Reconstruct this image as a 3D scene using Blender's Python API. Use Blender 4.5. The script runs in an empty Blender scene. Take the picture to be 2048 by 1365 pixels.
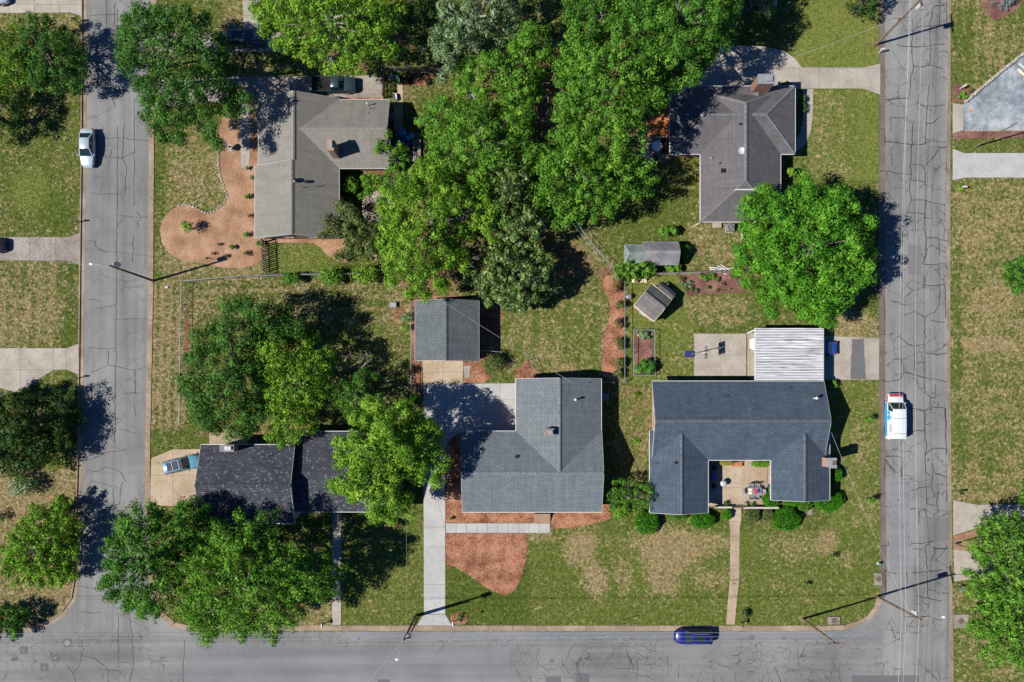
import bpy, bmesh, math, random
import numpy as np
from mathutils import Vector, Matrix

random.seed(7)
SC = bpy.context.scene
COL = SC.collection
# ------------------------------------------------------------------ camera, sky, sun, exposure
KM = 1.0 / 16.2            # metres of ground per photo pixel
NX, NY = 1035.0, 815.0     # the point straight below the drone
HC = 98.3                  # flying height
cam_d = bpy.data.cameras.new("drone_camera")
cam_d.sensor_width = 36.0
cam_d.lens = 28.0
cam_d.shift_x = (1024.0 - NX) / 2048.0
cam_d.shift_y = (NY - 682.5) / 2048.0
cam_d.clip_start = 1.0
cam_d.clip_end = 2000.0
cam = bpy.data.objects.new("drone_camera", cam_d)
COL.objects.link(cam)
cam.location = (0, 0, HC)
cam.rotation_euler = (0, 0, 0)
SC.camera = cam

SUN_EL, SUN_AZ = math.radians(48.0), math.radians(196.2)   # direction towards the sun, from +X anticlockwise
sun_vec = Vector((math.cos(SUN_AZ) * math.cos(SUN_EL), math.sin(SUN_AZ) * math.cos(SUN_EL), math.sin(SUN_EL)))
world = bpy.data.worlds.new("World")
SC.world = world
world.use_nodes = True
wn = world.node_tree
bg = wn.nodes["Background"]
sky = wn.nodes.new("ShaderNodeTexSky")
sky.sky_type = 'NISHITA'
sky.sun_disc = False
sky.sun_elevation = SUN_EL
sky.sun_rotation = math.radians(254.0)
sky.air_density = 0.8
sky.dust_density = 0.1
sky.ozone_density = 8.0
tint = wn.nodes.new("ShaderNodeVectorMath"); tint.operation = 'MULTIPLY'     # camera balanced for the sun: skylight reads blue
tint.inputs[1].default_value = (0.62, 0.92, 1.22)
wn.links.new(sky.outputs[0], tint.inputs[0])
wn.links.new(tint.outputs[0], bg.inputs[0])
bg.inputs[1].default_value = 0.06
sun_d = bpy.data.lights.new("sun", 'SUN')
sun_d.energy = 5.0
sun_d.angle = math.radians(0.53)
sun_d.color = (1.0, 0.95, 0.87)
sun_o = bpy.data.objects.new("sun", sun_d)
COL.objects.link(sun_o)
sun_o.location = sun_vec * 200
sun_o.rotation_euler = sun_vec.to_track_quat('Z', 'Y').to_euler()
SC.view_settings.view_transform = 'Standard'
SC.view_settings.look = 'None'
SC.view_settings.exposure = 0.62
SC.view_settings.gamma = 1.0
SC.view_settings.use_curve_mapping = False
SC.render.engine = 'CYCLES'
SC.cycles.max_bounces = 6
SC.cycles.diffuse_bounces = 1
SC.cycles.glossy_bounces = 2
SC.cycles.transparent_max_bounces = 6

# ------------------------------------------------------------------ photo pixel -> metres
def X(px, h=0.0): return (px - NX) * KM * (HC - h) / HC
def Y(py, h=0.0): return (NY - py) * KM * (HC - h) / HC
def W(px, py, h=0.0): return (X(px, h), Y(py, h), h)
def P2(pts, h=0.0): return [(X(a, h), Y(b, h)) for a, b in pts]

# ------------------------------------------------------------------ mesh builder
ORG = {}
class MB:
    def __init__(self):
        self.v = []; self.f = []; self.uv = {}; self.mi = []
    def add(self, vs, fs, m=0):
        n = len(self.v)
        self.v.extend([tuple(p) for p in vs])
        for f in fs:
            self.f.append(tuple(i + n for i in f)); self.mi.append(m)
        return self
    def box(self, c, s, rz=0.0, m=0):
        cx, cy, cz = c; a, b, d = s[0] / 2, s[1] / 2, s[2] / 2
        ca, sa = math.cos(rz), math.sin(rz)
        vs = []
        for z in (-d, d):
            for x, y in ((-a, -b), (a, -b), (a, b), (-a, b)):
                vs.append((cx + x * ca - y * sa, cy + x * sa + y * ca, cz + z))
        return self.add(vs, [(3, 2, 1, 0), (4, 5, 6, 7), (0, 1, 5, 4), (1, 2, 6, 5), (2, 3, 7, 6), (3, 0, 4, 7)], m)
    def prism(self, poly, z0, z1, m=0):
        a = sum(poly[i - 1][0] * poly[i][1] - poly[i][0] * poly[i - 1][1] for i in range(len(poly)))
        if a < 0: poly = poly[::-1]
        n = len(poly)
        vs = [(p[0], p[1], z0) for p in poly] + [(p[0], p[1], z1) for p in poly]
        fs = [tuple(range(n))[::-1], tuple(range(n, 2 * n))] + [(i, (i + 1) % n, n + (i + 1) % n, n + i) for i in range(n)]
        return self.add(vs, fs, m)
    def bar(self, p, q, w, h, m=0):
        p, q = Vector(p), Vector(q); d = (q - p)
        if d.length < 1e-6: return self
        d.normalize()
        up = Vector((0, 0, 1)) if abs(d.z) < 0.95 else Vector((1, 0, 0))
        s = d.cross(up).normalized() * (w / 2); u = s.cross(d).normalized() * (h / 2)
        vs = [p - s - u, p + s - u, p + s + u, p - s + u, q - s - u, q + s - u, q + s + u, q - s + u]
        return self.add(vs, [(0, 1, 2, 3), (7, 6, 5, 4), (0, 4, 5, 1), (1, 5, 6, 2), (2, 6, 7, 3), (3, 7, 4, 0)], m)
    def tube(self, pts, r, n=6, m=0, cap=True):
        pts = [Vector(p) for p in pts]
        rs = r if isinstance(r, (list, tuple)) else [r] * len(pts)
        vs = []
        for i, p in enumerate(pts):
            d = (pts[min(i + 1, len(pts) - 1)] - pts[max(i - 1, 0)])
            d = d.normalized() if d.length > 1e-9 else Vector((0, 0, 1))
            up = Vector((0, 0, 1)) if abs(d.z) < 0.9 else Vector((1, 0, 0))
            s = d.cross(up).normalized(); u = s.cross(d)
            for k in range(n):
                a = 2 * math.pi * k / n
                vs.append(p + (s * math.cos(a) + u * math.sin(a)) * rs[i])
        fs = []
        for i in range(len(pts) - 1):
            for k in range(n):
                k2 = (k + 1) % n
                fs.append((i * n + k, i * n + k2, (i + 1) * n + k2, (i + 1) * n + k))
        if cap:
            fs.append(tuple(range(n))[::-1]); fs.append(tuple((len(pts) - 1) * n + k for k in range(n)))
        return self.add(vs, fs, m)
    def lathe(self, c, prof, n=14, m=0):
        vs = []; fs = []
        for r, z in prof:
            for k in range(n):
                a = 2 * math.pi * k / n
                vs.append((c[0] + r * math.cos(a), c[1] + r * math.sin(a), c[2] + z))
        for i in range(len(prof) - 1):
            for k in range(n):
                k2 = (k + 1) % n
                fs.append((i * n + k, i * n + k2, (i + 1) * n + k2, (i + 1) * n + k))
        fs.append(tuple(range(n))[::-1]); fs.append(tuple((len(prof) - 1) * n + k for k in range(n)))
        return self.add(vs, fs, m)
    def blob(self, c, r, nu=10, nv=6, jit=0.0, m=0):
        vs = [(c[0], c[1], c[2] - r[2])]; fs = []
        for j in range(1, nv):
            t = math.pi * j / nv
            for i in range(nu):
                a = 2 * math.pi * i / nu
                k = 1 + random.uniform(-jit, jit)
                vs.append((c[0] + r[0] * math.sin(t) * math.cos(a) * k, c[1] + r[1] * math.sin(t) * math.sin(a) * k, c[2] - r[2] * math.cos(t) * k))
        vs.append((c[0], c[1], c[2] + r[2])); L = len(vs) - 1
        for i in range(nu):
            i2 = (i + 1) % nu
            fs.append((0, 1 + i2, 1 + i)); fs.append((L, L - nu + i, L - nu + i2))
        for j in range(nv - 2):
            for i in range(nu):
                i2 = (i + 1) % nu
                fs.append((1 + j * nu + i, 1 + j * nu + i2, 1 + (j + 1) * nu + i2, 1 + (j + 1) * nu + i))
        return self.add(vs, fs, m)
    def build(self, name, mat, parent=None, world=True, smooth=False, uvs=None):
        me = bpy.data.meshes.new(name)
        if parent is not None:
            o0 = ORG.get(parent.name, Vector((0, 0, 0))) if world else Vector((0, 0, 0))
        else:
            xs = [p[0] for p in self.v]; ys = [p[1] for p in self.v]; zs = [p[2] for p in self.v]
            o0 = Vector(((min(xs) + max(xs)) / 2, (min(ys) + max(ys)) / 2, min(zs)))
        me.from_pydata([(p[0] - o0.x, p[1] - o0.y, p[2] - o0.z) for p in self.v], [], self.f)
        if uvs is not None:
            l = me.uv_layers.new(name="UVMap")
            flat = [c for face in uvs for uv in face for c in uv]
            l.data.foreach_set("uv", flat)
        for mm in (mat if isinstance(mat, (list, tuple)) else [mat]):
            me.materials.append(mm)
        if isinstance(mat, (list, tuple)):
            me.polygons.foreach_set("material_index", self.mi)
        if smooth:
            me.polygons.foreach_set("use_smooth", [True] * len(me.polygons))
        me.update()
        o = bpy.data.objects.new(name, me)
        COL.objects.link(o)
        if parent is not None:
            o.parent = parent
            ORG[o.name] = o0 if world else Vector((0, 0, 0))
        else:
            o.location = o0; ORG[o.name] = o0
        return o

def tag(o, label=None, cat=None, group=None, kind=None):
    if label: o["label"] = label
    if cat: o["category"] = cat
    if group: o["group"] = group
    if kind: o["kind"] = kind
    return o
def thing(name, label, cat, loc, group=None, rz=0.0):
    o = bpy.data.objects.new(name, None); COL.objects.link(o)
    o.empty_display_size = 0.3
    o.location = loc; o.rotation_euler = (0, 0, rz)
    ORG[o.name] = Vector(loc)
    return tag(o, label, cat, group)
def struct_empty(name, label=None):
    o = bpy.data.objects.new(name, None); COL.objects.link(o); ORG[o.name] = Vector((0, 0, 0))
    o["kind"] = "structure"
    if label: o["label"] = label
    return o
def copy_tree(o, parent=None):
    c = o.copy(); COL.objects.link(c); c.parent = parent
    for ch in list(o.children): copy_tree(ch, c)
    return c

# ------------------------------------------------------------------ materials
def lin(r, g, b):
    f = lambda c: (c / 255 / 12.92) if c / 255 <= 0.04045 else ((c / 255 + 0.055) / 1.055) ** 2.4
    return (f(r), f(g), f(b))
class MT:
    def __init__(self, name, rough=0.85, spec=0.25):
        self.m = bpy.data.materials.new(name); self.m.use_nodes = True
        self.t = self.m.node_tree; self.n = self.t.nodes; self.b = self.n["Principled BSDF"]
        self.b.inputs["Roughness"].default_value = rough
        self.b.inputs["Specular IOR Level"].default_value = spec
    def L(self, a, b): self.t.links.new(a, b)
    def new(self, t, **kw):
        x = self.n.new(t)
        for k, v in kw.items(): setattr(x, k, v)
        return x
    def pos(self):
        return self.new("ShaderNodeNewGeometry").outputs["Position"]
    def noise(self, vec, scale, detail=3, rough=0.55, dist=0.0):
        x = self.new("ShaderNodeTexNoise"); x.inputs["Scale"].default_value = scale
        x.inputs["Detail"].default_value = detail; x.inputs["Roughness"].default_value = rough; x.inputs["Distortion"].default_value = dist
        self.L(vec, x.inputs["Vector"]); return x.outputs["Fac"]
    def ramp(self, fac, stops):
        x = self.new("ShaderNodeValToRGB"); e = x.color_ramp.elements
        while len(e) < len(stops): e.new(0.5)
        for i, (p, c) in enumerate(stops):
            e[i].position = p; e[i].color = (*c, 1)
        self.L(fac, x.inputs[0]); return x.outputs[0]
    def math(self, op, a, b=None, c=None, clamp=False):
        x = self.new("ShaderNodeMath", operation=op, use_clamp=clamp)
        for i, v in enumerate((a, b, c)):
            if v is None: continue
            if isinstance(v, (int, float)): x.inputs[i].default_value = v
            else: self.L(v, x.inputs[i])
        return x.outputs[0]
    def rng(self, v, a, b, c=0.0, d=1.0, smooth=True):
        x = self.new("ShaderNodeMapRange"); x.interpolation_type = 'SMOOTHSTEP' if smooth else 'LINEAR'
        self.L(v, x.inputs[0])
        for i, k in enumerate((a, b, c, d)): x.inputs[i + 1].default_value = k
        return x.outputs[0]
    def mix(self, fac, a, b, blend='MIX'):
        x = self.new("ShaderNodeMix", data_type='RGBA', blend_type=blend)
        for s, v in ((x.inputs[0], fac), (x.inputs[6], a), (x.inputs[7], b)):
            if isinstance(v, (int, float)): s.default_value = v
            elif isinstance(v, tuple): s.default_value = (*v, 1)
            else: self.L(v, s)
        return x.outputs[2]
    def attr(self, name):
        return self.new("ShaderNodeAttribute", attribute_name=name).outputs["Fac"]
    def mapping(self, vec, scale=(1, 1, 1), rot=(0, 0, 0)):
        x = self.new("ShaderNodeMapping"); x.inputs["Scale"].default_value = scale; x.inputs["Rotation"].default_value = rot
        self.L(vec, x.inputs["Vector"]); return x.outputs[0]
    def base(self, c):
        if isinstance(c, tuple): self.b.inputs["Base Color"].default_value = (*c, 1)
        else: self.L(c, self.b.inputs["Base Color"])
    def bump(self, h, strength=0.5, dist=0.05):
        x = self.new("ShaderNodeBump"); x.inputs["Strength"].default_value = strength; x.inputs["Distance"].default_value = dist
        self.L(h, x.inputs["Height"]); self.L(x.outputs[0], self.b.inputs["Normal"])
    def rand(self): return self.new("ShaderNodeObjectInfo").outputs["Random"]

def m_plain(name, c, rough=0.6, spec=0.3, metal=0.0, var=0.12, nscale=3.0):
    t = MT(name, rough, spec); t.b.inputs["Metallic"].default_value = metal
    n = t.noise(t.pos(), nscale, 3)
    d = tuple(k * (1 - var) for k in c); l = tuple(min(1, k * (1 + var)) for k in c)
    t.base(t.ramp(n, [(0.3, d), (0.7, l)])); return t.m
def m_rough(name, dark, mid, light, big=0.5, fine=8.0, bump=0.4, dist=0.03, rough=0.9, rnd=0.0):
    t = MT(name, rough, 0.2); p = t.pos()
    a = t.noise(p, big, 4); b = t.noise(p, fine, 4, 0.65)
    f = t.math('ADD', t.math('MULTIPLY', a, 0.5), t.math('MULTIPLY', b, 0.5))
    c = t.ramp(f, [(0.40, dark), (0.5, mid), (0.60, light)])
    if rnd > 0:
        sn = t.noise(p, 0.9, 6, 0.7, 0.5); c = t.mix(t.math('MULTIPLY', t.rng(sn, 0.52, 0.72), 0.4), c, tuple(k * 0.66 for k in dark))
        r = t.rng(t.rand(), 0, 1, 1 - rnd, 1 + rnd, False)
        x = t.new("ShaderNodeVectorMath", operation='SCALE'); t.L(c, x.inputs[0]); t.L(r, x.inputs[3]); c = x.outputs[0]
    t.base(c); t.bump(b, bump, dist); return t.m
def m_shingle(name, c1, c2, mortar, fleck=None, row=0.27, width=0.75, fl=0.0):
    t = MT(name, 0.9, 0.15)
    uv = t.new("ShaderNodeTexCoord").outputs["UV"]
    br = t.new("ShaderNodeTexBrick"); br.offset = 0.5; br.squash = 1.0
    br.inputs["Scale"].default_value = 1.0; br.inputs["Mortar Size"].default_value = 0.022
    br.inputs["Mortar Smooth"].default_value = 0.3; br.inputs["Bias"].default_value = 0.0
    br.inputs["Brick Width"].default_value = width; br.inputs["Row Height"].default_value = row
    br.inputs["Color1"].default_value = (*c1, 1); br.inputs["Color2"].default_value = (*c2, 1); br.inputs["Mortar"].default_value = (*mortar, 1)
    t.L(uv, br.inputs["Vector"])
    n = t.noise(t.pos(), 0.5, 4); n2 = t.noise(uv, 9.0, 2)
    c = t.mix(t.math('MULTIPLY', t.rng(n, 0.3, 0.7), 0.35), br.outputs["Color"], tuple(k * 0.72 for k in c1))
    c = t.mix(t.math('MULTIPLY', t.rng(n2, 0.35, 0.65), 0.3), c, tuple(min(1, k * 1.5) for k in c2))
    if fleck:
        b2 = t.new("ShaderNodeTexBrick"); b2.offset = 0.5
        b2.inputs["Scale"].default_value = 1.0; b2.inputs["Mortar Size"].default_value = 0.0; b2.inputs["Bias"].default_value = fl
        b2.inputs["Brick Width"].default_value = 0.24; b2.inputs["Row Height"].default_value = 0.16
        b2.inputs["Color1"].default_value = (0, 0, 0, 1); b2.inputs["Color2"].default_value = (1, 1, 1, 1); b2.inputs["Mortar"].default_value = (0, 0, 0, 1)
        t.L(uv, b2.inputs["Vector"])
        c = t.mix(t.math('MULTIPLY', t.rng(b2.outputs["Color"], 0.72, 0.95), 0.6), c, fleck)
    st = t.noise(t.mapping(uv, (1.6, 0.16, 1)), 1.0, 4, 0.6)
    c = t.mix(t.math('MULTIPLY', t.rng(st, 0.48, 0.72), 0.32), c, tuple(k * 0.6 for k in c1)); c = t.mix(t.math('MULTIPLY', t.rng(st, 0.46, 0.3), 0.22), c, tuple(min(1, k * 1.5) for k in c2))
    t.base(c); t.bump(t.math('SUBTRACT', t.math('MULTIPLY', n2, 0.3), br.outputs["Fac"]), 0.5, 0.02)
    return t.m
def m_brick(name, c1, c2, mortar):
    t = MT(name, 0.9, 0.15); p = t.pos()
    mp = t.new("ShaderNodeSeparateXYZ"); t.L(p, mp.inputs[0])
    cm = t.new("ShaderNodeCombineXYZ"); t.L(t.math('ADD', mp.outputs[0], mp.outputs[1]), cm.inputs[0]); t.L(mp.outputs[2], cm.inputs[1])
    br = t.new("ShaderNodeTexBrick"); br.inputs["Scale"].default_value = 1.0; br.inputs["Mortar Size"].default_value = 0.008
    br.inputs["Brick Width"].default_value = 0.22; br.inputs["Row Height"].default_value = 0.075
    br.inputs["Color1"].default_value = (*c1, 1); br.inputs["Color2"].default_value = (*c2, 1); br.inputs["Mortar"].default_value = (*mortar, 1)
    t.L(cm.outputs[0], br.inputs["Vector"]); t.base(br.outputs["Color"]); t.bump(br.outputs["Fac"], -0.3, 0.01); return t.m
def m_leaf(name, dark, mid, light, gloss=0.12, trans=0.2):
    t = MT(name, 0.55, gloss)
    f = t.attr("tint")
    c = t.ramp(f, [(0.0, dark), (0.5, mid), (1.0, light)])
    t.base(c)
    tr = t.new("ShaderNodeBsdfTranslucent")
    x = t.new("ShaderNodeVectorMath", operation='MULTIPLY'); t.L(c, x.inputs[0]); x.inputs[1].default_value = (1.35, 1.25, 0.5)
    t.L(x.outputs[0], tr.inputs[0])
    mx = t.new("ShaderNodeMixShader"); mx.inputs[0].default_value = trans
    t.L(t.b.outputs[0], mx.inputs[1]); t.L(tr.outputs[0], mx.inputs[2])
    t.L(mx.outputs[0], t.n["Material Output"].inputs[0]); return t.m
def m_asphalt(name, dark, light, crack=0.0, cscale=0.55, streak=0.4, along='y'):
    t = MT(name, 0.92, 0.2); p = t.pos()
    big = t.noise(p, 0.12, 5, 0.6); fine = t.noise(p, 14, 3, 0.7); st = t.noise(t.mapping(p, (0.9, 0.025, 1) if along == 'y' else (0.025, 0.9, 1)), 1.0, 4)
    f = t.math('ADD', t.math('MULTIPLY', big, 0.5), t.math('ADD', t.math('MULTIPLY', fine, 0.22), t.math('MULTIPLY', st, streak)))
    c = t.ramp(f, [(0.44, tuple(k * .9 for k in dark)), (0.68, tuple(k * 1.06 for k in light))])
    sm = t.noise(p, 0.7, 6, 0.75, 1.0); c = t.mix(t.math('MULTIPLY', t.rng(sm, 0.58, 0.75), 0.35), c, tuple(k * .62 for k in dark))
    if crack > 0:
        w = t.noise(p, 1.6, 3); cm = t.new("ShaderNodeVectorMath", operation='MULTIPLY_ADD')
        wv = t.new("ShaderNodeCombineXYZ"); t.L(w, wv.inputs[0]); t.L(t.noise(p, 2.1, 3), wv.inputs[1])
        t.L(wv.outputs[0], cm.inputs[0]); cm.inputs[1].default_value = (0.9, 0.9, 0); t.L(p, cm.inputs[2])
        vo = t.new("ShaderNodeTexVoronoi", feature='DISTANCE_TO_EDGE'); vo.inputs["Scale"].default_value = cscale
        t.L(cm.outputs[0], vo.inputs["Vector"])
        msk = t.rng(t.noise(p, 0.22, 2), 0.36, 0.56)
        k = t.math('MULTIPLY', t.math('MULTIPLY', t.rng(vo.outputs["Distance"], 0.0, 0.03, 1, 0), msk), crack)
        c = t.mix(k, c, tuple(x * 0.35 for x in dark))
    t.base(c); t.bump(fine, 0.25, 0.01); return t.m
MAT = {}
A = MAT
A['asphalt'] = m_asphalt('asphalt_grey', (0.130, 0.130, 0.129), (0.196, 0.195, 0.190), 0.8, 0.5)
A['asphalt_w'] = m_asphalt('asphalt_west', (0.130, 0.130, 0.129), (0.196, 0.195, 0.190), 0.35, 0.3)
A['asphalt_old'] = m_asphalt('asphalt_crazed', (0.124, 0.124, 0.124), (0.190, 0.190, 0.185), 0.75, 0.85, 0.35, 'x')
A['asphalt_new'] = m_asphalt('asphalt_patch', (0.112, 0.112, 0.115), (0.151, 0.151, 0.155), 0.0, 0.5, 0.1)
A['asphalt_md'] = m_asphalt('asphalt_repair', (0.118, 0.118, 0.12), (0.165, 0.165, 0.167), 0.0, 0.5, 0.3)
A['asphalt_lt'] = m_asphalt('asphalt_resurfaced', (0.137, 0.140, 0.144), (0.185, 0.188, 0.190), 0.0, 0.5, 0.35, 'x')
A['court'] = m_rough('asphalt_blue_grey', (0.13, 0.155, 0.17), (0.215, 0.245, 0.265), (0.33, 0.35, 0.365), 0.22, 1.1, 0.1, 0.01)
A['tar'] = m_plain('tar', (0.025, 0.025, 0.027), 0.7, 0.3)
A['gutter_strip'] = m_rough('gutter_strip', (0.093, 0.072, 0.061), (0.122, 0.099, 0.084), (0.151, 0.128, 0.110), 0.4, 10, 0.3, 0.01)
A['concrete'] = m_rough('concrete', (0.235, 0.205, 0.172), (0.288, 0.256, 0.218), (0.335, 0.302, 0.262), 0.5, 7, 0.15, 0.01, 0.85, 0.06)
A['concrete_white'] = m_rough('concrete_white', (0.290, 0.285, 0.273), (0.325, 0.320, 0.308), (0.360, 0.354, 0.343), 0.5, 7, 0.12, 0.01, 0.8, 0.04)
A['concrete_tan'] = m_rough('concrete_tan', (0.256, 0.192, 0.128), (0.320, 0.250, 0.174), (0.366, 0.302, 0.232), 0.35, 5, 0.15, 0.01, 0.85, 0.06)
A['concrete_old'] = m_rough('concrete_old', (0.157, 0.136, 0.116), (0.221, 0.192, 0.165), (0.273, 0.244, 0.215), 0.35, 4, 0.2, 0.01, 0.9, 0.08)
A['kerb'] = m_rough('kerb_concrete', (0.174, 0.128, 0.087), (0.238, 0.180, 0.128), (0.285, 0.232, 0.174), 0.4, 5, 0.2, 0.01, 0.9, 0.10)
A['joint'] = m_plain('joint_soil', (0.13, 0.10, 0.075), 0.95, 0.1)
A['mulch'] = m_rough('mulch_orange', (0.125, 0.050, 0.026), (0.255, 0.115, 0.066), (0.36, 0.185, 0.112), 0.6, 4.5, 1.0, 0.12)
A['mulch_tan'] = m_rough('mulch_tan', (0.185, 0.100, 0.056), (0.285, 0.165, 0.098), (0.38, 0.24, 0.155), 0.4, 8, 1.0, 0.08)
A['mulch_maroon'] = m_rough('mulch_maroon', (0.080, 0.036, 0.028), (0.152, 0.074, 0.060), (0.240, 0.132, 0.104), 0.6, 8, 1.0, 0.08)
A['clay'] = m_rough('red_clay', (0.075, 0.032, 0.018), (0.19, 0.085, 0.046), (0.31, 0.16, 0.095), 0.5, 4, 0.8, 0.06)
A['deck_clay'] = m_rough('orange_clay', (0.36, 0.11, 0.035), (0.50, 0.17, 0.06), (0.58, 0.23, 0.09), 0.6, 4, 0.4, 0.03)
A['gravel'] = m_rough('gravel', (0.145, 0.105, 0.076), (0.279, 0.221, 0.174), (0.378, 0.320, 0.267), 1.0, 7, 1.0, 0.06)
A['stone'] = m_rough('stone', (0.221, 0.192, 0.157), (0.302, 0.267, 0.227), (0.366, 0.337, 0.290), 2, 9, 0.4, 0.02, 0.9, 0.15)
A['white'] = m_plain('white_paint', (0.478, 0.478, 0.464), 0.5, 0.3, 0, 0.05)
A['offwhite'] = m_plain('cream_siding', (0.365, 0.345, 0.305), 0.6, 0.3, 0, 0.06)
A['brick_red'] = m_brick('brick_red', (0.234, 0.094, 0.055), (0.172, 0.066, 0.043), (0.296, 0.257, 0.218))
A['brick_pink'] = m_brick('brick_pink', (0.374, 0.211, 0.148), (0.296, 0.156, 0.109), (0.390, 0.351, 0.312))
A['brick_tan'] = m_brick('brick_tan', (0.281, 0.187, 0.125), (0.218, 0.140, 0.094), (0.328, 0.296, 0.257))
A['wood'] = m_rough('weathered_wood', (0.11, 0.095, 0.08), (0.19, 0.17, 0.145), (0.27, 0.245, 0.215), 1.5, 10, 0.3, 0.01, 0.85, 0.2)
A['wood_dark'] = m_rough('dark_wood', (0.045, 0.036, 0.028), (0.08, 0.065, 0.05), (0.12, 0.10, 0.08), 1.5, 10, 0.3, 0.01, 0.85, 0.2)
A['pole'] = m_rough('pole_wood', (0.10, 0.065, 0.04), (0.17, 0.115, 0.075), (0.24, 0.17, 0.12), 2.0, 12, 0.3, 0.01)
A['bark'] = m_rough('bark', (0.06, 0.05, 0.04), (0.12, 0.10, 0.085), (0.2, 0.18, 0.155), 2.0, 12, 0.8, 0.03)
A['bark_pale'] = m_rough('bark_pale', (0.14, 0.125, 0.105), (0.24, 0.22, 0.19), (0.34, 0.32, 0.28), 2.0, 12, 0.8, 0.03)
A['galv'] = m_plain('galvanised_steel', (0.26, 0.27, 0.28), 0.5, 0.4, 0.3, 0.08)
A['wire'] = m_plain('aluminium_wire', (0.36, 0.36, 0.36), 0.5, 0.5, 0.0, 0.05)
A['black'] = m_plain('black_plastic', (0.012, 0.012, 0.014), 0.4, 0.4)
A['rubber'] = m_plain('tyre_rubber', (0.018, 0.018, 0.018), 0.8, 0.2)
A['iron'] = m_plain('rusty_iron', (0.11, 0.075, 0.06), 0.8, 0.3)
A['grey_metal'] = m_plain('grey_metal', (0.25, 0.26, 0.27), 0.45, 0.5, 0.3)
A['transformer'] = m_plain('transformer_grey', (0.40, 0.45, 0.44), 0.4, 0.5)
A['fence_green'] = m_plain('green_coated_wire', (0.16, 0.23, 0.21), 0.6, 0.3)
A['green_plastic'] = m_plain('green_plastic', (0.035, 0.085, 0.045), 0.5, 0.4)
A['teal'] = m_plain('teal_plastic', (0.02, 0.22, 0.19), 0.5, 0.4)
A['blue_chair'] = m_plain('blue_plastic', (0.05, 0.35, 0.55), 0.5, 0.4)
A['blue_pot'] = m_plain('blue_glaze', (0.07, 0.12, 0.45), 0.3, 0.5)
A['terracotta'] = m_plain('terracotta', (0.38, 0.14, 0.06), 0.8, 0.2)
A['pink'] = m_plain('pink_flower', (0.55, 0.12, 0.2), 0.7, 0.2)
A['cream_cloth'] = m_plain('cream_cloth', (0.66, 0.55, 0.36), 0.8, 0.2)
A['red_cloth'] = m_plain('red_cloth', (0.40, 0.03, 0.05), 0.8, 0.2)
A['navy_cloth'] = m_plain('navy_cloth', (0.02, 0.03, 0.12), 0.8, 0.2)
A['red_paint'] = m_plain('red_paint', (0.36, 0.045, 0.045), 0.4, 0.4)
A['sky_blue'] = m_plain('sky_blue_paint', (0.02, 0.30, 0.60), 0.3, 0.5, 0, 0.03)
A['blue_mark'] = m_plain('blue_marking_paint', (0.08, 0.30, 0.62), 0.7, 0.3)
A['road_white'] = m_plain('worn_road_paint', (0.42, 0.42, 0.40), 0.8, 0.2, 0, 0.3)
A['lamp_white'] = m_plain('lamp_glass', (0.75, 0.78, 0.76), 0.15, 0.5)
g = MT('car_glass', 0.05, 0.6); g.base((0.012, 0.022, 0.026)); A['glass'] = g.m
g = MT('window_glass', 0.06, 0.5); g.base((0.03, 0.04, 0.05)); A['pane'] = g.m
g = MT('hubcap', 0.3, 0.5); g.b.inputs['Metallic'].default_value = 0.8; g.base((0.5, 0.5, 0.5)); A['rim'] = g.m
g = MT('headlamp', 0.08, 0.6); g.base((0.75, 0.78, 0.8)); A['lamp'] = g.m
g = MT('tail_lamp', 0.15, 0.5); g.base((0.35, 0.01, 0.01)); A['tail'] = g.m
def m_paint(name, c, metal=0.3, coat=0.5):
    t = MT(name, 0.28, 0.5); t.b.inputs['Metallic'].default_value = metal
    t.b.inputs['Coat Weight'].default_value = coat; t.b.inputs['Coat Roughness'].default_value = 0.06
    n = t.noise(t.pos(), 2.5, 3); t.base(t.mix(t.math('MULTIPLY', n, 0.2), c, tuple(k * 0.75 for k in c))); return t.m
A['p_silver'] = m_paint('paint_silver', (0.40, 0.47, 0.52), 0.25)
A['p_grey'] = m_paint('paint_dark_grey', (0.045, 0.065, 0.08), 0.3)
A['p_green'] = m_paint('paint_dark_slate', (0.03, 0.052, 0.065), 0.2)
A['p_teal'] = m_paint('paint_light_teal', (0.13, 0.33, 0.44), 0.3)
A['p_white'] = m_paint('paint_white', (0.56, 0.57, 0.59), 0.0, 0.3)
A['p_blue'] = m_paint('paint_deep_blue', (0.003, 0.007, 0.12), 0.0, 0.1)
A['p_blue2'] = m_paint('paint_mid_blue', (0.02, 0.08, 0.30), 0.3)
A['p_navy'] = m_plain('navy_roof', (0.012, 0.026, 0.055), 0.45, 0.15)
A['p_black'] = m_paint('paint_black', (0.012, 0.014, 0.016), 0.1)
A['r_a'] = m_shingle('shingle_blue_grey', (0.095, 0.112, 0.121), (0.132, 0.152, 0.162), (0.052, 0.063, 0.07))
A['r_g'] = m_shingle('shingle_grey', (0.072, 0.086, 0.089), (0.103, 0.117, 0.122), (0.034, 0.041, 0.045))
A['r_b'] = m_shingle('shingle_slate_blue', (0.041, 0.057, 0.078), (0.063, 0.084, 0.110), (0.018, 0.025, 0.035))
A['r_c'] = m_shingle('shingle_taupe', (0.152, 0.144, 0.128), (0.18, 0.171, 0.153), (0.122, 0.115, 0.102), (0.30, 0.288, 0.262), 0.27, 0.75, -0.2)
A['r_d'] = m_shingle('shingle_charcoal_brown', (0.082, 0.078, 0.084), (0.108, 0.102, 0.108), (0.058, 0.055, 0.059))
A['r_e'] = m_shingle('shingle_black_flecked', (0.031, 0.033, 0.043), (0.052, 0.055, 0.069), (0.015, 0.016, 0.022), (0.179, 0.186, 0.213), 0.27, 0.75, -0.08)
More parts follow.
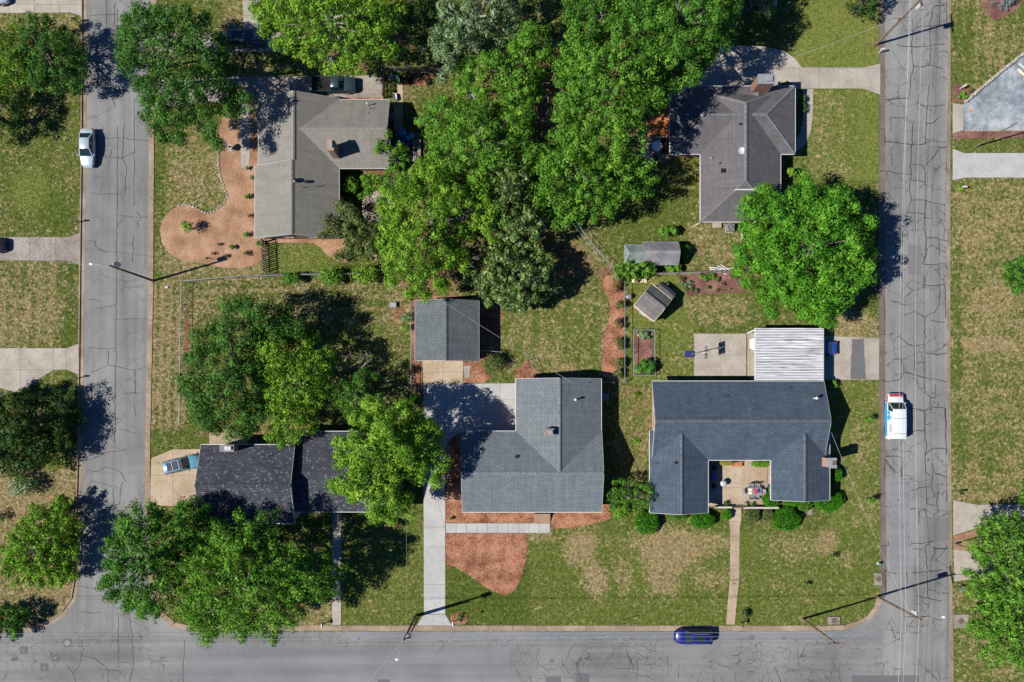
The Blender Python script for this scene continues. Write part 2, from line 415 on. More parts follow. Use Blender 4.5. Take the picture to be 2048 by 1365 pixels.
A['r_s'] = m_shingle('shingle_old_shed', (0.085, 0.082, 0.080), (0.165, 0.160, 0.155), (0.04, 0.038, 0.037), None, 0.2, 1.4)
A['metal_roof'] = m_rough('oxidised_metal', (0.101, 0.125, 0.121), (0.156, 0.183, 0.176), (0.211, 0.234, 0.226), 0.9, 6, 0.1, 0.01, 0.6)
A['lilac_roof'] = m_rough('grey_lilac_metal', (0.125, 0.117, 0.129), (0.172, 0.164, 0.176), (0.218, 0.211, 0.218), 0.6, 5, 0.1, 0.01, 0.6)
# leaves: dark, middle and light leaf colour of each kind of tree
A['l_oak'] = m_leaf('leaf_oak', (0.02, 0.06, 0.01), (0.05, 0.138, 0.02), (0.11, 0.24, 0.045))
A['l_dark'] = m_leaf('leaf_dark', (0.016, 0.042, 0.009), (0.034, 0.085, 0.016), (0.07, 0.145, 0.03))
A['l_maple'] = m_leaf('leaf_maple', (0.026, 0.1, 0.008), (0.075, 0.23, 0.016), (0.16, 0.36, 0.03))
A['l_bright'] = m_leaf('leaf_bright', (0.034, 0.1, 0.01), (0.088, 0.22, 0.02), (0.175, 0.345, 0.04))
A['l_lime'] = m_leaf('leaf_lime', (0.046, 0.118, 0.01), (0.125, 0.265, 0.02), (0.25, 0.41, 0.042))
A['l_silver'] = m_leaf('leaf_silver', (0.05, 0.095, 0.028), (0.11, 0.19, 0.06), (0.25, 0.34, 0.17), 0.6)
A['l_olive'] = m_leaf('leaf_olive', (0.05, 0.07, 0.018), (0.10, 0.135, 0.035), (0.17, 0.20, 0.07))
A['l_mag'] = m_leaf('leaf_magnolia', (0.02, 0.05, 0.01), (0.08, 0.15, 0.02), (0.22, 0.31, 0.07), 0.7)
A['l_green'] = m_leaf('leaf_green', (0.02, 0.072, 0.01), (0.062, 0.172, 0.018), (0.13, 0.285, 0.034))
A['l_blue'] = m_leaf('leaf_blue_spruce', (0.10, 0.14, 0.15), (0.20, 0.26, 0.27), (0.32, 0.38, 0.39))
A['l_box'] = m_leaf('leaf_box', (0.016, 0.085, 0.004), (0.042, 0.185, 0.006), (0.085, 0.28, 0.012))
A['l_red'] = m_leaf('leaf_russet', (0.08, 0.045, 0.02), (0.16, 0.10, 0.04), (0.24, 0.17, 0.07))
A['l_yellow'] = m_leaf('leaf_gold', (0.16, 0.15, 0.02), (0.28, 0.27, 0.04), (0.40, 0.38, 0.07))

# ------------------------------------------------------------------ the lawn sheet
def in_poly(px, py, poly):
    ins = np.zeros(px.shape, bool); n = len(poly); j = n - 1
    for i in range(n):
        xi, yi = poly[i]; xj, yj = poly[j]
        if yi != yj:
            c = ((yi > py) != (yj > py)) & (px < (xj - xi) * (py - yi) / (yj - yi) + xi)
            ins ^= c
        j = i
    return ins
def edge_dist(px, py, poly):
    d = np.full(px.shape, 1e9)
    n = len(poly)
    for i in range(n):
        ax, ay = poly[i - 1]; bx, by = poly[i]
        vx, vy = bx - ax, by - ay; L = vx * vx + vy * vy + 1e-9
        t = np.clip(((px - ax) * vx + (py - ay) * vy) / L, 0, 1)
        d = np.minimum(d, np.hypot(px - ax - t * vx, py - ay - t * vy))
    return d
def axis_vals(a, b, step, outer):
    return np.concatenate([[-outer, -outer * 0.55, a - 40, a - 12], np.arange(a, b, step), [b + 12, b + 40, outer * 0.55, outer]])
gx = axis_vals(X(-30), X(2080), 0.3, 600.0); gy = axis_vals(Y(1400), Y(-30), 0.3, 600.0)
GX, GY = np.meshgrid(gx, gy)
PXg = GX / KM + NX; PYg = NY - GY / KM
dry = np.full(GX.shape, 0.38); soil = np.zeros(GX.shape); lush = np.full(GX.shape, 0.4)
def zone(x0, y0, x1, y1, d=None, s=None, l=None, soft=9.0):
    global dry, soil, lush
    k = np.clip(np.minimum(np.minimum(PXg - x0, x1 - PXg), np.minimum(PYg - y0, y1 - PYg)) / soft + 0.5, 0, 1)
    if d is not None: dry = dry * (1 - k) + d * k
    if s is not None: soil = soil * (1 - k) + s * k
    if l is not None: lush = lush * (1 - k) + l * k
def spot(cx, cy, rx, ry, d=None, s=None, l=None, rot=0.0, p=1.6):
    global dry, soil, lush
    a = math.radians(rot); dx, dy = PXg - cx, PYg - cy
    u = (dx * math.cos(a) + dy * math.sin(a)) / rx; w = (-dx * math.sin(a) + dy * math.cos(a)) / ry
    k = np.clip(p * (1 - np.hypot(u, w)), 0, 1)
    if d is not None: dry = dry * (1 - k) + d * k
    if s is not None: soil = soil * (1 - k) + s * k
    if l is not None: lush = lush * (1 - k) + l * k
zone(1905, 355, 2200, 1010, .62); zone(1905, -200, 2200, 200, .50); zone(1905, 1160, 2200, 1400, .5)
zone(-300, 525, 162, 697, .66, None, .35); zone(-300, 185, 164, 475, .42); zone(-300, 940, 150, 1260, .80, None, .2); zone(-300, 20, 164, 70, .6)
zone(120, 525, 162, 697, .38)
zone(300, 560, 372, 870, .74, None, .3); zone(372, 560, 830, 650, .62, None, .3); zone(300, 860, 420, 915, .28)
zone(306, 250, 450, 420, .62); zone(306, 250, 330, 420, .35); zone(306, 500, 540, 565, .68, .2); zone(306, 400, 325, 560, .4, .15)
zone(440, -100, 500, 62, .72); zone(440, 105, 560, 160, .5)
zone(680, 1040, 850, 1252, .34, None, .5); zone(520, 1200, 665, 1255, .66)
zone(1000, 590, 1218, 750, .50, None, .45); zone(1255, 540, 1380, 660, .30, None, .6); zone(1370, 590, 1525, 650, .58); zone(1375, 445, 1490, 548, .62)
zone(1250, 640, 1390, 765, .40, None, .6); zone(1500, 600, 1600, 660, .4)
zone(1614, 178, 1758, 360, .35, None, .6); zone(1625, 185, 1690, 350, .52); zone(1715, 185, 1758, 360, .18, None, .7)
zone(1590, 0, 1758, 135, .16, None, .75); zone(1650, 640, 1760, 680, .85, .1)
zone(1660, 760, 1760, 1200, .40, None, .55); zone(1055, 1060, 1760, 1252, .33, None, .5); zone(893, 1130, 1060, 1252, .18, None, .35)
zone(1230, 760, 1300, 1000, .55, .38); zone(775, 165, 900, 250, .45, None, .35)
zone(540, 490, 680, 548, .30, None, .6)
# dry and bare patches, each with a shape of its own
spot(1160, 1095, 42, 55, .95, .25, None, 30); spot(1190, 1160, 34, 55, 1.0, .3, None, -15); spot(1245, 1150, 28, 60, .7)
spot(1345, 1095, 100, 55, 1.0, .3); spot(1322, 1145, 48, 70, .95, .25, None, -20); spot(1425, 1085, 55, 30, .8)
spot(1650, 1085, 34, 36, 1.05, .42); spot(1590, 1095, 70, 40, .66); spot(1420, 1160, 50, 30, .62); spot(1560, 1000, 30, 18, .6)
spot(1075, 1070, 50, 22, .72); spot(1290, 870, 30, 60, .62, .45); spot(1270, 800, 30, 40, .6, .5); spot(1090, 700, 60, 40, .62); spot(1130, 740, 60, 22, .75)
spot(1720, 900, 30, 60, .6); spot(1740, 1020, 22, 40, .62); spot(1690, 1120, 40, 26, .6); spot(1540, 1160, 50, 30, .45)
spot(1960, 480, 40, 60, .85); spot(1985, 600, 60, 45, .86); spot(1970, 690, 90, 18, 1.0, .2); spot(1925, 900, 18, 80, .3); spot(1990, 900, 50, 60, .55); spot(1915, 700, 10, 300, .3, .2)
spot(1930, 60, 20, 60, .25); spot(1990, 100, 40, 60, .62); spot(80, 620, 60, 60, .8, .05); spot(70, 230, 40, 30, .62); spot(60, 380, 50, 60, .25, None, .7); spot(120, 420, 40, 50, .22)
spot(1440, 500, 40, 35, .72); spot(1395, 525, 18, 22, .6, .5); spot(1300, 560, 18, 14, .7); spot(1420, 610, 70, 20, .68)
spot(400, 330, 50, 60, .70, .05); spot(350, 520, 60, 26, .8, .3); spot(480, 545, 70, 14, .75, .15); spot(700, 600, 90, 22, .5); spot(760, 620, 60, 26, .5, .2)
spot(1700, 640, 60, 24, .95, .25); spot(1380, 780, 60, 20, .6); spot(1010, 730, 30, 16, .7, .5); spot(990, 655, 16, 60, .5, .55)
spot(1860 - 110, 75, 30, 30, .5, .3); spot(1752, 92, 14, 10, .9, .7); spot(1760, 1195, 14, 10, .8, .5)
spot(30, 990, 60, 60, 1.0); spot(110, 1180, 50, 30, .95); spot(60, 1100, 80, 60, .6)
# bare earth and leaf litter under the trees
for c in ((1010, 150, 110, 120), (1095, 190, 60, 130), (1180, 170, 130, 130), (900, 420, 150, 150), (1060, 420, 120, 120), (1020, 540, 150, 80), (1130, 530, 110, 90), (860, 560, 110, 70), (1290, 280, 70, 60), (1260, 160, 70, 120), (830, 60, 110, 90), (690, 115, 120, 45), (960, 640, 60, 30)):
    spot(*c, .6, .60)
spot(1090, 215, 45, 50, .8, 1.0); spot(1105, 110, 34, 40, .8, .9); spot(1215, 560, 26, 40, .6, .8); spot(1300, 400, 90, 60, .25, .1); spot(1400, 500, 20, 16, .7, .6)
for c in ((1270, 940, 30, 90), (640, 760, 140, 90), (560, 1140, 120, 80), (330, 1170, 60, 90), (780, 740, 60, 130), (800, 880, 40, 60), (560, 850, 130, 30), (80, 850, 90, 70)):
    spot(*c, .55, .35)
spot(770, 340, 60, 26, .8, .9); spot(800, 625, 20, 24, .8, .8); spot(620, 1040, 60, 30, .4, .3); spot(590, 1210, 60, 26, .8, .6); spot(500, 875, 120, 20, .7, .6); spot(375, 700, 12, 160, .7, .75); spot(450, 868, 90, 10, .7, .6)
spot(1670, 900, 12, 120, .5, .3); spot(1310, 560, 10, 10, .6, .5); spot(700, 130, 60, 30, .6, .9); spot(860, 150, 50, 14, .6, .9)
# mowing lines
def stripes(x0, y0, x1, y1, per, amp, horiz=False):
    global dry
    k = np.clip(np.minimum(np.minimum(PXg - x0, x1 - PXg), np.minimum(PYg - y0, y1 - PYg)) / 10 + .5, 0, 1)
    u = PYg if horiz else PXg
    dry = dry + k * amp * np.sin(u * 2 * math.pi / per + 1.5 * np.sin((PXg if horiz else PYg) * .01))
stripes(305, 565, 366, 860, 16, .22); stripes(1908, 360, 2060, 1000, 34, .06, True); stripes(0, 530, 160, 695, 24, .10); stripes(375, 565, 830, 640, 22, .10, True); stripes(1010, 600, 1215, 745, 30, .08); stripes(1908, 0, 2060, 200, 26, .1)
nv, nu = GX.shape
me = bpy.data.meshes.new("ground")
co = np.stack([GX, GY, np.zeros_like(GX)], -1).reshape(-1, 3).astype(np.float32)
idx = np.arange(nv * nu).reshape(nv, nu)
quads = np.stack([idx[:-1, :-1], idx[:-1, 1:], idx[1:, 1:], idx[1:, :-1]], -1).reshape(-1, 4)
def np_mesh(me, co, quads):
    n, k = quads.shape
    me.vertices.add(len(co)); me.vertices.foreach_set("co", np.ascontiguousarray(co, np.float32).ravel())
    me.loops.add(n * k); me.loops.foreach_set("vertex_index", np.ascontiguousarray(quads, np.int32).ravel())
    me.polygons.add(n); me.polygons.foreach_set("loop_start", np.arange(0, n * k, k, dtype=np.int32)); me.polygons.foreach_set("loop_total", np.full(n, k, np.int32))
    me.update(calc_edges=True)
np_mesh(me, co, quads)
for nm, arr in (("dry", dry), ("soil", soil), ("lush", lush)):
    a = me.attributes.new(nm, 'FLOAT', 'POINT'); a.data.foreach_set("value", arr.ravel().astype(np.float32))
t = MT("lawn", 0.95, 0.1); p = t.pos()
nA = t.noise(p, 0.16, 4); nB = t.noise(p, 0.75, 5, 0.65, 0.8); nC = t.noise(p, 2.6, 5, 0.72, 0.8); nD = t.noise(p, 10, 3, 0.7)
df = t.math('ADD', t.attr("dry"), t.math('ADD', t.math('MULTIPLY', t.math('SUBTRACT', nA, 0.5), 0.6), t.math('ADD', t.math('MULTIPLY', t.math('SUBTRACT', nB, 0.5), 1.25), t.math('MULTIPLY', t.math('SUBTRACT', nC, 0.5), 2.0))))
dfac = t.rng(df, 0.34, 0.92)
gr = t.math('ADD', t.math('MULTIPLY', nC, 0.6), t.math('ADD', t.math('MULTIPLY', nD, 0.4), t.math('MULTIPLY', t.math('SUBTRACT', t.attr("lush"), 0.4), 0.3)))
green = t.ramp(gr, [(0.37, (0.018, 0.034, 0.006)), (0.50, (0.070, 0.096, 0.016)), (0.64, (0.15, 0.168, 0.040))])
tan = t.ramp(t.math('ADD', t.math('MULTIPLY', nC, 0.5), t.math('MULTIPLY', nD, 0.5)), [(0.38, (0.080, 0.062, 0.024)), (0.5, (0.200, 0.153, 0.072)), (0.62, (0.42, 0.335, 0.20))])
col = t.mix(dfac, green, tan)
sf = t.math('ADD', t.attr("soil"), t.math('ADD', t.math('MULTIPLY', t.math('SUBTRACT', nB, 0.5), 0.9), t.math('MULTIPLY', t.math('SUBTRACT', nC, 0.5), 0.9)))
soilc = t.ramp(t.math('ADD', t.math('MULTIPLY', nC, 0.6), t.math('MULTIPLY', nD, 0.4)), [(0.38, (0.055, 0.028, 0.015)), (0.5, (0.165, 0.085, 0.046)), (0.64, (0.31, 0.185, 0.11))])
col = t.mix(t.rng(sf, 0.42, 0.72), col, soilc)
t.base(col)
t.bump(t.math('ADD', t.math('MULTIPLY', nC, 0.7), nD), 0.7, 0.10)
me.materials.append(t.m)
ground = bpy.data.objects.new("ground", me); COL.objects.link(ground); ground["kind"] = "structure"

# ------------------------------------------------------------------ flat sheets, slabs, kerbs
def ragged(pts, step=0.35, amp=0.06, seed=1):
    r = random.Random(seed); out = []
    n = len(pts)
    for i in range(n):
        a, b = pts[i], pts[(i + 1) % n]; L = math.hypot(b[0] - a[0], b[1] - a[1]); k = max(1, int(L / step))
        for j in range(k):
            f = j / k; out.append((a[0] + (b[0] - a[0]) * f + r.uniform(-amp, amp), a[1] + (b[1] - a[1]) * f + r.uniform(-amp, amp)))
    return out
def smooth_closed(pts, it=2):
    for _ in range(it):
        q = []
        for i in range(len(pts)):
            a, b = pts[i], pts[(i + 1) % len(pts)]
            q.append((a[0] * .75 + b[0] * .25, a[1] * .75 + b[1] * .25)); q.append((a[0] * .25 + b[0] * .75, a[1] * .25 + b[1] * .75))
        pts = q
    return pts
def sheet(name, pts, z, mat, parent=None, h=0.004, label=None, top=True):
    o = MB().prism(pts, z - h, z).build(name, mat, parent)
    if parent is None: tag(o, label, None, None, "structure")
    return o
def clip(poly, a, b, c):            # keep a*x+b*y<=c
    out = []
    for i in range(len(poly)):
        p, q = poly[i - 1], poly[i]; dp, dq = a * p[0] + b * p[1] - c, a * q[0] + b * q[1] - c
        if (dp <= 0) != (dq <= 0):
            f = dp / (dp - dq); out.append((p[0] + (q[0] - p[0]) * f, p[1] + (q[1] - p[1]) * f))
        if dq <= 0: out.append(q)
    return out
def parea(p): return abs(sum(p[i - 1][0] * p[i][1] - p[i][0] * p[i - 1][1] for i in range(len(p)))) / 2
def slabs(name, poly, mat, nx, ny, z=0.05, gap=0.028, label=None, piece="slab", xs=None, ys=None):
    """a paved area: a dark joint sheet and one mesh per poured slab"""
    r = struct_empty(name, label)
    sheet("joint_bed", poly, 0.010, A['joint'], r, 0.006)
    x0, x1 = min(p[0] for p in poly), max(p[0] for p in poly); y0, y1 = min(p[1] for p in poly), max(p[1] for p in poly)
    xs = sorted(xs) if xs else [x0 + (x1 - x0) * i / nx for i in range(nx + 1)]
    ys = sorted(ys) if ys else [y0 + (y1 - y0) * i / ny for i in range(ny + 1)]
    xs[0] -= 1; xs[-1] += 1; ys[0] -= 1; ys[-1] += 1
    for i in range(len(xs) - 1):
        for j in range(len(ys) - 1):
            q = clip(clip(clip(clip(poly, 1, 0, xs[i + 1] - gap / 2), -1, 0, -xs[i] - gap / 2), 0, 1, ys[j + 1] - gap / 2), 0, -1, -ys[j] - gap / 2)
            if len(q) >= 3 and parea(q) > 0.05:
                MB().prism(q, 0.012, z + random.uniform(-.004, .004)).build(piece, mat, r)
    return r
PAVED = []
def Rn(pts, h=0):
    PAVED.append(pts); return P2(pts, h)

# roads
west = struct_empty("west_road")
wr = [(176, -1500), (174, 0), (173, 300), (171, 455), (169, 620), (166, 900), (161, 1080), (158, 1165), (152, 1200), (131, 1230), (104, 1250), (56, 1265), (40, 1268), (400, 1268), (372, 1262), (345, 1254), (318, 1232), (302, 1200), (294, 1130), (290, 960), (290, 900), (296, 600), (297, 455), (298, 270), (303, 0), (303, -1500)]
sheet("roadway", Rn(wr), 0.008, A['asphalt_w'], west)
south = struct_empty("south_road")
sheet("roadway", Rn([(-1500, 1266), (1766, 1262), (1766, 1402), (-1500, 1402)]), 0.012, A['asphalt_old'], south)
east = struct_empty("east_road")
sheet("roadway", Rn([(1760, -1500), (1903, -1500), (1901, 200), (1900, 700), (1903, 1000), (1907, 1365), (1908, 2600), (1766, 2600), (1766, 1265), (1640, 1265), (1692, 1259), (1720, 1250), (1742, 1236), (1757, 1218), (1764, 1196), (1762, 1000), (1760, 700)]), 0.016, A['asphalt'], east)
def patch(road, x0, y0, x1, y1, mat, z, sk=0.0):
    MB().prism(ragged(Rn([(x0, y0), (x1, y0 + sk), (x1, y1 + sk), (x0, y1)]), 0.5, 0.02, int(x0)), z - 0.003, z).build("asphalt_patch", mat, road)
patch(south, 366, 1292, 1020, 1398, A['asphalt_lt'], 0.016, 2)
patch(south, 690, 1264, 1766, 1276, A['asphalt_lt'], 0.0163)
patch(south, 1092, 1353, 1122, 1376, A['asphalt_new'], 0.020); patch(south, 1151, 1347, 1178, 1370, A['asphalt_new'], 0.0203); patch(south, 755, 1359, 780, 1380, A['asphalt_new'], 0.0206)
patch(east, 1847, 1037, 1901, 1082, A['asphalt_md'], 0.021); patch(east, 1779, 965, 1819, 1142, A['asphalt_lt'], 0.0195, -3); patch(east, 1815, 490, 1842, 549, A['asphalt_md'], 0.0212)
patch(east, 1704, 1351, 1838, 1420, A['asphalt_new'], 0.0215); patch(west, 257, 891, 290, 948, A['asphalt_lt'], 0.013); patch(west, 169, 62, 300, 74, A['asphalt_lt'], 0.0133, -2)
for q in ([(1760, -100), (1770, -100), (1770, 700), (1771, 1000), (1773, 1180), (1764, 1190), (1762, 1000), (1760, 700)],):
    MB().prism(Rn(q), 0.0175, 0.0205).build("gutter_strip", A['gutter_strip'], east)
# sealed cracks, traced
def seam(road, pts, ox=0, oy=0, w=0.075, z=0.026, sc=3.0):
    r = random.Random(int(pts[0][0] * 7 + pts[0][1])); P = []
    pts = [(X(ox + a / sc), Y(oy + b / sc)) for a, b in pts]
    for i in range(len(pts) - 1):
        a, b = pts[i], pts[i + 1]; L = math.hypot(b[0] - a[0], b[1] - a[1]); k = max(1, int(L / 0.45))
        for j in range(k):
            f = j / k; P.append((a[0] + (b[0] - a[0]) * f + r.uniform(-.07, .07), a[1] + (b[1] - a[1]) * f + r.uniform(-.07, .07)))
    P.append(pts[-1]); m = MB(); vs = []
    for i, p in enumerate(P):
        a, b = P[max(0, i - 1)], P[min(len(P) - 1, i + 1)]; d = math.hypot(b[0] - a[0], b[1] - a[1]) + 1e-9
        ww = w * r.uniform(.35, .75); nx_, ny_ = -(b[1] - a[1]) / d * ww, (b[0] - a[0]) / d * ww
        vs += [(p[0] + nx_, p[1] + ny_, z), (p[0] - nx_, p[1] - ny_, z)]
    m.add(vs, [(2 * i, 2 * i + 1, 2 * i + 3, 2 * i + 2) for i in range(len(P) - 1)])
    m.build("tar_seam", A['tar'], road)
E0 = [[(862, 110), (870, 190), (860, 290), (872, 400), (855, 470), (850, 580)], [(870, 740), (862, 860), (855, 1000), (858, 1050), (845, 1140), (860, 1200)], [(1070, 30), (990, 40), (970, 150), (975, 290), (975, 360), (960, 395)],
      [(875, 175), (920, 160), (1070, 150)], [(770, 270), (840, 285), (930, 280), (1060, 265)], [(870, 400), (930, 405), (970, 390), (1050, 415)], [(965, 510), (960, 600), (950, 700), (945, 800), (940, 870)], [(910, 630), (970, 640), (1060, 630)],
      [(700, 600), (850, 590)], [(700, 850), (860, 868), (930, 870), (980, 845), (1065, 855)], [(1085, 885), (1025, 890), (990, 950), (940, 1000), (940, 1090), (945, 1200), (935, 1360)], [(670, 1025), (760, 1035), (860, 1050)], [(862, 990), (920, 990), (937, 1015)],
      [(860, 1085), (942, 1095)], [(830, 1280), (938, 1285)], [(860, 1205), (940, 1200), (1000, 1220), (1065, 1235)], [(860, 1205), (830, 1280)], [(735, 790), (735, 710), (825, 708)], [(700, 880), (700, 775), (675, 772)], [(1070, 10), (1070, 150)], [(1035, 30), (1025, 145)], [(740, 115), (860, 105)],
      [(945, 745), (990, 740), (1020, 710)], [(742, 920), (742, 1000)], [(1068, 980), (1068, 1025), (1090, 1028)], [(1020, 1260), (1065, 1295)], [(940, 1310), (975, 1312)]]
E1 = [[(930, 0), (950, 60), (940, 190), (920, 220), (1000, 225), (1060, 215), (1075, 260)], [(950, 65), (1010, 65), (1090, 90)], [(1025, 75), (1025, 170)], [(1028, 222), (1028, 290)], [(935, 285), (940, 345), (1000, 350), (1060, 340), (1065, 548)], [(1030, 340), (1030, 460), (1000, 510), (940, 540), (880, 505), (810, 530)],
      [(940, 540), (940, 700), (860, 715), (800, 668), (790, 650)], [(940, 700), (940, 1000), (975, 1020), (970, 1075), (940, 1100), (940, 1210), (950, 1340), (940, 1365)], [(970, 1075), (1060, 1085), (1070, 1210)], [(800, 800), (815, 870), (790, 915), (720, 930), (680, 915)], [(815, 870), (930, 900), (1085, 930)], [(945, 755), (1000, 765), (1085, 750)],
      [(880, 725), (875, 810), (885, 865)], [(890, 812), (945, 812)], [(890, 910), (900, 970), (940, 965)], [(1005, 945), (1005, 1020), (970, 1025)], [(850, 1085), (940, 1100)], [(840, 1245), (890, 1220), (940, 1220)], [(735, 440), (830, 470)], [(980, 560), (1060, 570)], [(1018, 1080), (1018, 1045)], [(945, 1185), (980, 1178)], [(755, 790), (825, 790)], [(925, 360), (945, 345)], [(698, 430), (698, 640), (670, 645)], [(1065, 1085), (1068, 1365)], [(940, 1365), (985, 1325), (1040, 1325)]]
E2 = [[(940, 0), (945, 110), (985, 130), (975, 190), (1000, 230), (990, 250)], [(852, 215), (905, 200), (970, 185)], [(985, 50), (1000, 110), (1075, 135)], [(950, 190), (950, 290), (1010, 305), (1020, 225)], [(850, 325), (940, 325)], [(905, 335), (905, 410)], [(945, 330), (950, 380)], [(855, 545), (860, 530), (935, 530), (990, 520)], [(950, 540), (955, 700), (1050, 690)], [(955, 700), (955, 860), (1035, 875)], [(830, 700), (835, 780)], [(985, 560), (1100, 562)], [(690, 690), (720, 705), (770, 710)], [(730, 1010), (765, 1100)], [(890, 845), (955, 860)], [(830, 970), (955, 970), (1045, 995)], [(700, 10), (790, 10), (812, 55)], [(805, 60), (795, 135)], [(700, 20), (700, 130)], [(865, 705), (955, 700)], [(700, 310), (725, 315)], [(1070, 220), (1072, 280)], [(680, 550), (725, 545), (720, 520)], [(1045, 825), (1095, 835)], [(700, 690), (703, 830)]]
for s in E0: seam(east, s, 1536, 0)
for s in E1: seam(east, s, 1536, 455)
for s in E2: seam(east, s, 1536, 910)
W0 = [[(705, 60), (703, 200)], [(706, 760), (703, 1365)], [(630, 830), (740, 830), (800, 838), (890, 850)], [(750, 745), (740, 800), (740, 850), (735, 950), (760, 1000), (750, 1160), (680, 1165), (600, 1168), (540, 1160)], [(625, 945), (735, 950), (770, 930), (805, 915)], [(705, 1290), (810, 1305), (890, 1305)], [(660, 940), (672, 900)], [(808, 600), (804, 1240)], [(820, 1270), (850, 1310), (825, 1340), (835, 1365)], [(540, 95), (640, 92), (700, 88)], [(640, 0), (640, 150)], [(690, 20), (683, 160)], [(670, 570), (695, 640)]]
W1 = [[(702, 0), (700, 240), (698, 560), (694, 900), (690, 1295)], [(535, 725), (650, 730), (692, 725)], [(650, 730), (650, 830), (600, 850), (545, 868)], [(655, 825), (760, 850), (810, 860), (880, 838)], [(810, 860), (812, 1000)], [(570, 490), (640, 480), (692, 465)], [(580, 1120), (640, 1135), (690, 1138)], [(705, 1210), (770, 1222), (825, 1240)], [(530, 430), (570, 430), (605, 450)], [(800, 50), (796, 210)], [(525, 80), (570, 80), (575, 120), (645, 155)], [(700, 555), (880, 548)], [(590, 1005), (672, 1002)], [(740, 998), (830, 995)], [(600, 1358), (690, 1345), (760, 1330)], [(808, 1060), (818, 1140)]]
W2 = [[(535, 90), (570, 100), (640, 75), (720, 100), (760, 165)], [(680, 200), (680, 300)], [(735, 160), (715, 300)], [(520, 40), (590, 15), (610, 0)], [(480, 790), (540, 798), (580, 802)]]
S2 = [[(490, 1180), (490, 1205), (570, 1220), (620, 1260), (650, 1295), (720, 1295)], [(710, 955), (710, 1250)], [(650, 1295), (650, 1365)], [(490, 1205), (480, 1260), (440, 1310), (400, 1260)], [(775, 950), (795, 1100), (800, 1250), (780, 1365)], [(480, 940), (560, 950), (600, 945)], [(440, 1310), (455, 1365)], [(720, 1245), (780, 1245)], [(895, 1250), (1010, 1235)], [(1108, 1110), (1100, 1365)]]
for s in W0: seam(west, s, 0, 0, 0.05)
for s in W1: seam(west, s, 0, 455, 0.05)
for s in W2: seam(west, s, 0, 910, 0.05)
for s in S2: seam(south, s, 0, 910, 0.05)
rr = random.Random(5)
for k in range(46):
    x, y = rr.uniform(1030, 1740), rr.uniform(1285, 1362); pts = [(x, y)]
    a = rr.choice((0, 90, 90, 60, 120)) + rr.uniform(-18, 18)
    for j in range(rr.randint(2, 5)):
        x += math.cos(math.radians(a)) * rr.uniform(8, 16); y += math.sin(math.radians(a)) * rr.uniform(8, 16); a += rr.uniform(-30, 30)
        if y > 1285 and x < 1745: pts.append((x, y))
    if len(pts) > 1: seam(south, pts, 0, 0, 0.035, 0.0255, 1.0)
for k, (x, y, r_) in enumerate(((1104, 1322, .32), (1213, 1317, .25), (1568, 1277, .26), (1592, 1281, .22), (1503, 1275, .45), (1856, 920, .22), (1822, 958, .2), (1796, 1000, .18), (1608, 1322, .18))):
    MB().prism(ragged(smooth_closed([(X(x) + r_ * math.cos(a), Y(y) + r_ * .75 * math.sin(a)) for a in np.linspace(0, 6.0, 9)], 1), 0.2, 0.03, k), 0.021, 0.0245).build("oil_stain", A['asphalt_new'], south if y > 1262 else east)
for k, (x, y, l) in enumerate(((1052, 1277, 8), (1068, 1278, 5), (1095, 1275, 9), (1110, 1278, 4), (1125, 1274, 6), (1150, 1277, 7), (1165, 1279, 4), (1200, 1276, 8), (1215, 1273, 4), (1240, 1278, 6), (1308, 1273, 5), (1010, 1281, 7), (946, 1273, 6), (710, 1279, 8), (742, 1276, 5), (1600, 1272, 6), (1660, 1271, 9), (1692, 1271, 5))):
    MB().box((X(x), Y(y), 0.0275), (l * KM, 0.07, 0.003), rr.uniform(-.3, .3)).build("blue_paint_mark", A['blue_mark'], south)

# kerb: gutter pan and upstand, poured in bays
def kerb(name, path, side, gut, up, hup=0.13, bay=3.0, hgut=0.035, mat='kerb'):
    """path runs along the road edge of the gutter; side = +1 kerb lies to the left of travel"""
    r = struct_empty(name)
    pts = P2(path); acc = [(pts[0], 0)]; bays = []; cur = [pts[0]]; run = 0.0
    for i in range(len(pts) - 1):
        a, b = Vector((*pts[i], 0)), Vector((*pts[i + 1], 0)); L = (b - a).length; pos = 0.0
        while pos < L - 1e-6:
            st = min(bay - run, L - pos); pos += st; run += st
            cur.append(tuple((a + (b - a) * (pos / L))[:2]))
            if run >= bay - 1e-6: bays.append(cur); cur = [cur[-1]]; run = 0.0
    if len(cur) > 1: bays.append(cur)
    def off(c, d):
        o = []
        for i, p in enumerate(c):
            a, b = c[max(0, i - 1)], c[min(len(c) - 1, i + 1)]; l = math.hypot(b[0] - a[0], b[1] - a[1]) + 1e-9
            o.append((p[0] - (b[1] - a[1]) / l * d * side, p[1] + (b[0] - a[0]) / l * d * side))
        return o
    for c in bays:
        c = list(c); l = math.hypot(c[-1][0] - c[-2][0], c[-1][1] - c[-2][1])
        if l > 0.1: c[-1] = (c[-1][0] + (c[-2][0] - c[-1][0]) * 0.03 / l, c[-1][1] + (c[-2][1] - c[-1][1]) * 0.03 / l)
        m = MB(); n = len(c)
        prof = [(0, 0.005), (0, hgut * .6), (gut, hgut), (gut + 0.03, hup), (gut + up, hup), (gut + up, 0.0)]
        cols = [off(c, d) for d, _ in prof]
        vs = [(*cols[k][i], prof[k][1]) for i in range(n) for k in range(6)]
        fs = [(i * 6 + k, (i + 1) * 6 + k, (i + 1) * 6 + k + 1, i * 6 + k + 1) for i in range(n - 1) for k in range(5)]
        fs += [tuple(range(6)), tuple((n - 1) * 6 + k for k in range(6))[::-1]]
        m.add(vs, fs).build("kerb_stone", A[mat], r)
    return r
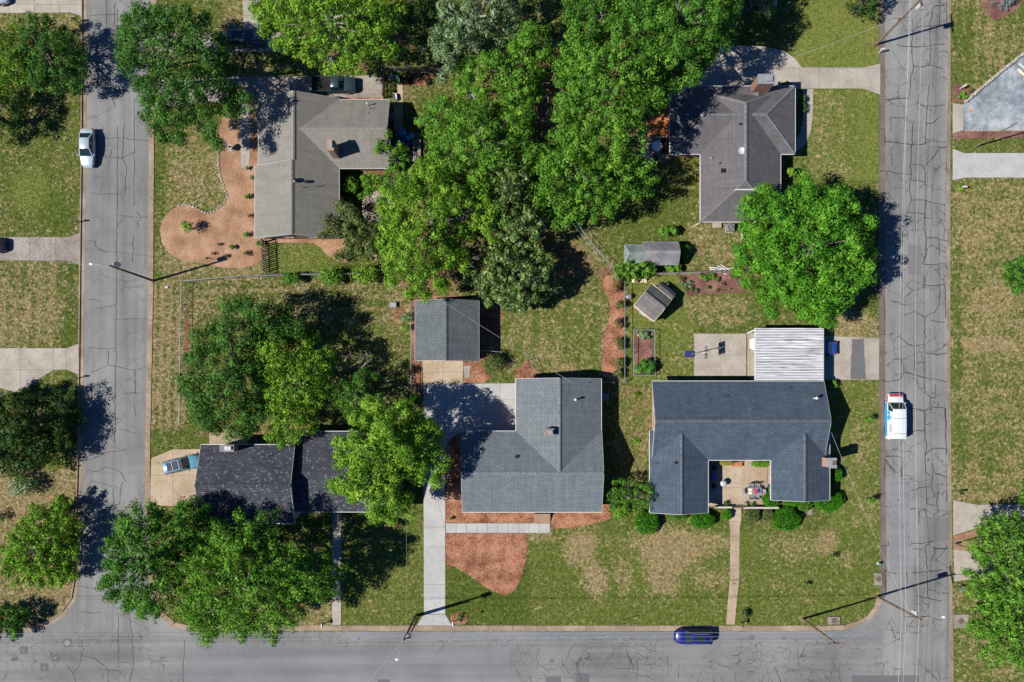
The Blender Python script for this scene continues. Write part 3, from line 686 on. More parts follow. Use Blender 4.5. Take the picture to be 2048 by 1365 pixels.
kerb("kerb_west_road_west", [(176, -40), (174, 0), (173, 300), (171, 455), (169, 620), (166, 900), (161, 1080), (158, 1165), (152, 1200), (131, 1230), (104, 1250), (56, 1265), (-30, 1267)], -1, 0.46, 0.17, 0.17)
kerb("kerb_west_road_east", [(303, -40), (303, 0), (298, 270), (297, 455), (296, 600), (290, 900), (290, 1000), (294, 1130), (302, 1200), (318, 1232), (345, 1254), (372, 1261), (800, 1262), (1400, 1262), (1640, 1262)], 1, 0.46, 0.2, 0.07)
kerb("kerb_south_road_corner", [(1640, 1262), (1690, 1260), (1720, 1251), (1742, 1238), (1757, 1219), (1764, 1197)], 1, 0.34, 0.28, 0.12)
kerb("kerb_east_road_west", [(1763, 1190), (1762, 1000), (1760, 700), (1760, -40)], 1, 0.05, 0.12, 0.05, 3.0, 0.024, 'gutter_strip')
kerb("kerb_east_road_east", [(1902, -40), (1900, 200), (1899, 700), (1902, 1000), (1906, 1400)], -1, 0.22, 0.14, 0.09, 3.0)

# driveways, walks and patios, slab by slab
slabs("house_driveway", Rn([(848, 1228), (890.5, 1228), (890.5, 900), (897, 884), (908, 872), (925, 866), (1034, 866), (1034, 767), (847, 769), (847, 900)]), A['concrete_white'], 0, 0, xs=[X(v) for v in (847, 890.7, 927, 965, 1000, 1034)], ys=[Y(v) for v in (767, 800, 831, 866, 905, 947, 989, 1054, 1094, 1169, 1228)], z=0.045)
slabs("driveway_apron", Rn([(848, 1229), (890.5, 1229), (904, 1251), (834, 1251)]), A['concrete_white'], 1, 1, z=0.05)
slabs("garage_apron", Rn([(845, 722), (926, 722), (926, 768), (847, 768)]), A['concrete_tan'], 2, 2)
slabs("front_walk", Rn([(891.5, 1047), (1100, 1047), (1100, 1066), (891.5, 1066)]), A['concrete_white'], 10, 1, z=0.06)
slabs("split_level_driveway", Rn([(303, 917), (346, 899), (420, 899), (420, 1012), (300, 1012)]), A['concrete_tan'], 0, 0, xs=[X(v) for v in (298, 346, 420)], ys=[Y(v) for v in (899, 951, 1012)])
slabs("split_level_rear_patio", Rn([(419, 866), (497, 866), (497, 895), (419, 895)]), A['concrete_tan'], 2, 1)
slabs("split_level_walk", Rn([(665, 1020), (683, 1020), (682, 1250), (664, 1250)]), A['concrete'], 1, 9)
slabs("west_driveway", Rn([(-200, 475), (137, 475), (164, 464), (163, 531), (138, 522), (-200, 521)]), A['concrete_old'], 0, 0, xs=[X(v) for v in (-200, -60, 8, 60, 112, 165)], ys=[Y(v) for v in (460, 540)])
slabs("west_curved_driveway", Rn([(-200, 697), (135, 697), (160, 687), (160, 750), (134, 740), (107, 741), (88, 752), (62, 772), (36, 786), (0, 776), (-200, 760)]), A['concrete'], 0, 0, xs=[X(v) for v in (-200, -60, 41, 107, 134, 161)], ys=[Y(v) for v in (680, 740, 800)])
slabs("north_west_driveway", Rn([(-200, -60), (165, -60), (165, 34), (142, 26), (-200, 28)]), A['concrete'], 0, 0, xs=[X(v) for v in (-200, 20, 70, 120, 165)], ys=[Y(v) for v in (-60, 10, 40)])
slabs("taupe_house_driveway", Rn([(308, 160), (450, 155), (768, 152), (768, 196), (482, 196), (440, 205), (308, 215)]), A['concrete_old'], 9, 1)
slabs("taupe_house_side_walk", Rn([(482, 196), (500, 196), (500, 300), (498, 335), (483, 338), (481, 280)]), A['concrete'], 1, 4)
slabs("taupe_house_rear_walk", Rn([(795, 168), (806, 168), (806, 262), (788, 262), (788, 206), (795, 206)]), A['concrete_tan'], 1, 4)
slabs("neighbour_driveway", Rn([(308, 66), (575, 66), (575, 104), (308, 106)]), A['concrete'], 6, 1)
slabs("north_patio", Rn([(485, -60), (520, -60), (520, 64), (487, 60)]), A['concrete'], 1, 4)
slabs("hip_roof_driveway", Rn([(1760, 128), (1725, 136), (1603, 136), (1590, 118), (1565, 102), (1530, 94), (1480, 92), (1436, 95), (1425, 128), (1378, 176), (1600, 178), (1725, 178), (1760, 190)]), A['concrete'], 0, 0, xs=[X(v) for v in (1378, 1435, 1475, 1516, 1555, 1599, 1638, 1677, 1714, 1761)], ys=[Y(v) for v in (90, 138, 195)])
slabs("hip_roof_walk", Rn([(1606, 179), (1626, 179), (1625, 235), (1620, 268), (1608, 292), (1590, 305), (1588, 285), (1600, 266), (1606, 240)]), A['concrete'], 1, 4, z=0.06)
slabs("carport_driveway", Rn([(1500, 666), (1759, 677), (1759, 760), (1500, 760)]), A['concrete'], 0, 0, xs=[X(v) for v in (1493, 1520, 1600, 1701, 1759)], ys=[Y(v) for v in (660, 770)])
MB().prism(ragged(Rn([(1704, 679), (1727, 678), (1728, 712), (1732, 758.5), (1700, 758.5), (1701, 730), (1703, 700)]), .4, .05), 0.052, 0.062).build("asphalt_patch", A['asphalt_new'], bpy.data.objects["carport_driveway"])
slabs("basketball_pad", Rn([(1388, 668), (1492, 668), (1492, 752), (1388, 752)]), A['concrete'], 0, 0, xs=[X(v) for v in (1388, 1440, 1492)], ys=[Y(v) for v in (668, 710.5, 752)], z=0.08, gap=0.02)
slabs("carport_strip", Rn([(1494.5, 669), (1499.5, 666.5), (1499.5, 757), (1494.5, 757)]), A['concrete_tan'], 1, 1)
slabs("courtyard_patio", Rn([(1400, 915), (1534, 915), (1532, 1012), (1400, 1012)]), A['concrete_tan'], 0, 0, xs=[X(v) for v in (1400, 1484, 1534)], ys=[Y(v) for v in (915, 975, 1012)], gap=0.02)
slabs("courtyard_walk", Rn([(1458, 1014), (1482, 1014), (1482, 1040), (1479, 1056), (1478, 1160), (1474, 1195), (1469, 1249), (1452, 1249), (1455, 1205), (1460, 1160), (1460, 1060), (1458, 1036)]), A['concrete_tan'], 1, 8, gap=0.02)
slabs("court_apron", Rn([(1905, 207), (1926, 210), (1926, 261), (1905, 268)]), A['concrete'], 1, 1)
sheet("parking_court", Rn([(1926.5, 209), (1945, 194), (1985, 160), (2048, 108), (2110, 60), (2110, 262), (1926.5, 261)]), 0.03, A['court'])
slabs("north_east_driveway", Rn([(1905, 298), (1928, 307), (2150, 307), (2150, 356), (1930, 356), (1905, 361)]), A['concrete_white'], 0, 0, xs=[X(v) for v in (1905, 2060, 2150)], ys=[Y(v) for v in (290, 370)])
slabs("east_driveway", Rn([(1906, 1001), (1953, 1010), (2150, 1006), (2150, 1050), (1953, 1057), (1906, 1071)]), A['concrete'], 0, 0, xs=[X(v) for v in (1906, 1953, 2040, 2150)], ys=[Y(v) for v in (995, 1080)])
slabs("south_east_driveway", Rn([(1907, 1099), (1945, 1104), (2050, 1148), (2040, 1170), (1957, 1156), (1908, 1164)]), A['concrete'], 0, 0, xs=[X(v) for v in (1907, 1955, 2050)], ys=[Y(v) for v in (1095, 1175)])
slabs("rear_terrace", Rn([(1282, 276), (1332, 272), (1336, 322), (1300, 328), (1280, 312)]), A['concrete_old'], 2, 2)
slabs("stepping_slab", Rn([(927, 733), (941, 731), (938, 757), (929, 757)]), A['concrete_old'], 1, 1)
slabs("side_door_slab", Rn([(1614, 1013), (1624, 1013), (1624, 1030), (1615, 1030)]), A['concrete_old'], 1, 1)

# planting beds
def bed(name, pts, mat, z=0.03, amp=0.07, sm=0, seed=3, kind="structure", label=None):
    q = Rn(pts)
    if sm: q = smooth_closed(q, sm)
    q = ragged(q, 0.3, amp, seed)
    o = MB().prism(q, 0.004, z).build(name, A[mat])
    return tag(o, label, None, None, "structure")
C_EDGE = [(437, 300), (437, 330), (441, 356), (450, 380), (455, 393), (449, 407), (437, 417), (425, 424), (414, 427), (402, 422), (390, 415), (378, 410), (367, 409), (356, 413)]
bed("mulch_bed", [(445, 235), (482, 230), (484, 335), (520, 336), (520, 470), (531, 480), (531, 505), (516, 528), (488, 536), (460, 537), (432, 533), (395, 525), (362, 521), (338, 507), (324, 487), (320, 462), (324, 442), (336, 426)] + C_EDGE[::-1] + [(439, 262)], 'mulch_tan', 0.035, 0.05)
bed("mulch_bed", [(534, 474), (690, 474), (696, 500), (700, 520), (688, 526), (674, 522), (655, 512), (640, 495), (628, 487), (560, 486), (534, 486)], 'mulch_tan', 0.032)
bed("mulch_bed", [(470, 232), (520, 196), (524, 340), (500, 340)], 'mulch_tan', 0.028)
bed("mulch_bed", [(480, 196), (640, 190), (768, 194), (768, 204), (480, 206)], 'mulch', 0.027)
bed("mulch_bed", [(891.5, 1046), (891.5, 900), (898, 885), (909, 873), (926, 867), (940, 870), (940, 1010), (1100, 1012), (1100, 1046)], 'mulch', 0.034, 0.02)
bed("mulch_bed", [(1101, 1012), (1200, 1004), (1216, 1006), (1220, 1024), (1220, 1038), (1204, 1043), (1172, 1051), (1140, 1057), (1101, 1058)], 'mulch', 0.035)
bed("mulch_bed", [(891.5, 1067), (1052, 1067), (1055, 1090), (1051, 1126), (1042, 1158), (1030, 1180), (1014, 1190), (995, 1187), (972, 1175), (948, 1157), (925, 1142), (906, 1132), (891.5, 1130)], 'mulch', 0.04, 0.05, 0)
bed("mulch_path", [(1204, 556), (1240, 545), (1249, 560), (1249, 768), (1205, 757), (1203, 735), (1207, 700), (1207, 672), (1216, 648), (1220, 620), (1218, 600), (1208, 580)], 'mulch', 0.03, 0.06, 1)
bed("clay_strip", [(823, 600), (850, 592), (960, 592), (1004, 604), (1004, 640), (998, 720), (960, 722), (958, 640), (845, 640), (845, 800), (826, 812), (823, 700)], 'clay', 0.026)
bed("clay_patch", [(926, 723), (962, 722), (975, 745), (982, 758), (968, 766), (927, 767)], 'clay', 0.027)
bed("clay_patch", [(1029, 762), (1030, 742), (1045, 728), (1057, 720), (1066, 735), (1085, 750), (1120, 757), (1120, 775), (1032, 775)], 'clay', 0.028)
bed("maroon_bed", [(1355, 552), (1420, 546), (1492, 541), (1500, 560), (1506, 584), (1460, 586), (1430, 590), (1400, 588), (1376, 592), (1364, 570)], 'mulch_maroon', 0.034)
bed("vegetable_bed", [(1268, 664), (1306, 664), (1306, 751), (1267, 751)], 'mulch_maroon', 0.05, 0.02)
bed("mulch_ring", [(918 + 18 * math.cos(a), 1237 + 13 * math.sin(a)) for a in np.linspace(0, 5.9, 14)], 'mulch', 0.05, 0.03)
bed("mulch_strip", [(1905, 268), (1926, 263), (2110, 262), (2110, 276), (1980, 276), (1905, 279)], 'mulch_maroon', 0.033)
bed("mulch_corner", [(1905, 170), (1916, 168), (1930, 178), (1944, 186), (1930, 206), (1905, 205)], 'mulch_maroon', 0.034)
bed("mulch_wedge", [(1907, 1072), (1955, 1059), (1990, 1052), (2040, 1080), (2030, 1120), (1960, 1106), (1907, 1098)], 'mulch_tan', 0.03)
bed("spruce_bed", [(1962, -30), (1960, 0), (1968, 24), (1982, 40), (2000, 40), (2024, 26), (2044, 10), (2050, -30)], 'mulch_maroon', 0.033, 0.05, 1)
bed("orange_clay_yard", [(1288, 240), (1318, 232), (1345, 205), (1350, 285), (1330, 282), (1296, 280)], 'deck_clay', 0.03)
bed("gravel_circle", [(757 + 32 * math.cos(a), 416 + 32 * math.sin(a)) for a in np.linspace(0, 6.0, 22)], 'gravel', 0.045, 0.03)
bed("patio_side_strip", [(1535, 935), (1545, 935), (1545, 1000), (1533.5, 1000)], 'clay', 0.03, 0.02)
bed("brick_pad", [(806, 140), (852, 160), (852, 172), (806, 172)], 'clay', 0.03, 0.02)

# storm drain boxes, manholes
def drain(px, py, w, d, label, rz=0.0):
    r = thing("storm_drain", label, "storm drain", W(px, py), "storm drain slabs beside the kerbs", 0)
    MB().box((X(px), Y(py), 0.09), (w * KM, d * KM, 0.18)).build("slab", A['concrete_old'], r)
    MB().lathe((X(px), Y(py), 0.18), [(0.36, 0), (0.36, 0.015), (0.33, 0.02), (0.30, 0.02), (0.05, 0.028)], 18).build("cover", A['iron'], r)
drain(1755.5, 1158, 15, 25, "concrete storm drain slab at the east road kerb north of the corner")
drain(1667, 1241, 23, 15, "concrete storm drain slab on the south verge beside the leaning brown pole")
drain(1921, 1242, 29, 27, "large concrete storm drain slab on the far side of the east road")
def manhole(px, py, r_, ring, label, road_z=0.02):
    r = thing("manhole", label, "manhole", W(px, py), "manholes and valve covers in the road")
    if ring == 'oct': MB().prism([(X(px) + .62 * math.cos(a), Y(py) + .62 * math.sin(a)) for a in np.linspace(.39, .39 + 2 * math.pi, 9)[:-1]], road_z, road_z + .012).build("collar", A['asphalt_new'], r)
    elif ring == 'sq': MB().box((X(px), Y(py), road_z + .005), (.95, .95, .012)).build("collar", A['asphalt_new'], r)
    MB().lathe((X(px), Y(py), road_z + .012), [(r_, 0), (r_, .012), (r_ * .8, .016), (r_ * .75, .01), (r_ * .2, .012)], 18).build("cover", A['concrete_old'], r)
manhole(135, 1286, .36, 'oct', "round pale manhole cover in an eight-sided dark collar at the junction")
manhole(48, 1301, .12, 'sq', "small valve cover in a square patch nearest the left end of the south road")
manhole(111, 1316, .12, 'sq', "small valve cover in a square patch just below the round manhole")
manhole(89, 1335, .12, 'sq', "lowest small valve cover in a square patch at the junction")
manhole(318, 927, .16, 'none', "dark valve cover set in the tan concrete driveway by the teal car", 0.047)
# edging stones
def stone_row(name, label, cat, pts, s, parent_loc, hgt=0.16, closed=False, step=None, mat='stone'):
    r = thing(name, label, cat, parent_loc); rs = random.Random(3)
    q = P2(pts); step = step or s * 1.05
    if closed: q = q + [q[0]]
    for i in range(len(q) - 1):
        a, b = q[i], q[i + 1]; L = math.hypot(b[0] - a[0], b[1] - a[1]); k = max(1, round(L / step))
        for j in range(k):
            f = (j + .5) / k; x, y = a[0] + (b[0] - a[0]) * f, a[1] + (b[1] - a[1]) * f
            m = MB(); m.blob((x + rs.uniform(-.03, .03), y + rs.uniform(-.03, .03), hgt * .45), (s * rs.uniform(.42, .62), s * rs.uniform(.34, .5), hgt * rs.uniform(.5, .75)), 7, 4, .16)
            m.build("stone", A[mat], r)
stone_row("stone_edging", "curving row of pale stones edging the tan mulch bed", "edging", C_EDGE, 0.34, W(437, 410))
stone_row("gravel_ring_edging", "ring of pale stones around the gravel circle under the trees", "edging", [(757 + 32 * math.cos(a), 416 + 32 * math.sin(a)) for a in np.linspace(0, 2 * math.pi, 19)[:-1]], 0.36, W(757, 416), 0.14, True)
stone_row("stone_wall", "low pale stone wall along the grey parking court", "wall", [(1928, 206), (1945, 192), (1965, 174), (1985, 158), (2010, 137), (2048, 106), (2090, 72)], 0.5, W(1985, 158), 0.45, False, 0.36)
stone_row("stone_border", "thin row of stones between the parking court and mulch strip", "edging", [(1930, 262), (2110, 261)], 0.3, W(1990, 262), 0.12)

# ------------------------------------------------------------------ grass blades standing on the lawn (nobody could count them)
def bilin(arr, px, py):
    ix = np.clip(np.searchsorted(gx, (px - NX) * KM) - 1, 0, len(gx) - 2); iy = np.clip(np.searchsorted(gy, (NY - py) * KM) - 1, 0, len(gy) - 2)
    return arr[iy, ix]
rngG = np.random.default_rng(4)
NB = 330000
gpx = rngG.uniform(-10, 2058, NB); gpy = rngG.uniform(-10, 1262, NB)
ok = bilin(soil, gpx, gpy) < .5
ok &= ~in_poly(gpx, gpy, [(a + (6 if a > 250 else -9), b) for a, b in wr]) & ~((gpx > 1757) & (gpx < 1908)) & (gpy < 1249)
for pl_ in PAVED: ok &= ~in_poly(gpx, gpy, pl_)
gpx, gpy = gpx[ok], gpy[ok]; n = len(gpx)
bx_, by_ = (gpx - NX) * KM, (NY - gpy) * KM
an = rngG.uniform(0, 6.283, n); hh = rngG.uniform(.05, .13, n); ww = rngG.uniform(.025, .055, n); ln = rngG.uniform(.02, .16, n)
dx_, dy_ = np.cos(an), np.sin(an)
V = np.zeros((n, 3, 3))
V[:, 0] = np.stack([bx_ - dy_ * ww, by_ + dx_ * ww, np.full(n, .0)], 1); V[:, 1] = np.stack([bx_ + dy_ * ww, by_ - dx_ * ww, np.full(n, .0)], 1)
V[:, 2] = np.stack([bx_ + dx_ * ln, by_ + dy_ * ln, hh], 1)
meG = bpy.data.meshes.new("grass"); np_mesh(meG, V.reshape(-1, 3), np.arange(n * 3).reshape(n, 3))
nz = np.sin(bx_ * .9 + 1.3 * np.sin(by_ * .7)) * np.cos(by_ * 1.1 + np.sin(bx_ * .8)) * .2
tg = np.clip(bilin(dry, gpx, gpy) * .95 - .08 + nz + rngG.normal(size=n) * .22, 0, 1)
at = meG.attributes.new("tint", 'FLOAT', 'FACE'); at.data.foreach_set("value", tg.astype(np.float32))
meG.materials.append(m_leaf('grass_blades', (0.06, 0.088, 0.014), (0.135, 0.155, 0.034), (0.38, 0.30, 0.165), .05, .3))
grass = bpy.data.objects.new("grass", meG); COL.objects.link(grass); tag(grass, "short patchy green and straw-coloured lawn grass", "grass", None, "stuff")

# ------------------------------------------------------------------ houses
CAP_LIT = {'shingle_slate_blue': m_shingle('cap_slate_lit', (0.058, 0.070, 0.084), (0.088, 0.104, 0.12), (0.03, 0.04, 0.05)), 'shingle_blue_grey': m_shingle('cap_grey_lit', (0.10, 0.12, 0.13), (0.145, 0.165, 0.178), (0.06, 0.07, 0.08)), 'shingle_charcoal_brown': m_shingle('cap_charcoal_lit', (0.10, 0.096, 0.10), (0.14, 0.135, 0.14), (0.07, 0.068, 0.07))}  # cap shingles in lightened tones: light on the flatter ridge painted in
def plane_uv(poly):
    p = [Vector(q) for q in poly]; n = Vector((0, 0, 0))
    for i in range(len(p)): n += p[i - 1].cross(p[i])
    n.normalize()
    u = Vector((0, 0, 1)).cross(n)
    u = u.normalized() if u.length > 1e-4 else Vector((1, 0, 0)); v = n.cross(u)
    return [(q.dot(u), q.dot(v)) for q in p]
def roof_mesh(planes, th, name, mats, parent, world=True):
    m = MB(); uvs = []
    for poly in planes:
        p = [Vector(q) for q in poly]; n = Vector((0, 0, 0))
        for i in range(len(p)): n += p[i - 1].cross(p[i])
        if n.z < 0: p = p[::-1]
        k = len(p); low = [q - Vector((0, 0, th)) for q in p]; base = len(m.f)
        m.add(p + low, [tuple(range(k)), tuple(range(k, 2 * k))[::-1]] + [(i, k + i, k + (i + 1) % k, (i + 1) % k) for i in range(k)], 0)
        for j in range(1, len(m.f) - base): m.mi[base + j] = 1
        uvs.append(plane_uv(p)); uvs.append([(0, 0)] * k); uvs += [[(0, 0)] * 4] * k
    return m.build(name, mats, parent, world, uvs=uvs)
def cap_strip(p, q, w, mat, parent, world=True, name="ridge_cap"):
    """row of overlapping cap shingles along a ridge or hip"""
    p, q = Vector(p), Vector(q); d = q - p; L = d.length; d.normalize()
    s = d.cross(Vector((0, 0, 1))).normalized() * (w / 2); k = max(1, int(L / 0.3)); m = MB(); uvs = []
    for i in range(k):
        a, b = p + d * (L * i / k), p + d * (L * (i + 1) / k); dz = Vector((0, 0, .075)); e = Vector((0, 0, .028 - w * 0.12)); t_ = Vector((0, 0, .012))
        m.add([a + s + e, a + dz, a - s + e, b + s + e + t_, b + dz + t_, b - s + e + t_], [(0, 3, 4, 1), (1, 4, 5, 2), (3, 5, 4), (0, 1, 2)])
        o = i * 1.3; uvs += [[(o, 0), (o + .3, 0), (o + .3, .1), (o, .1)], [(o, .1), (o + .3, .1), (o + .3, .2), (o, .2)], [(o, 0)] * 3, [(o, 0)] * 3]
    return m.build(name, CAP_LIT.get(mat.name, mat), parent, world, uvs=uvs)
def block(root, x0, x1, y0, y1, axis, e, r, roofm, wallm, hip0=0.0, hip1=0.0, oh=0.45, trim='white', ridge=None, world=True, cap0=0.0, cap1=0.0, fascia=(1, 1, 1, 1)):
    """one roofed block. x0<x1, y0<y1 eave rectangle; axis of the ridge; hip0/hip1 lengths at the low/high end"""
    if axis == 'y':
        T = lambda a, b, z: (b, a, z); a0, a1, b0, b1 = y0, y1, x0, x1
    else:
        T = lambda a, b, z: (a, b, z); a0, a1, b0, b1 = x0, x1, y0, y1
    bm_ = (b0 + b1) / 2 if ridge is None else ridge; th = 0.15; mats = [roofm, A[trim]]
    R0, R1 = a0 + hip0, a1 - hip1
    pl = [[T(a0, b0, e), T(a1, b0, e), T(R1, bm_, r), T(R0, bm_, r)], [T(a0, b1, e), T(a1, b1, e), T(R1, bm_, r), T(R0, bm_, r)]]
    if hip0: pl.append([T(a0, b0, e), T(R0, bm_, r), T(a0, b1, e)])
    if hip1: pl.append([T(a1, b0, e), T(R1, bm_, r), T(a1, b1, e)])
    ro = roof_mesh(pl, th, "roof", mats, root, world)
    cap_strip(T(R0 + cap0, bm_, r), T(R1 - cap1, bm_, r), 0.42, roofm, ro, world)
    for hp, (ea, ra) in ((hip0, (a0, R0)), (hip1, (a1, R1))):
        if hp:
            for bb in (b0, b1): cap_strip(T(ra, bm_, r), T(ea, bb, e), 0.34, roofm, ro, world, "hip_cap")
    # walls
    s0, s1 = (r - e) / (bm_ - b0), (r - e) / (b1 - bm_); wa0, wa1, wb0, wb1 = a0 + oh, a1 - oh, b0 + oh, b1 - oh
    z0, z1 = e + s0 * oh - th - .03, e + s1 * oh - th - .03
    m = MB()
    def wallend(a, hip):
        if hip: return [T(a, wb0, 0), T(a, wb1, 0), T(a, wb1, e - th), T(a, wb0, e - th)]
        return [T(a, wb0, 0), T(a, wb1, 0), T(a, wb1, z1), T(a, bm_, r - th - .03), T(a, wb0, z0)]
    for a, h_ in ((wa0, hip0), (wa1, hip1)):
        w_ = wallend(a, h_); m.add(w_, [tuple(range(len(w_)))])
    za, zb = (e - th if hip0 or hip1 else z0), (e - th if hip0 or hip1 else z1)
    m.add([T(wa0, wb0, 0), T(wa1, wb0, 0), T(wa1, wb0, za), T(wa0, wb0, za)], [(0, 1, 2, 3)])
    m.add([T(wa0, wb1, 0), T(wa1, wb1, 0), T(wa1, wb1, zb), T(wa0, wb1, zb)], [(0, 1, 2, 3)])
    m.build("wall", wallm, root, world)
    # fascia boards and gutters (low b, high b, low a, high a)
    g = MB(); zf = e - 0.085
    if fascia[0]: g.bar(T(a0, b0 - .035, zf), T(a1, b0 - .035, zf), .07, .15)
    if fascia[1]: g.bar(T(a0, b1 + .035, zf), T(a1, b1 + .035, zf), .07, .15)
    for k, (a, s, hp) in enumerate(((a0, -1, hip0), (a1, 1, hip1))):
        if not fascia[2 + k]: continue
        if hp: g.bar(T(a + s * .035, b0, zf), T(a + s * .035, b1, zf), .07, .15)
        else:
            k2 = .02; g.bar(T(a + s * k2, b0, e - .09), T(a + s * k2, bm_, r - .09), .03, .15); g.bar(T(a + s * k2, bm_, r - .09), T(a + s * k2, b1, e - .09), .03, .15)
    if g.v: g.build("fascia", A[trim], root, world)
    return ro
def window(root, x, y, ang, w, h, zc, frame='white'):
    c, s = math.cos(ang), math.sin(ang)
    m = MB()
    for dx, dz, sw, sh in ((0, h / 2, w + .12, .1), (0, -h / 2, w + .12, .1), (-w / 2, 0, .1, h), (w / 2, 0, .1, h), (0, 0, .05, h)):
        m.box((x + (-s) * dx, y + c * dx, zc + dz), (.10, sw, sh), ang)
    f = m.build("window", A[frame], root)
    MB().box((x, y, zc), (.05, w, h), ang).build("pane", A['pane'], f)
def door(root, x, y, ang, mat='red_paint', h=2.05):
    d = MB().box((x, y, h / 2), (.08, .92, h), ang).build("door", A[mat], root)
    c, s = math.cos(ang), math.sin(ang)
    MB().box((x + c * .07 - s * .35, y + s * .07 + c * .35, 1.0), (.08, .05, .14), ang).build("handle", A['galv'], d)
def vent(root, px, py, h, r_=0.05, hh=0.45, mat='grey_metal', name="vent_pipe", cap=None):
    x, y, z = W(px, py, h)
    prof = [(r_, -.2), (r_, hh)] + ([(cap, hh + .02), (cap, hh + .1), (cap * .4, hh + .16)] if cap else [])
    MB().lathe((x, y, z), prof, 10).build(name, A[mat], root, smooth=False)
def box_vent(root, px, py, h, s=0.35):
    x, y, z = W(px, py, h); MB().box((x, y, z + .06), (s, s * .9, .22)).build("roof_vent", A['black'], root)
def chimney(root, px, py, w, d, z0, z1, mat, capm='concrete_old', flue='grey_metal', hh=None):
    x, y, _ = W(px, py, z1)
    c = MB().box((x, y, (z0 + z1) / 2), (w, d, z1 - z0)).build("chimney", mat, root)
    MB().box((x, y, z1 + .05), (w + .12, d + .12, .1)).build("cap", A[capm], c)
    m = MB(); m.box((x + w * .12, y, z1 + .2), (w * .42, d * .55, .2)); m.box((x + w * .12, y, z1 + .32), (w * .5, d * .65, .03)); m.build("flue", A[flue], c)

PI = math.pi
# --- A: blue-grey roofed house in the middle
eA, rA = 2.8, 5.0
hA = thing("house", "brick house with a blue-grey shingled T-shaped roof in the middle of the block", "house", W(1065, 920))
xa0, xa1, ya0, ya1 = X(925, eA), X(1203.5, eA), Y(1024.5, eA), Y(863, eA)
block(hA, xa0, xa1, ya0, ya1, 'x', eA, rA, A['r_a'], A['brick_tan'])
block(hA, X(1032, eA), X(1203, eA) - .04, (ya0 + ya1) / 2 - 0.1, Y(758, eA), 'y', eA, rA - .02, A['r_a'], A['brick_tan'], cap0=0.2, fascia=(1, 1, 0, 1))
chimney(hA, 1098, 865, 1.1, .75, 3.5, 5.6, A['brick_tan'])
vent(hA, 1150, 800, 4.1, .09, .7, 'white', cap=.16); vent(hA, 1177, 766, 3.4, .05, .3, 'black'); box_vent(hA, 1033, 914, 4.2)
for px in (955, 1000, 1030, 1130, 1170): window(hA, X(px, 2), ya0 + .45, -PI / 2, 1.3, 1.3, 1.6)
for py in (890, 980): window(hA, xa1 - .45, Y(py, 2), 0, 1.2, 1.2, 1.6)
for py in (775, 815): window(hA, xa1 - .49, Y(py, 2), 0, 1.2, 1.2, 1.6)
door(hA, X(1085, 2), ya0 + .43, -PI / 2)
st = thing("brick_steps", "brick front steps at the blue-grey house joining the front walk", "steps", W(1084, 1037))
for i in range(4): MB().box((X(1084), Y(1029.5 + 5.2 * i), .28 - .07 * i), (2.0, 0.31, .56 - .14 * i)).build("step", A['brick_tan'], st)
# --- garage
hG = thing("garage", "detached garage with grey gable roof behind the blue-grey house", "garage", W(895, 665))
block(hG, X(830.5, 2.9), X(957.5, 2.9), Y(722, 2.9), Y(602, 2.9), 'y', 2.9, 4.4, A['r_g'], A['offwhite'], oh=.3, trim='grey_metal')
for px in (868, 906): 
    gd = MB().box((X(px, 1), Y(722, 2.5) + .27, 1.1), (2.1, .08, 2.2)).build("garage_door", A['white'], hG)
    for k in range(3): MB().box((X(px, 1), Y(722, 2.5) + .22, .55 + .55 * k), (2.06, .03, .03)).build("panel_groove", A['grey_metal'], gd)
# --- B: slate blue U-shaped house
eB, rB, rw = 2.8, 5.0, 4.38
hB = thing("house", "pale brick house with a slate-blue U-shaped roof around a front courtyard", "house", W(1480, 870))
xb0, xb1, yb1, yb0 = X(1304, eB), X(1648, eB), Y(763, eB), Y(920.5, eB)
block(hB, xb0, xb1, yb0, yb1, 'x', eB, rB, A['r_b'], A['brick_pink'])
ymid = (yb0 + yb1) / 2
block(hB, X(1299.5, eB), X(1416, eB), Y(1026, eB), ymid - 1.2, 'y', eB, rw, A['r_b'], A['brick_pink'], cap1=0.35, fascia=(1, 1, 1, 0))
block(hB, X(1542, eB), X(1659, eB), Y(1000.5, eB), ymid - 1.2, 'y', eB, rw + .01, A['r_b'], A['brick_pink'], cap1=0.35, fascia=(1, 1, 1, 0))
m = MB(); cx, cy = X(1652, 5.4), Y(923, 5.4)
ch = MB().box((X(1645, 2.5), Y(923, 2.5), 2.75), (.75, 1.05, 5.5)).build("chimney", A['brick_pink'], hB)
MB().box((X(1645, 2.5), Y(923, 2.5), 5.55), (.95, 1.2, .12)).build("cap", A['galv'], ch)
MB().box((X(1645, 2.5) + .15, Y(923, 2.5), 5.7), (.38, .5, .2)).build("flue", A['iron'], ch)
MB().box((X(1645, 2.5) - .1, Y(923, 2.5), 1.4), (1.5, 1.35, 2.8)).build("hearth_base", A['brick_pink'], ch)
vent(hB, 1628, 797, 3.9, .1, .8, 'white', cap=.18); vent(hB, 1452, 793, 3.7, .05, .3, 'black'); vent(hB, 1579, 776, 3.1, .05, .3, 'black'); vent(hB, 1314, 927, 3.2, .05, .3, 'black'); box_vent(hB, 1352, 926, 4.2, .28)
for py in (815, 868): window(hB, xb0 + .45, Y(py, 2), PI, 1.1, 1.1, 1.9)
for px in (1340, 1385, 1430): window(hB, X(px, 2), yb1 - .45, PI / 2, 1.2, 1.2, 1.6)
window(hB, X(1357, 2), Y(1026, eB) + .45, -PI / 2, 1.6, 1.3, 1.6); window(hB, X(1600, 2), Y(1000.5, eB) + .45, -PI / 2, 1.6, 1.3, 1.6)
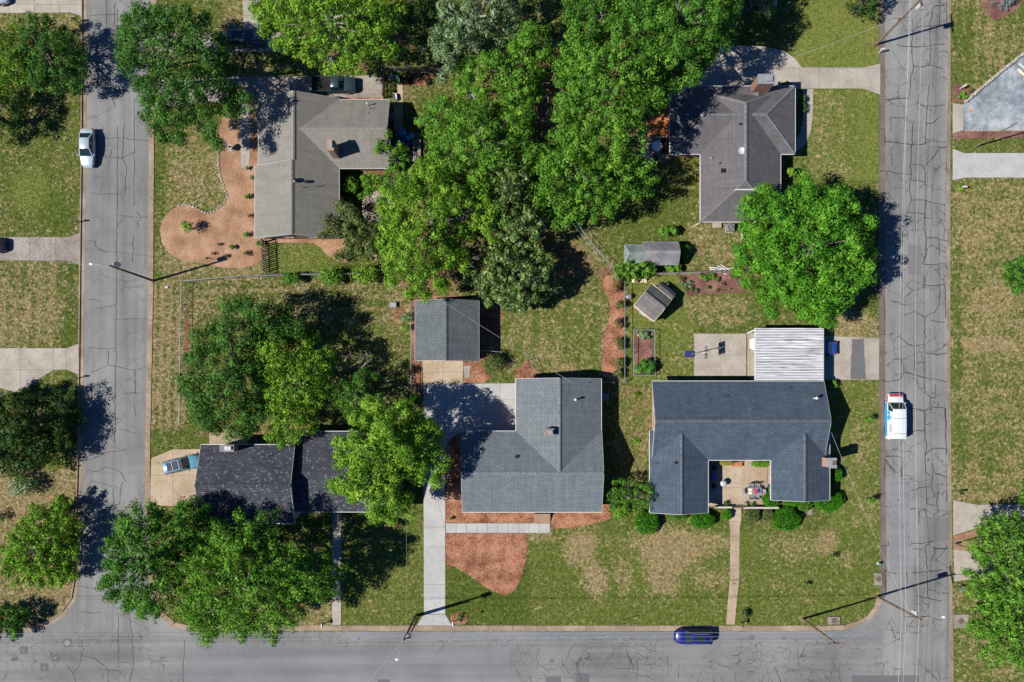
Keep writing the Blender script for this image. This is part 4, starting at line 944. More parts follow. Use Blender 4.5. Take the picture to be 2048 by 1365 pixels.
window(hB, X(1440, 2), yb0 + .45, -PI / 2, 1.4, 1.3, 1.6); window(hB, X(1515, 2), yb0 + .45, -PI / 2, 1.4, 1.3, 1.6); door(hB, X(1478, 2), yb0 + .43, -PI / 2, 'wood_dark')
window(hB, X(1416, eB) - .45, Y(975, 2), 0, 1.4, 1.3, 1.6); window(hB, X(1542, eB) + .45, Y(965, 2), PI, 1.4, 1.3, 1.6)
# carport: white ribbed roof, rib by rib
cp = thing("carport", "open carport with a streaked white ribbed metal roof on slim posts", "carport", W(1575, 710))
zc = 2.62; cx0, cx1, cy0, cy1 = X(1511, zc), X(1646, zc), Y(763, zc) + .12, Y(656.5, zc)
t = MT("streaked_white_metal", 0.45, 0.4); p = t.pos()
n1 = t.noise(t.mapping(p, (0.35, 5.0, 1)), 1.0, 3, .6); n2 = t.noise(p, .35, 2)
t.base(t.ramp(t.math('ADD', t.math('MULTIPLY', n1, .75), t.math('MULTIPLY', n2, .25)), [(0.33, (0.26, 0.23, 0.23)), (0.43, (0.50, 0.50, 0.52)), (0.52, (0.64, 0.65, 0.68))])); A['carport'] = t.m
t = MT("dark_valley_metal", 0.7, 0.3); p = t.pos(); n1 = t.noise(t.mapping(p, (0.3, 3.0, 1)), 1.0, 3, .6)  # sheet between the ribs: darker than the ribs, with paler streaks
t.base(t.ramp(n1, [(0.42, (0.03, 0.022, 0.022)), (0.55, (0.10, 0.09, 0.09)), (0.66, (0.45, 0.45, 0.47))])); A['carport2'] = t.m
MB().box(((cx0 + cx1) / 2, (cy0 + cy1) / 2, zc - .03), (cx1 - cx0, cy1 - cy0, .05)).build("roof_sheet", A['carport2'], cp)
nr = 33; dy = (cy1 - cy0) / nr
for i in range(nr):
    y = cy0 + dy * (i + .5); w2 = dy * .33; m = MB()
    m.add([(cx0, y - w2, zc), (cx1, y - w2, zc), (cx1, y - w2 * .7, zc + .075), (cx0, y - w2 * .7, zc + .075), (cx0, y + w2 * .7, zc + .075), (cx1, y + w2 * .7, zc + .075), (cx1, y + w2, zc), (cx0, y + w2, zc)], [(0, 1, 2, 3), (3, 2, 5, 4), (4, 5, 6, 7), (0, 3, 4, 7), (1, 6, 5, 2)])
    m.build("roof_rib", A['carport'], cp)
MB().box((cx0 - .06, (cy0 + cy1) / 2, zc - .02), (.12, cy1 - cy0, .2)).build("gutter", A['white'], cp); MB().box((cx1 + .04, (cy0 + cy1) / 2, zc - .02), (.06, cy1 - cy0, .18)).build("fascia", A['red_paint' if False else 'offwhite'], cp)
for x in (cx0 + .2, (cx0 + cx1) / 2, cx1 - .2):
    MB().box((x, cy1 - .15, zc / 2 - .03), (.1, .1, zc - .06)).build("post", A['white'], cp)
MB().bar((cx0 - .1, cy1 - .25, zc - .05), (cx0 - .9, cy1 - .6, zc - .5), .1, .08).build("downspout", A['white'], cp)
# --- C: taupe roofed house
eC, rC = 2.7, 4.95
hC = thing("house", "brick house with a taupe shingled roof behind the tan mulch bed", "house", W(620, 320))
block(hC, X(517, eC), X(678, eC) - .03, Y(332, eC), Y(197, eC), 'y', eC, rC, A['r_c'], A['brick_red'], trim='offwhite', fascia=(1, 1, 0, 1))
block(hC, X(510, eC), X(678, eC), Y(477, eC), Y(331.5, eC), 'y', eC, rC + .05, A['r_c'], A['brick_red'], trim='offwhite', fascia=(1, 1, 1, 1))
block(hC, X(590, eC), X(779, eC), Y(337, eC), Y(200, eC), 'x', eC, rC - .3, A['r_c'], A['brick_red'], trim='offwhite', cap0=1.1, fascia=(1, 1, 0, 1))
chimney(hC, 661, 290, .7, 1.3, 3.2, 6.3, A['brick_tan'], 'brick_tan')
vent(hC, 592, 363, 4.7, .2, .35, 'black', cap=.28); box_vent(hC, 612, 364, 4.5); vent(hC, 608, 376, 4.4, .04, .3, 'black'); vent(hC, 634, 373, 4.0, .04, .3, 'black')
vent(hC, 736, 211, 3.2, .06, .6, 'white', cap=.12); vent(hC, 741, 219, 3.3, .04, .6, 'black'); vent(hC, 738, 228, 3.5, .04, .3, 'black')
for px in (575, 622): window(hC, X(px, 2), Y(477, eC) + .45, -PI / 2, 1.1, 1.1, 1.5)
for py in (360, 420): window(hC, X(510, eC) + .45, Y(py, 2), PI, 1.4, 1.2, 1.6)
for py in (225, 300): window(hC, X(779, eC) - .45, Y(py, 2), 0, 1.2, 1.2, 1.6)
for px in (710, 755): window(hC, X(px, 2), Y(337, eC) + .45, -PI / 2, 1.2, 1.2, 1.6)
door(hC, X(779, eC) - .43, Y(262, 2), 0, 'white')
# --- D: charcoal hip-roofed house
eD, rD = 2.8, 4.65
hD = thing("house", "brick house with charcoal hip roofs beside the dark concrete driveway", "house", W(1470, 300))
block(hD, X(1340, eD), X(1590, eD), Y(308.5, eD), Y(173, eD), 'x', eD, rD, A['r_d'], A['brick_red'], 4.1, 4.0)
block(hD, X(1401, eD), X(1561, eD), Y(444, eD), Y(184, eD), 'y', eD, 5.1, A['r_d'], A['brick_red'], 4.3, 2.2)
m = MB(); m.bar((X(1470, 5.0), Y(380, 5.0), 4.95), (X(1510, 5.0), Y(380, 5.0), 4.95), .12, .3); m.build("gable_trim", A['white'], hD)
ch = MB().box((X(1518, 3), Y(176, 3) - .15, 2.9), (1.9, 1.0, 5.8)).build("chimney", A['brick_red'], hD)
MB().box((X(1518, 3), Y(176, 3) - .15, 5.85), (2.05, 1.15, .1)).build("cap", A['grey_metal'], ch); MB().box((X(1518, 3) + .3, Y(176, 3) - .15, 6.02), (.7, .6, .24)).build("flue", A['galv'], ch)
cr = roof_mesh([[(X(1518, 4) - 1.0, Y(187, 3.4), 3.25), (X(1518, 4), Y(187, 3.4), 3.85), (X(1518, 4), Y(206, 4), 3.85)], [(X(1518, 4) + 1.0, Y(187, 3.4), 3.25), (X(1518, 4), Y(187, 3.4), 3.85), (X(1518, 4), Y(206, 4), 3.85)]], .05, "chimney_cricket", [A['r_d'], A['r_d']], hD)
dish = MB().lathe((X(1483, 4.9), Y(303, 4.9), 4.95), [(.05, 0), (.28, .05), (.42, .14), (.40, .15), (.26, .08), (.02, .03)], 16).build("satellite_dish", A['white'], hD)
MB().bar((X(1479, 4.9), Y(303, 4.9), 4.6), (X(1483, 4.9), Y(303, 4.9), 5.0), .05, .05).build("bracket", A['galv'], dish)
vent(hD, 1403, 232, 4.4, .2, .4, 'galv', cap=.26); box_vent(hD, 1481, 249, 4.8, .28); box_vent(hD, 1446, 342, 4.1, .5); vent(hD, 1439, 327, 3.9, .05, .3, 'black'); vent(hD, 1422, 317, 3.5, .05, .3, 'white')
for py in (200, 275): window(hD, X(1590, eD) - .45, Y(py, 2), 0, 1.5, 1.3, 1.6)
for py in (340, 400): window(hD, X(1401, eD) + .45, Y(py, 2), PI, 1.2, 1.2, 1.6); window(hD, X(1561, eD) - .45, Y(py, 2), 0, 1.2, 1.2, 1.6)
for px in (1360,): window(hD, X(px, 2), Y(308.5, eD) + .45, -PI / 2, 1.4, 1.3, 1.6)
for px in (1430, 1530): window(hD, X(px, 2), Y(444, eD) + .45, -PI / 2, 1.2, 1.2, 1.6)
door(hD, X(1590, eD) - .43, Y(240, 2), 0, 'wood_dark')
# --- E: split-level house with flecked black roof
hE = thing("house", "split-level house with black flecked shingle roofs under the street-corner trees", "house", W(590, 960))
block(hE, X(402, 4.1), X(589.5, 4.1), Y(1047, 4.1), Y(890, 4.1), 'x', 4.1, 5.95, A['r_e'], A['offwhite'], oh=.35)
block(hE, X(570, 2.8), X(800, 2.8), Y(1024, 2.8), Y(863.5, 2.8), 'x', 2.8, 4.45, A['r_e'], A['brick_red'], fascia=(1, 1, 0, 1))
chimney(hE, 454, 897, 1.55, .7, 3.0, 6.0, A['brick_tan'], 'lilac_roof')
vent(hE, 537, 913, 4.9, .05, .3, 'black')
for px in (440, 490, 545): window(hE, X(px, 3), Y(1047, 4.1) + .35, -PI / 2, 1.3, 1.2, 2.9); window(hE, X(px, 3), Y(1047, 4.1) + .35, -PI / 2, 1.3, 1.0, 1.1)
for py in (930, 1000): window(hE, X(402, 4.1) + .35, Y(py, 3), PI, 1.2, 1.2, 2.9)
window(hE, X(640, 2), Y(1024, 2.8) + .45, -PI / 2, 2.0, 1.4, 1.6); window(hE, X(740, 2), Y(1024, 2.8) + .45, -PI / 2, 1.4, 1.3, 1.6); door(hE, X(675, 2), Y(1024, 2.8) + .43, -PI / 2)
# --- sheds
s1 = thing("shed", "long shed with lilac-grey gable roof beyond the wooden garden fence", "shed", W(1322, 507))
block(s1, X(1286, 2), X(1357, 2), Y(529.5, 2), Y(485, 2), 'x', 2.0, 3.1, A['lilac_roof'], A['wood'], oh=.12, trim='grey_metal')
block(s1, X(1250, 1.8), X(1287, 1.8), Y(526, 1.8), Y(490.5, 1.8), 'x', 1.75, 2.5, A['metal_roof'], A['galv'], .5, 0, .1, 'grey_metal')
s2 = thing("shed", "small garden shed turned at an angle with weathered brown shingles", "shed", W(1303, 606), None, math.radians(-39.0))
block(s2, -1.55, 1.55, -2.0, 1.35, 'x', 2.1, 3.15, A['r_s'], A['brick_pink'], oh=.12, trim='cream_cloth', ridge=-.15, world=False)
roof_mesh([[(-.75, 1.3, 2.12), (1.6, 1.3, 2.12), (1.6, 2.0, 1.86), (-.75, 2.0, 1.86)]], .08, "porch_roof", [A['r_s'], A['wood']], s2, False)
roof_mesh([[(-.75, 2.0, 1.83), (1.6, 2.0, 1.83), (1.6, 2.45, 1.45), (-.75, 2.45, 1.45)]], .06, "porch_skirt", [A['r_b'], A['wood']], s2, False)
for x in (-.65, 1.5): MB().box((x, 2.3, .74), (.1, .1, 1.42)).build("post", A['wood'], s2, False)
MB().box((0, -2.03 + .11, 1.0), (.9, .05, 1.8)).build("door", A['white'], s2, False)
# roof corner of the next house, at the top edge
hF = thing("house", "pale blue-grey metal roof corner of a house at the top edge", "house", W(1530, -30))
block(hF, X(1478, 2.6), X(1552, 2.6), Y(12, 2.6), Y(-90, 2.6), 'y', 2.6, 3.8, A['metal_roof'], A['offwhite'], oh=.3)

# ------------------------------------------------------------------ trees and shrubs
def leaf_mesh(name, centers, radii, per, size, mat, parent, rng, stretch=None, flat=0.8, up=0.45, tint=None, jit=0.6, fill=0.78, asp=0.62):
    """crown of leaf-sized faces: leaves sit on the shells of many clumps"""
    C = np.repeat(centers, per, axis=0); R = np.repeat(radii, per); n = len(C)
    d = rng.normal(size=(n, 3)); d[:, 2] = d[:, 2] * 0.9 + 0.25
    d /= np.linalg.norm(d, axis=1, keepdims=True) + 1e-9
    rad = R * (fill + (1.12 - fill) * rng.random(n) ** 0.7)
    off = d * rad[:, None] * np.array([1, 1, flat])
    if stretch is not None:
        S = np.repeat(stretch, per, axis=0); off += S * (np.sum(off * S, axis=1, keepdims=True)) * 0.85
    pos = C + off
    nr = d * 1.0 + rng.normal(size=(n, 3)) * jit * 0.42; nr[:, 2] += up * .35
    nr /= np.linalg.norm(nr, axis=1, keepdims=True) + 1e-9
    a = rng.normal(size=(n, 3)); u = np.cross(nr, a); u /= np.linalg.norm(u, axis=1, keepdims=True) + 1e-9
    v = np.cross(nr, u)
    s = size * (0.4 + 1.1 * rng.random(n) ** 1.6)[:, None]
    co = np.stack([pos - u * s * .5, pos - v * s * .5 * asp, pos + u * s * .5, pos + v * s * .5 * asp], 1)
    co[:, 1, :] -= nr * s * .10; co[:, 3, :] -= nr * s * .10
    co[:, :, 2] = np.maximum(co[:, :, 2], 0.03)
    o0 = ORG[parent.name]; co = co.reshape(-1, 3) - np.array([o0.x, o0.y, o0.z])
    me = bpy.data.meshes.new(name); np_mesh(me, co, np.arange(n * 4).reshape(n, 4))
    ct = np.repeat(rng.normal(size=len(centers)) * .16 if tint is None else tint, per)
    tv = np.clip(0.5 + ct + rng.normal(size=n) * .17, 0, 1)
    at = me.attributes.new("tint", 'FLOAT', 'FACE'); at.data.foreach_set("value", tv.astype(np.float32))
    me.materials.append(mat)
    o = bpy.data.objects.new(name, me); COL.objects.link(o); o.parent = parent
    return o
STY = {  # clump radius, leaves per m2 of crown, leaf size, stretch, flat, fill, spacing
    'maple': (0.85, 210, 0.27, 0.0, 0.85, .55, 1.15), 'spray': (0.62, 190, 0.27, 0.9, 0.6, .35, 1.35), 'oak': (0.80, 200, 0.26, 0.35, 0.8, .5, 1.2),
    'loose': (0.72, 135, 0.26, 0.5, 0.75, .3, 1.25), 'fine': (0.62, 180, 0.22, 0.3, 0.75, .4, 1.2), 'mag': (0.62, 150, 0.32, 0.0, 0.85, .45, 1.2), 'dense': (0.9, 190, 0.28, 0.0, 0.85, .75, 1.0)}
def big_n(x, y, s):   # slow undulation of the crown surface
    return np.clip(np.sin(x * 1.25 + s) * np.cos(y * 1.1 + s * 1.7) + .5 * np.sin(x * .6 - y * .8 + s), -1, 1) * .5 + .5
def tree(name, label, poly, zb, zt, sty, leaf, seed, cat="tree", trunk=None, bark='bark', scale=1.0, dens=1.0, group=None):
    rng = np.random.default_rng(seed); cr, dn, ls, stc, flat, fill, spc = STY[sty]; cr *= scale
    hm = zb + 0.42 * (zt - zb); pw = [W(a, b, hm)[:2] for a, b in poly]
    xs = np.array([p[0] for p in pw]); ys = np.array([p[1] for p in pw]); area = parea(pw)
    N = int(area * 9 / cr ** 2) + 60
    cx = rng.uniform(xs.min(), xs.max(), N); cy = rng.uniform(ys.min(), ys.max(), N)
    D = edge_dist(cx, cy, pw); ok = in_poly(cx, cy, pw) & (D > cr * 0.28)
    cx, cy, D = cx[ok], cy[ok], D[ok]
    keep = []
    for i in range(len(cx)):
        if all((cx[i] - cx[j]) ** 2 + (cy[i] - cy[j]) ** 2 > (cr * spc) ** 2 for j in keep): keep.append(i)
    keep = [i for i in keep if D[i] > 1.3 * cr or rng.random() > .16] or [0]
    cx, cy, D = cx[keep], cy[keep], D[keep]; dm = max(D.max(), cr); ed = (D < 1.6 * cr) * rng.uniform(-.2, .5, len(cx)) * cr
    vx, vy = cx - cx.mean(), cy - cy.mean(); vl = np.hypot(vx, vy) + 1e-6; cx = cx + vx / vl * ed; cy = cy + vy / vl * ed
    tt = np.clip(D / dm, 0, 1); dome = .8 * np.sqrt(1 - (1 - tt) ** 2) + .2 * tt
    mz = zb + 0.30 * (zt - zb); k = len(cx)
    z1 = mz + (zt - cr * .7 - mz) * dome * (0.86 + 0.20 * rng.random(k)) - rng.random(k) * 1.5 * cr - min(2.4, .22 * (zt - zb)) * big_n(cx, cy, seed)
    c1 = np.stack([cx, cy, z1], 1); r1 = cr * (0.72 + 0.5 * rng.random(k))
    lo = rng.random(k) < 0.85
    z2 = mz - (mz - zb) * dome * (0.4 + .6 * rng.random(k)); c2 = np.stack([cx, cy, z2], 1)[lo]; r2 = cr * (0.7 + 0.4 * rng.random(k))[lo]
    mi_ = rng.random(k) < np.where(tt < .75, .85, .35)
    z3 = mz + (z1 - mz) * rng.uniform(.1, .75, k); c3 = np.stack([cx + rng.normal(size=k) * .25 * cr, cy + rng.normal(size=k) * .25 * cr, z3], 1)[mi_]; r3 = cr * (0.75 + 0.4 * rng.random(k))[mi_]
    m4 = tt < .8; c4 = np.stack([cx + rng.normal(size=k) * .6 * cr, cy + rng.normal(size=k) * .6 * cr, mz + (z1 - mz) * rng.uniform(.35, .9, k) - .4 * cr], 1)[m4]; r4 = cr * (0.7 + 0.4 * rng.random(k))[m4]
    gx_, gy_ = cx.mean(), cy.mean()
    if trunk is not None: tx, ty = X(trunk[0]), Y(trunk[1])
    else: tx, ty = gx_, gy_
    root = thing(name, label, cat, (tx, ty, 0), group)
    def strv(c):
        if stc <= 0: return None
        dv = c - np.array([gx_, gy_, mz - 1.0]); dv /= np.linalg.norm(dv, axis=1, keepdims=True) + 1e-9
        return dv * stc
    tot = int(area * dn * dens * 1.5); p1 = max(20, int(tot * .8 / k)); 
    cen = np.concatenate([c1, c3, c4, c2]); rr_ = np.concatenate([r1, r3, r4, r2])
    leaf_mesh("crown", cen, rr_, max(20, tot // len(cen)), ls * (0.8 + .2 * scale), A[leaf], root, rng, strv(cen), flat, fill=fill)
    # trunk and limbs
    m = MB(); hT = zb + 0.55 * (zt - zb); r0 = 0.10 + 0.020 * zt + 0.010 * math.sqrt(area)
    m.tube([(tx, ty, 0), (tx, ty, .35), (tx * .7 + gx_ * .3, ty * .7 + gy_ * .3, zb * .7), (tx * .35 + gx_ * .65, ty * .35 + gy_ * .65, hT), (gx_, gy_, zt * .70)], [r0 * 1.35, r0, r0 * .85, r0 * .55, r0 * .1], 9)
    ti = np.argsort(-D)[:: max(1, k // 14)][:14]
    for j, i in enumerate(ti):
        f = random.uniform(.45, .9); bx, by, bz = tx * .5 + gx_ * .5, ty * .5 + gy_ * .5, zb * .6 + (hT - zb * .6) * f
        e = c1[i]; mid = ((bx * .45 + e[0] * .55), (by * .45 + e[1] * .55), bz * .5 + e[2] * .5 - .3)
        m.tube([(bx, by, bz), mid, (e[0], e[1], e[2] - .45 * cr)], [r0 * .38, r0 * .22, r0 * .06], 5)
    m.build("trunk", A[bark], root, smooth=True)
    return root
def shrub(label, px, py, r_, h, leaf, seed, ls=0.14, n=900, ry=None, name="shrub", cat="shrub", loose=0.0, group=None, lift=0.0):
    rng = np.random.default_rng(seed); x, y, _ = W(px, py); r_ *= KM; ry = (ry * KM) if ry else r_
    root = thing(name, label, cat, (x, y, 0), group); k = max(5, int(7 + 6 * r_ * ry))
    a = rng.random(k) * 6.283; q = np.sqrt(rng.random(k)) * (.62 + loose * .25)
    c = np.stack([x + np.cos(a) * q * r_, y + np.sin(a) * q * ry, lift + (h - lift) * (0.42 + .30 * (1 - q ** 2) + rng.normal(size=k) * .05)], 1)
    rad = np.full(k, min(r_, ry) * (.46 - .12 * loose)) * (.8 + .4 * rng.random(k))
    leaf_mesh("foliage", c, rad, max(14, n // k), ls, A[leaf], root, rng, None, .85, fill=.55)
    m = MB()
    for i in range(min(k, 6)): m.tube([(x + rng.normal() * .05, y + rng.normal() * .05, 0), (c[i][0], c[i][1], c[i][2])], [.035, .012], 4)
    m.build("stem", A['bark'], root)
    return root
def ball(label, px, py, r_, h, leaf, seed, n=2600, ry=None, group=None, ls=.13, name="round_shrub"):
    """clipped dome: leafy shell over a twiggy core"""
    rng = np.random.default_rng(seed); x, y, _ = W(px, py); r_ *= KM; ry = (ry * KM) if ry else r_
    root = thing(name, label, "shrub", (x, y, 0), group)
    d = rng.normal(size=(n, 3)); d[:, 2] = np.abs(d[:, 2]) * 1.05 - .25; d /= np.linalg.norm(d, axis=1, keepdims=True)
    wob = 1 + .06 * np.sin(d[:, 0] * 7 + seed) + .06 * np.sin(d[:, 1] * 8 + 2 * seed)
    c = np.stack([x + d[:, 0] * r_ * wob, y + d[:, 1] * ry * wob, h * .42 + d[:, 2] * h * .56 * wob], 1)
    tint = rng.normal(size=n) * .12
    leaf_mesh("foliage", c, np.full(n, .05), 3, ls, A[leaf], root, rng, None, 1.0, up=.3, tint=tint, fill=.2)
    MB().blob((x, y, h * .40), (r_ * .88, ry * .88, h * .48), 12, 7, .05).build("twig_core", A['l_dark'], root)
    return root
TT = tree
# street trees and yard trees; each outline is the tree's own spread
TT("oak_tree", "big dark green oak overhanging the west road near the top", [(232, 60), (244, 18), (290, 2), (345, 6), (402, 24), (432, 66), (452, 108), (456, 150), (486, 188), (482, 222), (446, 240), (440, 272), (416, 312), (398, 268), (360, 276), (300, 264), (284, 226), (262, 190), (244, 166), (232, 100)], 6.0, 15.0, 'oak', 'l_oak', 11, trunk=(352, 175))
TT("magnolia_tree", "dark glossy evergreen on the west verge opposite the big oak", [(24, 70), (52, 34), (84, 28), (118, 44), (150, 76), (166, 112), (164, 150), (150, 182), (104, 186), (62, 172), (40, 120)], 1.5, 8.5, 'fine', 'l_oak', 12, trunk=(112, 120))
TT("yellow_green_tree", "yellow-green tree at the left edge beside the dark evergreen", [(-60, 50), (0, 48), (38, 56), (54, 100), (52, 150), (34, 184), (0, 196), (-60, 190)], 2.0, 8.0, 'fine', 'l_lime', 13)
TT("dark_evergreen_tree", "dark tree cut by the left edge above the silver sedan", [(-60, 190), (0, 186), (36, 186), (43, 215), (32, 250), (14, 274), (-60, 280)], 1.5, 7.5, 'fine', 'l_dark', 14)
TT("pale_willow_oak", "pale yellow-green spreading tree over the parked pickup's driveway", [(500, -30), (492, 25), (520, 52), (548, 70), (560, 96), (600, 104), (640, 124), (682, 138), (726, 136), (762, 130), (790, 102), (802, 50), (800, -30)], 4.5, 13.5, 'loose', 'l_lime', 15, bark='bark_pale', dens=1.25)
TT("shade_tree", "dark tree in the deep gap at the top edge left of the silvery tree", [(770, -60), (800, -20), (812, 40), (800, 110), (850, 120), (872, 70), (880, 10), (880, -60)], 2.0, 8.5, 'fine', 'l_dark', 16)
TT("silver_poplar", "silvery grey-green poplar at the top edge above the board fence", [(880, -40), (872, 20), (878, 60), (868, 82), (884, 118), (880, 150), (912, 158), (934, 150), (952, 110), (1000, 80), (1040, 40), (1060, -40)], 4.0, 14.0, 'loose', 'l_silver', 17, bark='bark_pale', dens=1.35)
TT("red_maple", "bright green maple with upright sprays right of the silvery poplar", [(1010, 110), (1040, 60), (1070, 35), (1076, 62), (1096, 78), (1112, 112), (1098, 140), (1080, 155), (1085, 190), (1074, 214), (1040, 218), (1000, 208), (966, 196), (930, 190), (912, 165), (918, 130), (950, 108)], 3.5, 13.0, 'maple', 'l_bright', 18, scale=.75, dens=1.1)
TT("green_ash", "mid green tree at the top edge left of the largest top-edge crown", [(1126, -50), (1130, 20), (1150, 40), (1148, 90), (1180, 84), (1212, 90), (1240, 60), (1262, 20), (1262, -50)], 4.0, 13.5, 'oak', 'l_green', 19)
TT("linden_tree", "large rounded green crown at the top edge above the charcoal roof", [(1262, -50), (1250, 30), (1238, 70), (1290, 90), (1318, 130), (1316, 165), (1340, 180), (1376, 160), (1420, 138), (1440, 96), (1470, 70), (1482, 30), (1484, -50)], 7.0, 17.5, 'oak', 'l_green', 20, dens=1.1)
TT("dark_cedar", "dark cedar in shadow above the dark driveway", [(1480, -50), (1478, 30), (1470, 66), (1500, 78), (1532, 56), (1548, 20), (1552, -50)], 1.5, 10.5, 'fine', 'l_dark', 21)
TT("bright_maple", "bright yellow-green maple left of the charcoal-roofed house", [(1118, 130), (1128, 82), (1140, 50), (1160, 46), (1172, 72), (1200, 100), (1232, 80), (1244, 78), (1268, 104), (1312, 100), (1324, 134), (1320, 176), (1334, 205), (1316, 222), (1288, 232), (1292, 262), (1270, 286), (1240, 296), (1200, 292), (1150, 286), (1118, 270), (1108, 236), (1122, 190)], 8.0, 18.0, 'spray', 'l_bright', 22, dens=1.15)
TT("bright_maple", "bright green maple just below the tallest bright maple beside the rear terrace", [(1070, 310), (1086, 286), (1120, 284), (1150, 290), (1200, 296), (1246, 294), (1284, 310), (1308, 340), (1302, 378), (1270, 384), (1246, 402), (1216, 424), (1178, 430), (1150, 440), (1112, 440), (1080, 416), (1066, 376), (1058, 340)], 3.5, 12.5, 'spray', 'l_bright', 23)
TT("sweetgum_tree", "big green tree right of the back deck with blue chairs", [(846, 246), (852, 206), (880, 188), (920, 200), (954, 196), (1000, 212), (1040, 218), (1066, 226), (1078, 262), (1082, 296), (1060, 330), (1040, 352), (1000, 366), (950, 360), (900, 340), (870, 312), (860, 280)], 4.0, 13.5, 'oak', 'l_bright', 24)
TT("dark_holly", "dark green tree in the middle of the wooded yard between brighter crowns", [(990, 318), (1020, 296), (1050, 312), (1066, 350), (1060, 400), (1090, 440), (1074, 476), (1030, 486), (990, 470), (964, 430), (970, 370)], 3.0, 11.0, 'mag', 'l_mag', 25)
TT("willow_tree", "tall light green tree standing over the gravel circle", [(756, 402), (770, 372), (800, 348), (842, 322), (880, 330), (930, 350), (972, 372), (1004, 410), (1010, 440), (990, 474), (948, 464), (924, 490), (930, 530), (906, 552), (908, 580), (868, 596), (830, 604), (796, 590), (774, 560), (760, 520), (756, 470)], 4.0, 14.0, 'loose', 'l_lime', 26, bark='bark', dens=1.5)
TT("olive_shade_tree", "olive green feathery tree overhanging the taupe roof's lower corner", [(640, 458), (652, 428), (676, 408), (712, 402), (730, 424), (746, 450), (764, 470), (758, 500), (730, 506), (700, 496), (668, 482)], 2.0, 7.5, 'loose', 'l_olive', 27, dens=1.2)
TT("southern_magnolia", "round magnolia with speckled leaves above the back lawn", [(930, 560), (948, 530), (966, 494), (998, 478), (1040, 484), (1084, 492), (1098, 520), (1108, 556), (1112, 580), (1090, 598), (1060, 616), (1030, 624), (990, 612), (962, 596)], 1.8, 9.0, 'mag', 'l_mag', 28, dens=1.35)
TT("sapling_tree", "small light green tree leaning over the taupe roof by the deck", [(746, 282), (764, 278), (778, 262), (794, 282), (810, 300), (812, 330), (800, 350), (776, 342), (764, 320), (748, 300)], 3.0, 7.5, 'loose', 'l_bright', 29, scale=.7, dens=1.1, trunk=(800, 345))
TT("sapling_tree", "small light green tree between the taupe house and the gravel circle", [(722, 372), (748, 354), (786, 346), (822, 340), (836, 320), (862, 316), (862, 346), (830, 380), (790, 392), (756, 390), (734, 392)], 2.5, 7.5, 'loose', 'l_bright', 30, scale=.8, dens=1.0)
TT("sugar_maple", "dense round bright green maple beside the east road", [(1472, 520), (1480, 480), (1496, 440), (1484, 410), (1510, 384), (1546, 372), (1580, 378), (1620, 356), (1650, 366), (1690, 374), (1724, 392), (1722, 420), (1750, 440), (1757, 478), (1756, 520), (1738, 552), (1722, 580), (1700, 600), (1682, 640), (1650, 648), (1626, 656), (1590, 640), (1556, 624), (1520, 606), (1510, 584), (1490, 560)], 3.5, 14.5, 'maple', 'l_maple', 31, dens=1.15)
TT("water_oak", "large dark green tree on the left of the fenced side yard", [(352, 770), (376, 742), (366, 712), (392, 686), (382, 662), (420, 650), (442, 634), (432, 604), (472, 600), (494, 590), (508, 606), (526, 596), (548, 614), (572, 602), (592, 626), (594, 660), (560, 680), (520, 720), (512, 780), (528, 836), (500, 862), (476, 880), (450, 872), (424, 862), (382, 848), (376, 806)], 4.5, 12.5, 'oak', 'l_oak', 32)
TT("hackberry_tree", "yellow-green tree overlapping the dark tree behind the split-level house", [(500, 690), (512, 662), (536, 650), (570, 656), (600, 672), (640, 680), (662, 702), (664, 740), (668, 770), (646, 800), (630, 826), (620, 860), (596, 880), (560, 896), (534, 880), (528, 840), (522, 790), (504, 750)], 3.0, 11.0, 'fine', 'l_lime', 33, dens=1.1)
TT("young_maple", "mid green tree touching the top of the bright maple behind the split-level house", [(664, 812), (662, 780), (684, 760), (716, 742), (744, 740), (760, 770), (756, 800), (740, 820), (700, 834)], 3.0, 8.5, 'fine', 'l_green', 34)
TT("norway_maple", "bright lime maple overhanging the split-level house and the driveway", [(650, 966), (668, 948), (660, 922), (676, 890), (668, 866), (700, 836), (712, 806), (742, 798), (770, 812), (806, 806), (838, 838), (864, 852), (884, 878), (890, 914), (882, 950), (862, 966), (838, 960), (822, 986), (826, 1016), (806, 1036), (776, 1048), (744, 1044), (724, 1022), (696, 1012), (672, 990)], 5.0, 14.5, 'maple', 'l_lime', 35, dens=1.2)
TT("zelkova_tree", "large green street-corner tree nearest the west road junction", [(196, 1178), (212, 1130), (206, 1100), (222, 1050), (246, 1024), (296, 1014), (340, 1018), (390, 1006), (404, 1036), (436, 1042), (420, 1080), (376, 1110), (360, 1160), (352, 1210), (326, 1232), (290, 1230), (250, 1226), (216, 1208)], 5.5, 14.0, 'spray', 'l_green', 36, dens=1.1)
TT("zelkova_tree", "bright feathery street tree overhanging the south road's kerb", [(360, 1160), (376, 1112), (420, 1082), (412, 1056), (444, 1040), (480, 1036), (520, 1022), (540, 1042), (536, 1072), (560, 1092), (600, 1110), (640, 1120), (676, 1136), (674, 1160), (656, 1200), (618, 1214), (596, 1252), (566, 1260), (534, 1290), (510, 1270), (476, 1284), (440, 1262), (414, 1296), (372, 1284), (378, 1256), (350, 1236)], 5.5, 14.5, 'spray', 'l_bright', 37)
TT("crape_myrtle", "light green rounded tree at the lower left beside the kerb", [(-4, 1116), (8, 1076), (24, 1046), (50, 1024), (74, 1000), (104, 1004), (124, 990), (146, 1010), (154, 1056), (150, 1104), (136, 1134), (144, 1160), (104, 1172), (62, 1178), (22, 1170), (2, 1146)], 1.2, 6.5, 'loose', 'l_lime', 38, scale=.8, dens=1.5)
